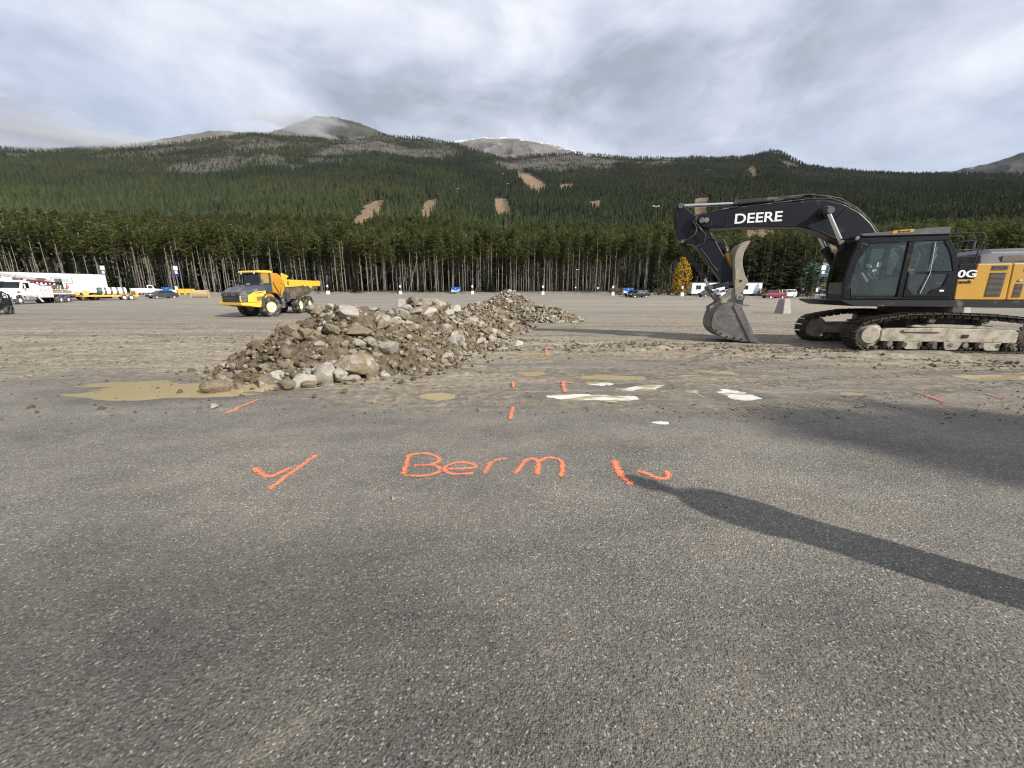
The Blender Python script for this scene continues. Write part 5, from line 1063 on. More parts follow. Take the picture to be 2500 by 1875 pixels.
# ================================================================== other vehicles
def put(u, Y_): x = (u - 1250) / 939 * (Y_ * _c + .38); return x, Y_, float(gz(x, Y_))
WC = wheel_mesh(.33, .22, .22, 0, 5); WC2 = wheel_mesh(.33, .22, .22, 0, 5); WS = wheel_mesh(.37, .24, .24, 0, 5)
def car(name, label, cat, u, Y_, head, mt, kind='sedan', group=None, dark_rim=False):
    x, y, z = put(u, Y_); e = empty(name, (x, y, z), R_(head)); tag(e, label, cat, group)
    if kind == 'sedan': Lh, W, zb, zr, st_ = 2.35, .90, .92, 1.44, [(-2.35, .42, .80, .74), (-2.28, .26, .96, .84), (-1.75, .22, 1.02, .90), (-.9, .20, .96, .91), (.7, .20, .93, .91), (1.4, .22, .88, .90), (2.05, .24, .76, .84), (2.35, .34, .62, .66)]; gh = [(-1.85, .98), (1.15, .92), (.35, 1.42), (-1.05, 1.44)]
    else: Lh, W, zb, zr, st_ = 2.3, .92, 1.05, 1.68, [(-2.28, .50, 1.0, .80), (-2.22, .34, 1.10, .88), (-1.6, .28, 1.10, .92), (-.8, .26, 1.06, .93), (.9, .26, 1.04, .93), (1.45, .28, 1.0, .92), (2.05, .30, .88, .86), (2.28, .42, .70, .70)]; gh = [(-2.18, 1.08), (1.35, 1.03), (.55, 1.62), (-1.75, 1.68)]
    rings = []
    for (xx, z0, z1, w) in st_: rings.append([(xx, -w * .92, z0), (xx, w * .92, z0), (xx, w, z0 + (z1 - z0) * .45), (xx, w * .97, z1 - .06), (xx, w * .88, z1), (xx, -w * .88, z1), (xx, -w * .97, z1 - .06), (xx, -w, z0 + (z1 - z0) * .45)])
    MB().loft(rings).build('body', mt, e, .03, True)
    (xr, zr0), (xf, zf0), (xft, zt), (xrt, zt2) = gh; w0, w1 = W * .90, W * .70
    gm = MB().add([(xr, -w0, zr0), (xf, -w0, zf0), (xf, w0, zf0), (xr, w0, zr0), (xrt, -w1, zt2), (xft, -w1, zt), (xft, w1, zt), (xrt, w1, zt2)], [(0, 1, 2, 3), (4, 7, 6, 5), (0, 4, 5, 1), (1, 5, 6, 2), (2, 6, 7, 3), (3, 7, 4, 0)])
    gm.build('windows', m_cargl, e, .03)
    MB().add([(xrt - .06, -w1 - .02, zt2 - .02), (xft + .06, -w1 - .02, zt - .02), (xft + .06, w1 + .02, zt - .02), (xrt - .06, w1 + .02, zt2 - .02), (xrt, -w1 + .04, zt2 + .035), (xft, -w1 + .04, zt + .03), (xft, w1 - .04, zt + .03), (xrt, w1 - .04, zt2 + .035)], [(0, 1, 2, 3), (4, 7, 6, 5), (0, 4, 5, 1), (1, 5, 6, 2), (2, 6, 7, 3), (3, 7, 4, 0)]).build('roof', mt, e, .02)
    pl = MB(); xm = (xrt + xft) / 2 - .05
    for s_ in (1, -1):
        pl.tube([(xf + .02, s_ * w0, zf0), (xft + .03, s_ * (w1 + .01), zt)], .04, 5); pl.tube([(xm, s_ * (w0 + .005), zb + .02), (xm, s_ * (w1 + .01), zt)], .035, 5); pl.tube([(xr - .02, s_ * w0, zr0), (xrt - .03, s_ * (w1 + .01), zt2)], .055, 5)
        if kind != 'sedan': pl.tube([(xrt + .5, s_ * (w0 + .005), zb + .02), (xrt + .45, s_ * (w1 + .01), zt2)], .05, 5)
    pl.build('window_pillars', mt, e)
    Wm = WC if kind == 'sedan' else WS
    wb = 1.40 if kind == 'sedan' else 1.36
    for xx in (wb, -wb):
        for s_ in (1, -1): put_wheel(e, Wm, (m_tyre, m_rim), xx, s_ * (W - .10), (.33 if kind == 'sedan' else .37), s_)
    for s_ in (1, -1):
        MB().box((st_[-1][0] - .14, s_ * .60, st_[-1][2] + .02), (.22, .30, .13), Matrix.Rotation(-s_ * .25, 3, 'Z')).build('headlight', m_lamp, e, .02)
        MB().box((st_[0][0] + .06, s_ * .66, st_[0][2] + .02), (.12, .26, .14)).build('tail_light', m_tail, e, .02)
        MB().box((xf - .35, s_ * (W + .09), zf0 + .04), (.12, .16, .11)).build('mirror', mt, e, .02)
    MB().box((st_[-1][0] + .0, 0, .45), (.06, 1.0, .14)).build('grille', m_blackp, e)
    return e
car('parked_car', 'dusty grey sedan parked before the yellow barrier', 'car', 399, 74, 250, m_cargrey, 'sedan')
car('parked_car', 'black sedan in front of the blue banner, nearer of two', 'car', 1558, 86, 195, m_carblk, 'sedan')
car('parked_car', 'black car half hidden behind the black sedan', 'car', 1546, 90, 200, m_carblk, 'sedan')
car('parked_suv', 'dark grey car seen left of the excavator bucket', 'car', 1728, 88, 190, m_cargrey, 'suv')
car('parked_suv', 'white car behind the excavator bucket', 'car', 1770, 87, 200, m_carwht, 'suv')
car('parked_suv', 'red car parked right of the excavator bucket', 'car', 1886, 82, 190, m_redw, 'suv')
car('parked_suv', 'white car just right of the red car', 'car', 1916, 86, 200, m_carwht, 'suv')
car('parked_car', 'black car by the white marker block near the cab', 'car', 2009, 84, 200, m_carblk, 'sedan')
car('parked_car', 'silver sedan left of the excavator cab', 'car', 2032, 78, 190, m_carsil, 'sedan')
car('parked_suv', 'dark red car partly hidden behind the cab', 'car', 2052, 83, 200, m_redw, 'suv')

# semi trailer
def at_(u, v, Y_): r = ray(u, v); k = Y_ / r[1]; return Vector((r[0] * k, Y_, CAM_H + r[2] * k))
A_ = at_(258, 708, 66); B_ = at_(-90, 708, 54); hd_ = math.atan2(B_.y - A_.y, B_.x - A_.x); st_ = empty('semi_trailer', (A_.x, A_.y, float(gz(A_.x, A_.y))), hd_); tag(st_, 'long white box semi trailer behind the white drilling truck', 'trailer')
LT = 16.1     # x runs from the rear doors (0) forward
bxo = MB().box((LT / 2, 0, 2.62), (LT, 2.6, 2.85)).build('box_body', m_whiteclean, st_, .03)
MB().box((LT / 2, 0, 4.06), (LT + .04, 2.64, .06)).build('top_rail', m_grey, bxo); MB().box((LT / 2, 0, 1.17), (LT + .02, 2.62, .08)).build('bottom_rail', m_grey, bxo)
for i in range(27): MB().box((.3 + i * .6, 1.303, 2.62), (.03, .012, 2.78)).build('panel_rib', m_whiteclean, bxo)
sgn = MB().box((4.9, 1.315, 3.0), (2.3, .012, .95)).build('sign_panel', m_greydecal, bxo); MB().box((4.9, 1.322, 3.0), (2.0, .008, .68)).build('sign_face', m_whiteclean, bxo)
for z_, w_ in ((3.18, 1.1), (3.02, .9), (2.86, 1.15)): MB().box((4.62, 1.328, z_), (w_, .006, .12)).build('sign_line', m_greydecal, sgn)
MB().cyl((5.55, 1.324, 3.0), (5.55, 1.330, 3.0), .24, None, 16).build('sign_emblem', m_greydecal, sgn)
MB().box((2.6, 0, .95), (4.5, .9, .3)).build('bogie', m_blackp, st_); MB().box((13.5, .9, .65), (.12, .12, .9)).build('landing_leg', m_blackp, st_); MB().box((13.5, -.9, .65), (.12, .12, .9)).build('landing_leg', m_blackp, st_)
WT = wheel_mesh(.52, .55, .27, 0, 10)
for x_ in (1.6, 2.9):
    for s_ in (1, -1): put_wheel(st_, WT, (m_tyre, m_rim), x_, s_ * .98, .52, s_)
MB().box((5.5, 1.22, .95), (2.2, .05, .35)).build('side_skirt', m_blue, st_)
for s_ in (1, -1): MB().box((-.015, s_ * .64, 2.62), (.03, 1.24, 2.7)).build('rear_door', m_whiteclean, st_)

# drilling / digger truck: x forward, origin under front axle
Fp = Vector((-59.9, 47.8, 0)); hdt = math.atan2(-.945, .325); Fp = Fp + Vector((-.945, -.325, 0)) * 1.05
dg = empty('drilling_truck', (Fp.x, Fp.y, float(gz(Fp.x, Fp.y)) - .02), hdt); tag(dg, 'white drilling truck with red auger stowed above its deck', 'truck')
WB = 7.3; WD = wheel_mesh(.54, .34, .27, 0, 10); WDr = wheel_mesh(.54, .60, .27, 0, 10)
for s_ in (1, -1):
    put_wheel(dg, WD, (m_tyre, m_white), 0, s_ * 1.06, .54, s_)
    for x_ in (-WB + .68, -WB - .68): put_wheel(dg, WDr, (m_tyre, m_white), x_, s_ * .95, .54, s_)
MB().box((-3.6, 0, .85), (9.6, .85, .28)).build('chassis', m_blackp, dg)
MB().loft([[(1.25, y, z) for y, z in ((-.95, .75), (.95, .75), (.95, 1.35), (.70, 1.60), (-.70, 1.60), (-.95, 1.35))], [(.3, y, z) for y, z in ((-1.0, .95), (1.0, .95), (1.0, 1.55), (.80, 1.80), (-.80, 1.80), (-1.0, 1.55))], [(-.65, y, z) for y, z in ((-1.05, .95), (1.05, .95), (1.05, 1.65), (.9, 1.92), (-.9, 1.92), (-1.05, 1.65))]]).build('hood', m_white, dg, .05)
MB().box((1.28, 0, 1.12), (.05, 1.2, .6)).build('grille', m_blackp, dg, .02); MB().box((1.38, 0, .68), (.18, 2.3, .28)).build('bumper', m_steel, dg, .03)
for s_ in (1, -1):
    MB().box((1.14, s_ * .85, 1.28), (.1, .26, .26)).build('headlight', m_lamp, dg, .03); MB().strip([(.66, .72), (.5, 1.08), (0, 1.24), (-.5, 1.08), (-.68, .72)], s_ * 1.08 - .14, s_ * 1.08 + .14, .04).build('fender', m_white, dg)
    MB().box((-.3, s_ * 1.07, 1.50), (.4, .02, .12)).build('hood_vent', m_blackp, dg)
cbx = MB().prism([(-.55, 1.0), (-.62, 1.92), (-1.0, 2.72), (-1.15, 2.80), (-2.25, 2.80), (-2.35, 2.7), (-2.35, 1.0)], -1.1, 1.1).build('cab', m_white, dg, .05, seg=2)
MB().prism([(-.68, 1.95), (-.98, 2.66), (-.95, 2.70), (-.62, 1.97)], -1.0, 1.0).build('windshield', m_cargl, cbx)
for s_ in (1, -1): MB().prism([(-.95, 1.90), (-1.18, 2.60), (-1.95, 2.60), (-1.95, 1.85)], s_ * 1.105 - .01, s_ * 1.105 + .01).build('door_window', m_cargl, cbx); MB().box((-.9, s_ * 1.38, 2.2), (.12, .1, .5)).build('mirror', m_white, cbx, .02); MB().box((-1.55, s_ * 1.112, 1.5), (.95, .01, .9)).build('door', m_white, cbx, .005)
MB().box((-1.6, 1.2, .75), (1.3, .35, .45)).build('fuel_tank', m_rim, dg, .1, seg=3)
MB().box((-2.7, 0, 1.7), (.35, 1.6, 1.1)).build('exhaust_stack', m_tan, dg, .05)
bx2 = MB().box((-4.2, .92, 1.55), (2.4, .62, 1.5)).build('tool_box', m_white, dg, .03); MB().box((-4.2, -.92, 1.55), (2.4, .62, 1.5)).build('tool_box', m_white, dg, .03)
for x_ in (-3.6, -4.2, -4.8): MB().box((x_, 1.236, 1.55), (.03, .01, 1.4)).build('box_seam', m_greydecal, bx2); MB().box((x_ + .2, 1.24, 1.75), (.12, .02, .05)).build('latch', m_blackp, bx2)
MB().box((-7.3, 0, 1.28), (4.2, 2.45, .16)).build('deck', m_white, dg, .02); MB().box((-7.1, 1.0, 1.55), (3.6, .4, .36)).build('bin', m_tan, dg, .02); MB().box((-7.1, -1.0, 1.55), (3.6, .4, .36)).build('bin', m_white, dg, .02)
MB().box((-9.2, .75, 1.55), (.5, .7, .95)).build('control_box', m_white, dg, .03); MB().box((-9.2, -.75, 1.55), (.5, .7, .95)).build('control_box', m_white, dg, .03); MB().box((-9.5, 0, .85), (.2, 2.3, .25)).build('rear_bumper', m_blackp, dg, .02)
MB().cyl((-6.6, 0, 1.35), (-6.6, 0, 2.5), .42, .34).build('turret', m_white, dg, .03)
for y_, w_ in ((0, .42), (0, .30)): pass
MB().tube([(-7.2, 0, 3.0), (-3.4, 0, 3.3), (.6, 0, 3.6)], .27, 4).build('boom', m_whitedirty, dg, .02); MB().tube([(.4, 0, 3.6), (1.4, 0, 3.68)], .17, 4).build('boom_tip', m_white, dg, .02)
MB().cyl((-6.4, 0, 2.1), (-4.4, 0, 2.85), .11).build('lift_cylinder', m_white, dg); MB().box((.9, .3, 3.35), (.5, .5, .45)).build('winch', m_tan, dg, .05); MB().cyl((1.3, 0, 3.2), (1.3, 0, 4.0), .22).build('pole_guide', m_white, dg, .03)
au = MB().cyl((-7.6, .62, 2.72), (-2.7, .62, 2.96), .06, None, 8)
for i in range(64):
    a0, a1 = i * .55, (i + 1) * .55; t0, t1 = .05 + i / 72, .05 + (i + 1) / 72
    p0, p1 = Vector((-7.4, .62, 2.63)).lerp(Vector((-3.0, .62, 2.85)), t0), Vector((-7.4, .62, 2.63)).lerp(Vector((-3.0, .62, 2.85)), t1); r0 = Vector((0, math.cos(a0), math.sin(a0))) * .24; r1 = Vector((0, math.cos(a1), math.sin(a1))) * .24
    au.add([p0, p1, p1 + r1, p0 + r0], [(0, 1, 2, 3)])
au.build('auger', m_maroon, dg); MB().box((-7.9, .62, 2.62), (.55, .5, .5)).build('auger_drive', m_blackp, dg, .03)
ms = MB()
for i, x_ in enumerate((-5.6, -6.2, -6.9, -7.5, -8.2, -8.6)): ms.box((x_, .75 - .1 * (i % 3), 1.95 + .12 * (i % 2)), (.16, .16, .7 + .3 * (i % 2)))
ms.tube([(-5.3, .9, 1.75), (-8.7, .9, 1.8)], .05); ms.tube([(-5.3, .9, 2.1), (-7.0, .6, 2.3), (-8.7, .9, 2.0)], .04); ms.box((-6.7, .6, 2.2), (.7, .5, .5)); ms.box((-8.3, .4, 2.9), (.5, .5, .9)); ms.box((-3.2, .5, 2.75), (.8, .3, .35)); ms.box((-1.9, .3, 3.05), (.5, .7, .3)); ms.box((-5.2, .5, 3.2), (1.3, .25, .2)); ms.build('hydraulic_gear', m_steel, dg, .02)
ms = MB()
for x_ in (-5.4, -7.2, -8.9): ms.tube([(x_, 1.18, 1.36), (x_, 1.18, 1.85)], .03)
ms.tube([(-5.4, 1.18, 1.85), (-8.9, 1.18, 1.85)], .03); ms.build('deck_rail', m_white, dg)
for s_ in (1, -1): MB().prism([(-2.75, 1.1), (-2.55, 1.2), (-3.35, .25), (-3.6, .25)], s_ * 1.15 - .08, s_ * 1.15 + .08).build('outrigger', m_white, dg, .02)
P_ = dg.matrix_basis @ Vector((-8.95, .85, 2.06)); cn = MB().lathe([(.17, .03), (.03, .70), (.02, .71)], (0, 0, 0), (0, 0, 1), 14); cn.box((0, 0, .015), (.40, .40, .03))
cn.build('traffic_cone', m_red, None, loc=(P_.x, P_.y, P_.z)); tag(bpy.data.objects['traffic_cone'], 'red traffic cone on the rear of the drilling truck', 'cone')

# equipment trailer with a tank on it
Ta = Vector((-65.5, 67.0, 0)); hdy = math.atan2(-.80, -.60); et = empty('equipment_trailer', (Ta.x, Ta.y, float(gz(Ta.x, Ta.y))), hdy); tag(et, 'yellow tandem axle flat trailer carrying a ribbed tank', 'trailer')
MB().box((1.8, 0, .72), (6.4, 2.1, .16)).build('deck', m_trailer, et, .02)
for s_ in (1, -1): MB().box((1.8, s_ * 1.06, .66), (6.4, .08, .26)).build('side_rail', m_trailer, et, .01); MB().strip([(-.95, .55), (-.8, .82), (.8, .82), (.95, .55)], s_ * 1.02 - .14, s_ * 1.02 + .14, .03).build('fender', m_trailer, et)
MB().tube([(5.0, .8, .65), (8.2, 0, .6)], .08, 4).build('drawbar', m_trailer, et); MB().tube([(5.0, -.8, .65), (8.2, 0, .6)], .08, 4).build('drawbar', m_trailer, et); MB().cyl((7.2, 0, .0), (7.2, 0, .9), .05).build('jack', m_steel, et)
WY = wheel_mesh(.40, .25, .22, 0, 6)
for x_ in (.42, -.42):
    for s_ in (1, -1): put_wheel(et, WY, (m_tyre, m_white), x_, s_ * 1.05, .40, s_)
MB().cyl((5.6, -.5, 1.05), (5.6, .5, 1.05), .30).build('reel', m_trailer, et); MB().cyl((4.7, -.6, 1.15), (4.7, .6, 1.15), .40, None, 16).build('reel', m_trailer, et); MB().prism([(-1.4, .8), (-1.1, .8), (-1.0, 1.5), (-1.08, 1.5)], -1.0, 1.0).build('rear_ramp', m_trailer, et, .01)
MB().box((2.4, 0, .42), (1.2, 1.2, .36)).build('ballast_box', m_blackp, et); MB().tube([(6.6, .3, .7), (6.6, .3, 1.4), (5.9, .3, 1.5)], .05).build('winch_post', m_trailer, et)
tk = empty('water_tank', tuple(et.matrix_basis @ Vector((1.6, 0, 0))), hdy); tk.location.z = et.location.z + 1.42; tag(tk, 'ribbed white cylindrical tank with dark green end on the yellow trailer', 'tank')
MB().lathe([(.45, -1.75), (.60, -1.65), (.60, 1.65), (.45, 1.75)], (0, 0, 0), (1, 0, 0), 26).build('shell', m_white, tk, smooth=True)
for x_ in (-1.3, -.6, .1, .8): MB().lathe([(.615, -.13), (.63, -.1), (.63, .1), (.615, .13)], (x_, 0, 0), (1, 0, 0), 26).build('band', m_grey, tk)
MB().lathe([(.62, 1.15), (.625, 1.66), (.47, 1.78), (.02, 1.80)], (0, 0, 0), (1, 0, 0), 26).build('end_cap', m_tank, tk, smooth=True)
for x_ in (-1.2, 0, 1.2): MB().prism([(-.5, -.62), (.5, -.62), (.42, -.35), (-.42, -.35)], x_ - .06, x_ + .06, 'x').build('cradle', m_trailer, tk)
# ================================================================== props along the lot
# white marker posts on painted concrete blocks, with a pole banner on some
def marker(u, Y_, label, flag=0, H_=5.2, block=True):
    x, y, z = put(u, Y_); e = empty('marker_post', (x, y, z)); tag(e, label, 'marker post')
    if block: MB().prism([(-.38, 0), (.38, 0), (.32, .85), (-.32, .85)], -.32, .32).build('base_block', m_white, e, .03)
    MB().cyl((0, 0, .9), (0, 0, H_), .06, .045, 8).build('post', m_steel, e)
    MB().box((0, -.07, 2.0), (.42, .05, .55)).build('number_sign', m_white, e, .01)
    if flag: MB().box((.24, 0, H_ - .35), (.24, .03, .4)).build('banner', m_grey, e); MB().box((.18, 0, H_ - 1.0), (.26, .03, .75)).build('banner', m_navyflag, e)
    return e
for (u, Y_, lab, fl, h) in ((803, 98, 'white marker post nearest the dump truck bed', 1, 4.6), (979, 103, 'white marker post above the crest of the big rock pile', 1, 4.4), (1154, 103, 'white marker post just left of the tall rock pile', 1, 4.2), (1325, 100, 'white marker post above the low dark rock pile', 0, 4.2), (1495, 96, 'white marker post left of the black cars', 0, 4.2), (1663, 92, 'white marker post below the yellow aspen', 0, 2.4), (1777, 92, 'short white marker block in front of the site office', 0, 1.6), (1993, 80, 'white marker block left of the silver sedan', 0, 2.4)):
    marker(u, Y_, lab, fl, h)
for (u, Y_, lab, h) in ((262, 90, 'tall pole with white and blue banner by the trailer rear doors', 6.6), (437, 92, 'tall pole with white and blue banner near the grey sedan', 6.6), (1990, 86, 'tall pole with blue and white banner left of the green-roofed building', 6.8)):
    x, y, z = put(u, Y_); e = empty('banner_pole', (x, y, z)); tag(e, lab, 'banner pole')
    MB().cyl((0, 0, 0), (0, 0, h), .07, .05, 8).build('pole', m_steel, e); MB().box((.62, 0, h - .6), (.95, .03, .95)).build('banner', m_white, e); MB().box((.62, 0, h - 1.75), (.95, .03, 1.3)).build('banner', m_navyflag, e); MB().box((.62, -.025, h - 1.55), (.6, .02, .55)).build('banner_mark', m_white, e); MB().box((0, -.08, 1.6), (.6, .05, .8)).build('number_sign', m_white, e)
for (u, Y_, lab) in ((413, 93, 'blue banner sign behind the grey sedan'), (1114, 104, 'blue banner sign between two marker posts beyond the rock piles'), (1533, 96, 'blue banner sign behind the black cars')):
    x, y, z = put(u, Y_); e = empty('banner_sign', (x, y, z)); tag(e, lab, 'banner')
    p0 = MB().prism([(-1.25, 1.75), (1.25, 1.85), (1.15, 1.1), (.7, .68), (-1.25, .62)], -.03, .03).build('banner_sheet', m_blue, e); MB().prism([(-1.24, .63), (-1.24, 1.25), (-.6, 1.05), (.1, .95), (1.1, 1.45), (1.14, 1.1), (.7, .70)], -.036, -.031).build('banner_picture', m_sky, p0)
    MB().prism([(-1.24, .63), (-1.0, .98), (-.4, .78), (.2, .72), (.7, .70)], -.04, -.037).build('banner_snow', m_white, p0); MB().box((-.1, -.036, 1.5), (.16, .006, .16)).build('banner_mark', m_white, p0)
    for x_ in (-1.15, 1.0): MB().cyl((x_, .05, 0), (x_, .05, 1.8), .05, None, 6).build('leg', m_steel, e)
# light poles and a small sign
for (u, Y_, h, lab) in ((1405, 103, 6.2, 'slim light pole standing before the dark pines'), (1957, 88, 5.2, 'light pole between the white car and the green-roofed building')):
    x, y, z = put(u, Y_); e = empty('light_pole', (x, y, z)); tag(e, lab, 'light pole'); MB().cyl((0, 0, 0), (0, 0, h), .07, .05, 8).build('pole', m_steel, e); MB().box((.15, 0, h), (.55, .2, .12)).build('lamp_head', m_white, e, .03); MB().box((-.1, -.08, 1.7), (.35, .04, .3)).build('sign_plate', m_white, e)
x, y, z = put(1458, 97); e = empty('sign_post', (x, y, z)); tag(e, 'small blue and white sign on a post left of the shrubs', 'sign'); MB().cyl((0, 0, 0), (0, 0, 2.0), .05, None, 8).build('post', m_steel, e); MB().box((0, -.05, 1.75), (.42, .03, .5)).build('sign_plate', m_sky, e); MB().box((0, -.07, 1.75), (.2, .02, .25)).build('sign_mark', m_white, e); MB().box((0, 0, .06), (.5, .5, .12)).build('foot', m_conc, e)
# site offices
def office(u0, u1, Y_, label):
    x0, y, z = put(u0, Y_); x1 = put(u1, Y_)[0]; e = empty('site_office', ((x0 + x1) / 2, y, z)); tag(e, label, 'site office'); W_ = x1 - x0
    MB().box((0, 1.5, 1.75), (W_, 3.0, 2.6)).build('wall', m_whiteclean, e, .02); MB().box((0, 1.5, 3.12), (W_ + .25, 3.3, .14)).build('roof', m_grey, e, .02); MB().box((0, 1.5, .25), (W_ - .3, 2.6, .5)).build('skirting', m_blackp, e)
    for x_ in np.arange(-W_ / 2 + 1.6, W_ / 2 - .6, 3.6):
        w = MB().box((x_, -.01, 1.95), (1.2, .05, .95)).build('window', m_grey, e, .01)
        for d in (-.29, .29): MB().box((x_ + d, -.04, 1.95), (.50, .02, .80)).build('pane', m_cargl, w)
    for k in range(int(W_ / .6)): MB().box((-W_ / 2 + .3 + k * .6, -.004, 1.75), (.02, .012, 2.55)).build('panel_joint', m_whiteclean, e)
    for z_ in (.45, .15): MB().box((W_ / 2 - 1.6, -.5, z_), (1.1, .9, .1)).build('step', m_steel, e)
    MB().cyl((-W_ / 2 + 1.2, .8, 3.1), (-W_ / 2 + 1.2, .8, 3.8), .06).build('vent_pipe', m_steel, e)
office(1686, 1766, 95, 'white site office left of the excavator bucket'); office(1800, 1856, 94, 'white site office right of the excavator bucket')
# building with the green roof
x0, yb, z = put(2003, 108); gb = empty('green_roofed_building', (x0, yb, z)); tag(gb, 'pale building with a green metal roof left of the cab', 'building')
MB().box((8, 5, 1.9), (17, 10, 3.8)).build('wall', m_palegreen, gb, .02)
rf = MB().prism([(-.8, 3.7), (5, 8.2), (10.8, 3.7)], -1.0, 17.2, 'x').build('roof', m_green, gb)
for k in range(22): MB().prism([(-.86, 3.72), (5, 8.27), (5, 8.2), (-.8, 3.66)], -.9 + k * .85, -.84 + k * .85, 'x').build('roof_rib', m_green, rf)
for x_ in (2, 6, 10, 14): w = MB().box((x_, -.02, 2.1), (1.4, .08, 1.2)).build('window', m_white, gb); MB().box((x_, -.07, 2.1), (1.2, .04, 1.0)).build('pane', m_cargl, w)
MB().box((4, -.03, 1.2), (1.1, .08, 2.3)).build('door', m_green, gb)
# concrete blocks standing in the lot
for (u, Y_, rz, sc, lab) in ((1910, 32.8, .25, 1.0, 'tapered concrete block between bucket and excavator tracks'), (2345, 34, .2, 1.0, 'concrete block seen under the excavator house'), (981, 37, .3, .95, 'concrete block rising behind the big rock pile')):
    x, y, z = put(u, Y_); e = empty('concrete_block', (x, y, z - .02), rz); tag(e, lab, 'concrete block')
    MB().loft([[(-.44, -.44, 0), (.44, -.44, 0), (.44, .44, 0), (-.44, .44, 0)], [(-.29, -.29, 1.2 * sc), (.29, -.29, 1.2 * sc), (.29, .29, 1.2 * sc), (-.29, .29, 1.2 * sc)]]).build('body', m_conc, e, .03)
    MB().box((0, 0, 1.2 * sc + .008), (.3, .3, .02)).build('base_plate', m_steel, e)
# left-hand clutter in front of the wood
x, y, z = put(493, 75); e = empty('plow_blade', (x, y, z), .12); tag(e, 'pale rusty plow blade lying on the lot left of the dump truck', 'plow blade')
MB().strip([(.0, .02), (-.22, .35), (-.30, .75), (-.20, 1.15), (.02, 1.45)], -1.5, 1.5, .05).build('moldboard', m_tan, e, rz=R_(90)); MB().box((0, -.08, .06), (3.0, .1, .16)).build('cutting_edge', m_steel, e)
for x_ in (-1.5, 1.5): MB().prism([(.25, .0), (-.5, .0), (-.35, 1.5), (.15, 1.6)], x_ - .03, x_ + .03, 'x').build('end_plate', m_tan, e)
for x_ in (-.8, .8): MB().box((x_, .45, .8), (.12, .5, 1.0)).build('bracket', m_steel, e)
x, y, z = put(457, 94); e = empty('yellow_barrier', (x, y, z), .05); tag(e, 'long yellow steel barrier near the wood at left', 'barrier'); MB().box((0, 0, .85), (4.0, .5, 1.0)).build('panel', m_yellow, e, .04)
for x_ in (-1.4, 0, 1.4): MB().box((x_, 0, .2), (.3, .7, .4)).build('foot', m_yellow, e); MB().box((x_, -.27, .85), (.1, .06, .9)).build('rib', m_ochre, e)
x, y, z = put(410, 95); e = empty('white_barrier', (x, y, z), .03); tag(e, 'row of white barrier behind the grey sedan', 'barrier')
for x_ in (-3.6, -1.2, 1.2, 3.6): MB().prism([(-.3, 0), (.3, 0), (.12, .5), (.1, 1.1), (-.1, 1.1), (-.12, .5)], x_ - 1.17, x_ + 1.17, 'x').build('barrier_section', m_white, e, .02)
x, y, z = put(338, 92); e = empty('striped_barricade', (x, y, z), .06); tag(e, 'red and white striped barricade right of the tank trailer', 'barricade')
MB().box((0, 0, .85), (2.7, .06, 1.3)).build('panel', m_white, e)
for k in range(6):
    for zz in (.32, .75, 1.18): x_ = -1.2 + k * .48; MB().add([(x_ - .16, -.036, zz - .16), (x_ + .08, -.036, zz - .16), (x_ + .24, -.036, zz + .16), (x_, -.036, zz + .16)], [(0, 1, 2, 3)]).build('stripe', m_red, e)
for x_ in (-1.1, 1.1): MB().box((x_, 0, .1), (.1, 1.0, .2)).build('foot', m_steel, e)
x, y, z = put(366, 93); e = empty('utility_truck', (x, y, z), R_(20)); tag(e, 'small white utility truck behind the striped barricade', 'truck')
MB().prism([(-2.6, .5), (-2.6, 1.5), (.4, 1.5), (.4, .5)], -1.0, 1.0).build('body', m_white, e, .05); cbu = MB().prism([(.35, .5), (.35, 2.2), (1.3, 2.25), (1.75, 1.4), (2.6, 1.25), (2.65, .5)], -.98, .98).build('cab', m_white, e, .06)
for s_ in (1, -1): MB().prism([(.6, 1.45), (.6, 2.1), (1.2, 2.1), (1.55, 1.45)], s_ * .985 - .008, s_ * .985 + .008).build('door_window', m_cargl, cbu)
MB().prism([(1.36, 2.15), (1.78, 1.42), (1.83, 1.44), (1.40, 2.2)], -.85, .85).build('windshield', m_cargl, cbu)
for x_ in (1.75, -1.6):
    for s_ in (1, -1): put_wheel(e, WS, (m_tyre, m_rim), x_, s_ * .88, .37, s_)
# black wheeled machine at the left edge
x, y, z = put(4, 31.3); e = empty('black_machine', (x, y, z), R_(-52)); tag(e, 'small black machine on dark wheels at the left edge', 'machine')
Wb = wheel_mesh(.30, .24, .17, 0, 6); Wb2 = wheel_mesh(.19, .18, .10, 0, 5)
for x_ in (0, .78): 
    for s_ in (1, -1): put_wheel(e, Wb, (m_rubber, m_blackp), x_, s_ * .55, .30, s_)
for s_ in (1, -1): put_wheel(e, Wb2, (m_rubber, m_blackp), 1.55, s_ * .25, .19, s_)
MB().loft([[(-.9, a, b) for a, b in ((-.5, .45), (.5, .45), (.5, .9), (.3, 1.25), (-.3, 1.25), (-.5, .9))], [(.3, a, b) for a, b in ((-.5, .45), (.5, .45), (.5, 1.0), (.3, 1.35), (-.3, 1.35), (-.5, 1.0))], [(.9, a, b) for a, b in ((-.4, .5), (.4, .5), (.4, .8), (.25, 1.0), (-.25, 1.0), (-.4, .8))]]).build('body', m_blackp, e, .06, seg=2)
MB().box((.1, 0, .42), (2.2, .9, .14)).build('chassis', m_blackp, e, .03)
for s_ in (1, -1): MB().tube([(-.6, s_ * .5, .7), (-.3, s_ * .55, 1.5), (.7, s_ * .5, 1.75), (1.35, s_ * .35, 1.2), (1.45, s_ * .25, .4)], .06, 6).build('lift_arm', m_blackp, e)
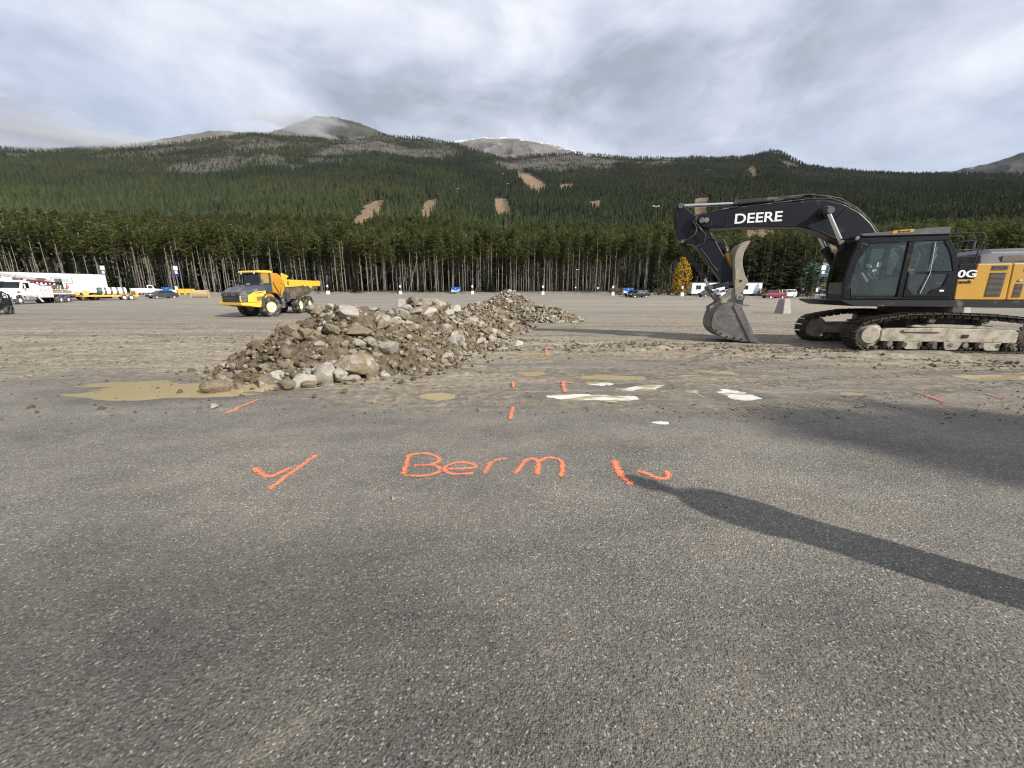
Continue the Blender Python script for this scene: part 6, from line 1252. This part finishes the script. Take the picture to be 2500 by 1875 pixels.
MB().box((1.5, 0, .55), (.18, .8, .5)).build('attachment', m_blackp, e, .03); MB().tube([(-.2, .1, 1.3), (-.1, .1, 1.85), (.2, .1, 2.0)], .03).build('control_lever', m_blackp, e); MB().box((.3, .45, 1.5), (.35, .05, .12)).build('badge', m_white, e)
MB().tube([(.0, .52, 1.2), (.5, .6, 1.5), (1.0, .5, 1.3), (1.3, .4, .8)], .035).build('hydraulic_hose', m_rubber, e)
# lift towers on the mountain
for i, (u, v, h) in enumerate(((1213, 413, 11), (1228, 440, 11), (1240, 468, 11), (1176, 378, 10), (1116, 487, 9), (1598, 552, 10), (1953, 572, 11), (2018, 590, 11), (1275, 395, 9))):
    x, y = at_angle(u, v); z = float(HZ(x, y)); e = empty('lift_tower', (x, y, z - .5)); tag(e, ('steel ski lift tower on the mountainside, number %d from the left' % 0) if 0 else ['ski lift tower halfway up the straight cut above the runs', 'ski lift tower below the middle of the straight cut', 'ski lift tower at the foot of the straight cut', 'highest ski lift tower at the skyline ridge', 'ski lift tower beside the second brown run', 'ski lift tower in the trees left of the excavator stick', 'ski lift tower under the excavator boom', 'ski lift tower just left of the boom cylinder', 'ski lift tower below the bald summit'][i], 'lift tower')
    MB().cyl((0, 0, 0), (0, 0, h + 9), .45, .3, 8).build('mast', m_grey, e); MB().box((0, 0, h + 9), (6, .5, .5)).build('cross_arm', m_rim, e); MB().box((-2.6, 0, h + 9.5), (1.6, .8, .5)).build('sheave', m_rim, e); MB().box((2.6, 0, h + 9.5), (1.6, .8, .5)).build('sheave', m_rim, e)

# ================================================================== rock piles
m_rock, t, b, o = newmat('field_stone')
oi = N(t, 'ShaderNodeObjectInfo').outputs['Random']; tc = N(t, 'ShaderNodeTexCoord').outputs['Object']
stn = mixc(t, oi, (0.19, 0.168, 0.135), (0.36, 0.33, 0.275)); stn = mixc(t, ramp(t, noise(t, tc, 2.2, 6, 0.7), [(0.35, 0.0), (0.65, 1.0)]), stn, mixc(t, 0.5, stn, (0.52, 0.485, 0.42)))
cake = noise(t, mapping(t, tc, (1, 1, 1)), 0.95, 6, 0.66, 0.5)
thr = math_n(t, 'ADD', cake, math_n(t, 'MULTIPLY', math_n(t, 'SUBTRACT', N(t, 'ShaderNodeAttribute', attribute_type='OBJECT', attribute_name='mudded').outputs['Fac'], 0.5), 0.62))
mf = ramp(t, thr, [(0.44, 0.0), (0.53, 1.0)])
mc = ramp(t, noise(t, tc, 5, 6, 0.7), [(0.3, (0.13, 0.10, 0.066)), (0.55, (0.225, 0.182, 0.125)), (0.75, (0.31, 0.262, 0.19))])
L(t, mixc(t, mf, stn, mc), b.inputs['Base Color']); b.inputs['Roughness'].default_value = 0.9; b.inputs['Specular IOR Level'].default_value = 0.25
bn = N(t, 'ShaderNodeBump'); bn.inputs['Strength'].default_value = 0.7; bn.inputs['Distance'].default_value = 0.05; L(t, noise(t, tc, 6, 7, 0.7), bn.inputs['Height']); L(t, bn.outputs[0], b.inputs['Normal'])
m_soil, t, b, o = newmat('clay_soil')
tc = N(t, 'ShaderNodeTexCoord').outputs['Object']
L(t, ramp(t, noise(t, tc, 6, 8, 0.72), [(0.28, (0.065, 0.050, 0.032)), (0.5, (0.165, 0.130, 0.086)), (0.72, (0.28, 0.232, 0.162))]), b.inputs['Base Color']); b.inputs['Roughness'].default_value = 0.95; b.inputs['Specular IOR Level'].default_value = 0.15
bn = N(t, 'ShaderNodeBump'); bn.inputs['Strength'].default_value = 1.0; bn.inputs['Distance'].default_value = 0.10; L(t, noise(t, tc, 12, 7, 0.75), bn.inputs['Height']); L(t, bn.outputs[0], b.inputs['Normal'])
def rock_mesh(seed, sub):
    r = random.Random(seed); bm = bmesh.new(); bmesh.ops.create_icosphere(bm, subdivisions=sub, radius=1.0)
    for k in range(r.randint(9, 15)):                    # planar breaks
        d = rdir(r); lim = r.uniform(.50, .86)
        for v in bm.verts:
            q = v.co.dot(d)
            if q > lim: v.co -= d * (q - lim) * .97
    ox = r.uniform(0, 90)
    for v in bm.verts:
        c_ = v.co; v.co = c_ * (1 + .13 * float(fbm(c_.x * 1.4 + ox, c_.y * 1.4 + c_.z * 1.9, 2)) + .05 * float(fbm(c_.x * 5 + ox, c_.y * 5 + c_.z * 6, 2)))
    me_ = bpy.data.meshes.new('stone'); bm.to_mesh(me_); bm.free(); me_.materials.append(m_rock)
    me_.polygons.foreach_set('use_smooth', [True] * len(me_.polygons))
    try: me_.set_sharp_from_angle(angle=R_(24))
    except Exception: pass
    return me_
ROCKS = [rock_mesh(i, 3) for i in range(10)]; PEB = [rock_mesh(40 + i, 2) for i in range(8)]; PEB1 = [rock_mesh(60 + i, 1) for i in range(8)]
rk = random.Random(77)
def stone(parent, x, y, z, s, mudd, big=True, rot=None, asp=None, base=(0, 0, 0)):
    me_ = rk.choice(ROCKS if big else PEB)
    a = asp or (s * rk.uniform(.85, 1.35), s * rk.uniform(.75, 1.05), s * rk.uniform(.55, .85))
    o = inst('stone', me_, parent, (x - base[0], y - base[1], z - base[2]), rot or (rk.uniform(-.5, .5), rk.uniform(-.5, .5), rk.uniform(0, 6.28)), a)
    o['mudded'] = float(mudd); return o
def mound_obj(k, name, label, x0, x1, y0, y1, n, base):
    e = empty(name, base); tag(e, label, 'rock pile')
    X, Y = np.meshgrid(np.linspace(x0, x1, n), np.linspace(y0, y1, n)); h = mound(X, Y, k) + .13 * fbm(X * 4.5, Y * 4.5, 3) + .07 * np.abs(fbm(X * 11, Y * 11 + 4, 2)) - .03
    Z = np.maximum(h, -.06 + .0 * X) ; Z = np.where(h < -.06, -.25, Z) + gz(X, Y)
    me_ = grid_mesh('soil_mound', X - base[0], Y - base[1], Z - base[2], m_soil); o = bpy.data.objects.new('soil_mound', me_); COL.objects.link(o); o.parent = e
    return e
PILE_DEF = [(0, 'rock_pile', 'largest mud and boulder pile in the foreground left of centre', -8.2, .4, 5.9, 15.6, 260, (-3.6, 9.5, 0), 292, (.085, .30), 5.2),
            (1, 'rock_pile', 'pale rubble pile just behind the right end of the largest pile', -4.4, 1.3, 14.6, 20.4, 120, (-1.5, 17.5, 0), 200, (.06, .17), .8),
            (2, 'rock_pile', 'tallest steep pile of pale stones farthest back', -3.6, 2.8, 23.0, 29.5, 110, (-.5, 26, 0), 200, (.08, .22), .8),
            (3, 'rock_pile', 'low dark pile of round stones at right of the row', -1.2, 5.2, 22.0, 26.0, 110, (2, 23.9, 0), 180, (.09, .24), .8)]
pe_v, pe_f = {}, {}
for (k, nm, lab, x0, x1, y0, y1, n, base, cnt, (s0, s1), _) in PILE_DEF:
    e = mound_obj(k, nm, lab, x0, x1, y0, y1, n, base); made = 0; tries = 0
    placed = []
    if k == 0:                                            # the boulders one can recognise
        for (u, v, Y_, sx, sy, sz, md_) in ((785, 917, 7.0, .29, .25, .26, .12), (676, 922, 7.15, .21, .20, .17, .12), (705, 905, 7.45, .26, .24, .22, .62), (850, 765, 8.9, .30, .24, .22, .12), (768, 755, 9.3, .24, .2, .16, .55), (808, 750, 9.7, .17, .14, .10, .05), (910, 757, 10.3, .16, .13, .11, .05),
                                            (755, 822, 8.25, .34, .2, .17, .95), (715, 805, 8.35, .20, .17, .16, .9), (810, 800, 8.3, .34, .18, .14, .7), (868, 890, 7.3, .40, .27, .25, .55), (990, 815, 10.4, .40, .35, .33, .6), (1060, 838, 11.0, .55, .38, .36, .45), (1040, 785, 11.6, .40, .30, .46, .75), (985, 780, 11.4, .38, .30, .34, .75), (1025, 748, 12.4, .42, .34, .27, .8),
                                            (1068, 750, 12.3, .34, .28, .26, .55), (950, 772, 10.8, .3, .25, .2, .85), (832, 913, 7.05, .18, .16, .16, .4), (910, 905, 7.4, .17, .15, .24, .5), (940, 917, 7.35, .14, .10, .10, .1), (615, 893, 8.0, .2, .17, .15, .8), (590, 870, 8.5, .17, .15, .2, .8), (985, 880, 8.9, .25, .2, .16, .05), (950, 880, 8.7, .36, .24, .2, .35), (1150, 808, 13.2, .38, .26, .24, .6), (1192, 822, 13.4, .27, .2, .16, .3), (1180, 832, 12.9, .42, .2, .14, .6), (1008, 845, 9.8, .5, .3, .24, .7), (655, 900, 7.8, .2, .18, .17, .9), (570, 922, 7.4, .22, .15, .12, .7), (1100, 800, 11.8, .3, .2, .3, .3), (935, 830, 9.0, .22, .2, .2, .2), (1085, 775, 12.5, .35, .3, .3, .3)):
            r_ = ray(u, v); q = Y_ / r_[1]; stone(e, r_[0] * q, Y_, max(CAM_H + r_[2] * q, sz * .55), 1, md_, True, (rk.uniform(-.25, .25), rk.uniform(-.25, .25), rk.uniform(-.5, .5)), (sx, sy, sz), base); made += 1
    while made < cnt and tries < 6000:
        tries += 1; x = rk.uniform(x0, x1); y = rk.uniform(y0, y1); h = float(mound(x, y, k))
        if h < -.10: continue
        right = 1 if k else float(sstep(-4.6, -3.0, x + (y - 9) * -.15))          # clean stones to the right, clay to the left
        if rk.random() > .25 + .75 * right: continue
        s = s0 + (s1 - s0) * rk.random() ** 2.2
        if any((x - a) ** 2 + (y - c_) ** 2 < (.55 * (s + d)) ** 2 for a, c_, d in placed): continue
        placed.append((x, y, s)); stone(e, x, y, h + s * .22 + float(gz(x, y)), s, rk.uniform(.05, .75) if right > .5 else rk.uniform(.55, 1.0), s > .12, base=base); made += 1
    pb = MB()                                             # the smaller rubble
    PV = [[Vector(v.co) for v in m_.vertices] for m_ in PEB1]; PF = [[tuple(p.vertices) for p in m_.polygons] for m_ in PEB1]
    nn = 5200 if k == 0 else 2000; XS_ = np.random.RandomState(k).uniform(x0, x1, nn); YS_ = np.random.RandomState(k + 9).uniform(y0, y1, nn); HS_ = mound(XS_, YS_, k); GS_ = gz(XS_, YS_)
    for i in range(nn):
        x, y, h = XS_[i], YS_[i], HS_[i]
        if h < -.22 or (h < -.03 and rk.random() < .72): continue
        s = (.022 + .075 * rk.random() ** 2.0) * (1.25 if k else 1); m = Matrix.Rotation(rk.uniform(0, 6.28), 3, rdir(rk)); c_ = Vector((x - base[0], y - base[1], max(h, 0) + s * .35 + GS_[i])); j = i % len(PV)
        pb.add([c_ + m @ Vector((q.x * s * 1.2, q.y * s, q.z * s * .75)) for q in PV[j]], PF[j])
    cd = MB()                                             # clods of clay among the stones and along the toe
    nn = 4200 if k == 0 else 700; XS_ = np.random.RandomState(k + 20).uniform(x0 - .8, x1, nn); YS_ = np.random.RandomState(k + 29).uniform(y0 - .2, y1, nn); HS_ = mound(XS_, YS_, k); GS_ = GH(XS_, YS_)
    for i in range(nn):
        x, y, h = XS_[i], YS_[i], HS_[i]
        if h < -.75 or (h < 0 and rk.random() > math.exp(h * 4.2) * .75) or (k == 0 and h > 0 and rk.random() < .55 * float(x > -3.4)): continue
        s = (.018 + .07 * rk.random() ** 2.4) * (1.2 if k else 1); m = Matrix.Rotation(rk.uniform(0, 6.28), 3, rdir(rk)); c_ = Vector((x - base[0], y - base[1], (h + .03 if h > 0 else GS_[i]) + s * .4)); j = i % len(PV)
        cd.add([c_ + m @ Vector((q.x * s * 1.1, q.y * s, q.z * s * .8)) for q in PV[j]], PF[j])
    oc = cd.build('clay_clods', m_soil, e); oc['kind'] = 'stuff'
    o = pb.build('rubble', m_rock, e); o['kind'] = 'stuff'; o['mudded'] = .55
# loose stones away from the piles
for (u, v, s, md_, lab) in ((536, 955, .20, .85, 'brown stone lying in the left puddle'), (523, 998, .075, .3, 'small grey stone beside the short orange line'), (700, 950, .16, .9, 'muddy stone just below the large white boulder'), (758, 947, .11, .9, 'small muddy lump in front of the rock pile'), (1028, 904, .13, .25, 'pale stone in the puddle right of the rock pile'), (960, 1218, .022, .1, 'tiny tan pebble on the asphalt below the word'), (1182, 838, .12, .5, 'stone at the right foot of the largest pile'), (542, 940, .12, .8, 'flat muddy stone at the left foot of the rock pile')):
    g = gp(u, v); o = stone(None, g.x, g.y, float(GH(g.x, g.y)) + s * .35, s, md_, True, (.1, .1, rk.uniform(0, 6)), (s * 1.35, s, s * .7)); o.name = 'loose_stone'; tag(o, lab, 'stone')
# clods and grit over the mud
cl = MB(); rc = random.Random(5)
_r = np.random.RandomState(31); cx_ = _r.uniform(-20, 20, 52000); cy_ = 4.7 + 20 * _r.rand(52000) ** 1.6; cm_ = mudmap(cx_, cy_); cz_ = GH(cx_, cy_)
cs_ = np.clip(.5 + 1.6 * fbm(cx_ * .25, cy_ * 2.2, 3), 0, 1); cb_ = cs_ * np.exp(-((cy_ - 12.4 + .2 * np.clip(cx_, -5, 12)) / 1.5) ** 2) * np.where(cx_ > -2, 1, .2) + .16 * cs_ * np.exp(-((cy_ - 13) / 6) ** 2) * (cx_ < -4)
for i in np.nonzero(_r.rand(52000) < cm_ * .40 * cs_ + cb_ * 1.3)[0]:
    s = rc.uniform(.008, .03) + (.06 * rc.random() ** 2.2 if rc.random() < cb_[i] else 0); c_ = Vector((cx_[i], cy_[i], cz_[i] + s * .25)); m = Matrix.Rotation(rc.uniform(0, 6.28), 3, 'Z')
    cl.add([c_ + m @ Vector((q[0] * s, q[1] * s, q[2] * s)) for q in ((1, .1, -.2), (-.1, .9, -.2), (-1, -.1, -.2), (.1, -.8, -.2), (.1, .1, .7))], [(0, 1, 4), (1, 2, 4), (2, 3, 4), (3, 0, 4)])
o = cl.build('mud_clods', m_soil); tag(o, 'small clods of mud strewn over the lot', kind='stuff')
gm_ = MB(); _r2 = np.random.RandomState(8)
for i in range(1500):                                    # loose grit on the asphalt
    y = .5 + 5.5 * _r2.rand() ** .8; x = _r2.uniform(-1.5, 1.5) * (y + .6); s = .0025 + .006 * _r2.rand() ** 3; c_ = Vector((x, y, .004 * 0 + float(0.004 * fbm(x * .7, y * .7, 2)) + s * .4))
    gm_.add([c_ + Vector(q) * s for q in ((1, .1, -.3), (-.1, .9, -.3), (-1, -.1, -.3), (.1, -.8, -.3), (.1, .1, .7))], [(0, 1, 4), (1, 2, 4), (2, 3, 4), (3, 0, 4)])
o = gm_.build('loose_grit', m_gritc); tag(o, 'loose grit on the asphalt', kind='stuff')
for (u, v, l, an, lab) in ((1520 * .588, 1480 * .588 + 897, .035, .6, 'thin dark twig lying on the asphalt at lower centre'), (525, 1625, .04, -.5, 'curved dark twig on the dark asphalt at lower left'), (622, 1335, .045, .1, 'small dry sprig on the asphalt left of centre'), (55, 1355, .05, .3, 'small dry sprig near the left edge')):
    g = gp(u, v); d = Vector((math.cos(an), math.sin(an), 0)); q = Vector((-d.y, d.x, 0)); z0 = Vector((0, 0, .006)); g.z = float(GH(g.x, g.y))
    tw = MB().tube([g + z0 - d * l, g + z0 + q * .01, g + z0 * 1.6 + d * l], .0014, 5); tw.tube([g + z0, g + z0 * 1.5 + (d + q).normalized() * l * .6], .001, 5)
    tag(tw.build('twig', m_barkd), lab, 'twig')
# tyre and track prints pressed into the mud
tp = MB()
def prints(P, w, pitch, chev=.35, cols=2, hgt=.012):
    Q = [gp(*q) for q in P]; Ls = [0]
    for a, b_ in zip(Q, Q[1:]): Ls.append(Ls[-1] + (b_ - a).length)
    s = 0
    while s < Ls[-1]:
        k = max(j for j in range(len(Q) - 1) if Ls[j] <= s); f = (s - Ls[k]) / (Ls[k + 1] - Ls[k]); p = Q[k].lerp(Q[k + 1], f); d = (Q[k + 1] - Q[k]).normalized(); sd_ = Vector((-d.y, d.x, 0)); an = math.atan2(d.y, d.x)
        for c_ in range(cols):
            off = (c_ - (cols - 1) / 2) * w / cols; q = p + sd_ * off
            if rc.random() < .10 + .25 * math.sin(s * 1.3) ** 2: continue
            sg = 1 if c_ % 2 else -1
            tp.box((q.x, q.y, float(GH(q.x, q.y)) + hgt * .2), (pitch * .45, w / cols * .9, hgt * rc.uniform(.6, 1.2)), an + sg * chev)
        s += pitch * rc.uniform(.96, 1.04)
prints([(1760, 1015), (2000, 985), (2250, 960), (2520, 930)], .36, .07, .3, 4, .010); prints([(1800, 945), (2000, 925), (2250, 915), (2520, 905)], .36, .07, .3, 4, .010); prints([(1660, 890), (1760, 862), (1830, 842)], .45, .11, .4, 2, .02)
prints([(1730, 905), (1850, 880), (2050, 872), (2300, 885), (2520, 900)], .45, .11, .4, 2, .02); prints([(0, 925), (150, 905), (330, 885), (480, 872)], .45, .12, .3, 2, .015); prints([(1400, 800), (1425, 775)], .35, .2, .3, 2, .02); prints([(0, 860), (200, 845), (420, 832), (600, 822)], .5, .16, .2, 2, .02); prints([(1950, 1030), (2200, 1000), (2520, 985)], .34, .07, .3, 4, .006)
o = tp.build('tread_prints', m_print); tag(o, 'tyre and track tread prints in the mud', kind='stuff')

# person just outside the right edge of the frame, whose shadow lies across the asphalt
def skin_body(name, pts, edges, radii, mat, parent, sub=2):
    me_ = bpy.data.meshes.new(name); me_.from_pydata(pts, edges, []); o = bpy.data.objects.new(name, me_); COL.objects.link(o); o.parent = parent
    md_ = o.modifiers.new('skin', 'SKIN'); md_.use_smooth_shade = True
    for v, r in zip(me_.skin_vertices[0].data, radii): v.radius = (r, r) if not isinstance(r, tuple) else r
    me_.skin_vertices[0].data[0].use_root = True
    s_ = o.modifiers.new('sub', 'SUBSURF'); s_.levels = sub; s_.render_levels = sub; me_.materials.append(mat); return o
pe = empty('person', (3.50, 1.36, 0), R_(144)); tag(pe, 'person in dark clothes standing right of the frame, seen by shadow', 'person')
skin_body('body', [(0, 0, .98), (0, 0, 1.15), (0, 0, 1.32), (0, 0, 1.44), (.01, 0, 1.53), (0, .17, 1.40), (.03, .20, 1.15), (.16, .16, 1.05), (0, -.17, 1.40), (.03, -.20, 1.15), (.16, -.16, 1.05), (0, .10, .90), (.02, .09, .50), (0, .09, .09), (.14, .10, .05), (0, -.10, .90), (.02, -.09, .50), (0, -.09, .09), (.14, -.10, .05)],
          [(0, 1), (1, 2), (2, 3), (3, 4), (3, 5), (5, 6), (6, 7), (3, 8), (8, 9), (9, 10), (0, 11), (11, 12), (12, 13), (13, 14), (0, 15), (15, 16), (16, 17), (17, 18)],
          [(.17, .14), (.15, .13), (.18, .14), (.14, .11), .06, .075, .055, .045, .075, .055, .045, .12, .10, .08, .05, .12, .10, .08, .05], m_cloth, pe)
MB().lathe([(.17, .48), (.19, .80), (.20, 1.05), (.235, 1.25), (.225, 1.38), (.15, 1.47), (.06, 1.52)], (0, 0, 0), (0, 0, 1), 20).build('coat', m_cloth, pe, smooth=True)
hdm = MB().lathe([(.03, -.13), (.065, -.10), (.082, -.03), (.088, .03), (.075, .09), (.04, .125), (.01, .13)], (.02, 0, 1.67), (0, 0, 1), 18); hdm.prism([(.10, 1.68), (.135, 1.635), (.10, 1.63)], -.012, .012); hdm.box((.092, 0, 1.60), (.02, .05, .012)); hdm.cyl((.02, .085, 1.66), (.02, .1, 1.66), .03, None, 8); hdm.cyl((.02, -.085, 1.66), (.02, -.1, 1.66), .03, None, 8)
ho = hdm.build('head', m_skin, pe, smooth=True)
for s_ in (1, -1): MB().cyl((.095, s_ * .032, 1.675), (.102, s_ * .032, 1.675), .011, None, 8).build('eye', m_dkdecal, ho)
MB().lathe([(.092, -.02), (.10, .03), (.09, .09), (.05, .135), (.01, .145)], (.005, 0, 1.68), (0, 0, 1), 18).build('hair', m_hair, pe, smooth=True)
for s_ in (1, -1):
    hm = MB().box((.20, s_ * .16, 1.045), (.09, .035, .075))
    for k in range(4): hm.tube([(.24, s_ * .16, 1.072 - k * .019), (.275, s_ * .157, 1.066 - k * .019), (.29, s_ * .145, 1.05 - k * .019)], [.0095, .009, .007], 6)
    hm.tube([(.20, s_ * .145, 1.08), (.225, s_ * .13, 1.10), (.25, s_ * .125, 1.10)], [.011, .010, .008], 6); hm.build('hand', m_skin, pe, .008)

# ================================================================== mist clinging to the summits
def mist(u, v, R0, rx, ry, rz_, dens, seed, label):
    a, e_ = ang(u, v); bm = bmesh.new(); bmesh.ops.create_icosphere(bm, subdivisions=3, radius=1.0); me_ = bpy.data.meshes.new('mist'); bm.to_mesh(me_); bm.free()
    m = bpy.data.materials.new('mist_air'); m.use_nodes = True; t = m.node_tree; t.nodes.clear(); o_ = N(t, 'ShaderNodeOutputMaterial'); pv = N(t, 'ShaderNodeVolumePrincipled'); L(t, pv.outputs[0], o_.inputs['Volume'])
    pv.inputs['Color'].default_value = (.97, .97, 1, 1); pv.inputs['Anisotropy'].default_value = 0.0
    tc = N(t, 'ShaderNodeTexCoord').outputs['Object']; ln = N(t, 'ShaderNodeVectorMath', operation='LENGTH'); L(t, tc, ln.inputs[0])
    n_ = noise(t, mapping(t, tc, (1, 1, 1.3), (0, 0, 0), (seed, seed, 0)), 1.6, 5, .6, .6)
    f = math_n(t, 'SUBTRACT', math_n(t, 'ADD', math_n(t, 'MULTIPLY', math_n(t, 'SUBTRACT', n_, .47), 3.2), .45), math_n(t, 'MULTIPLY', ln.outputs['Value'], .75), True)
    L(t, math_n(t, 'MULTIPLY', f, dens), pv.inputs['Density'])
    me_.materials.append(m); o = bpy.data.objects.new('mist', me_); COL.objects.link(o); o.location = (R0 * math.sin(a), R0 * math.cos(a), CAM_H + R0 * e_); o.rotation_euler = (0, 0, -a); o.scale = (rx, ry, rz_); tag(o, label, None, None, 'stuff')
mist(735, 318, 2330, 300, 140, 110, .020, 2.0, 'mist drifting across the dark summit')
mist(170, 345, 2350, 620, 160, 130, .018, 7.0, 'mist along the ridge at the left edge')

# ================================================================== thin air between here and the mountains
hz = MB().box((0, 2600, 700), (13000, 6200, 1450)); m = bpy.data.materials.new('thin_haze'); m.use_nodes = True; t = m.node_tree; t.nodes.clear(); o_ = N(t, 'ShaderNodeOutputMaterial'); pv = N(t, 'ShaderNodeVolumePrincipled'); L(t, pv.outputs[0], o_.inputs['Volume'])
pv.inputs['Color'].default_value = (.86, .92, 1, 1); pv.inputs['Density'].default_value = 0.000012; pv.inputs['Anisotropy'].default_value = 0.2
o = hz.build('haze', m); tag(o, 'thin bluish haze over the valley', None, None, 'stuff')
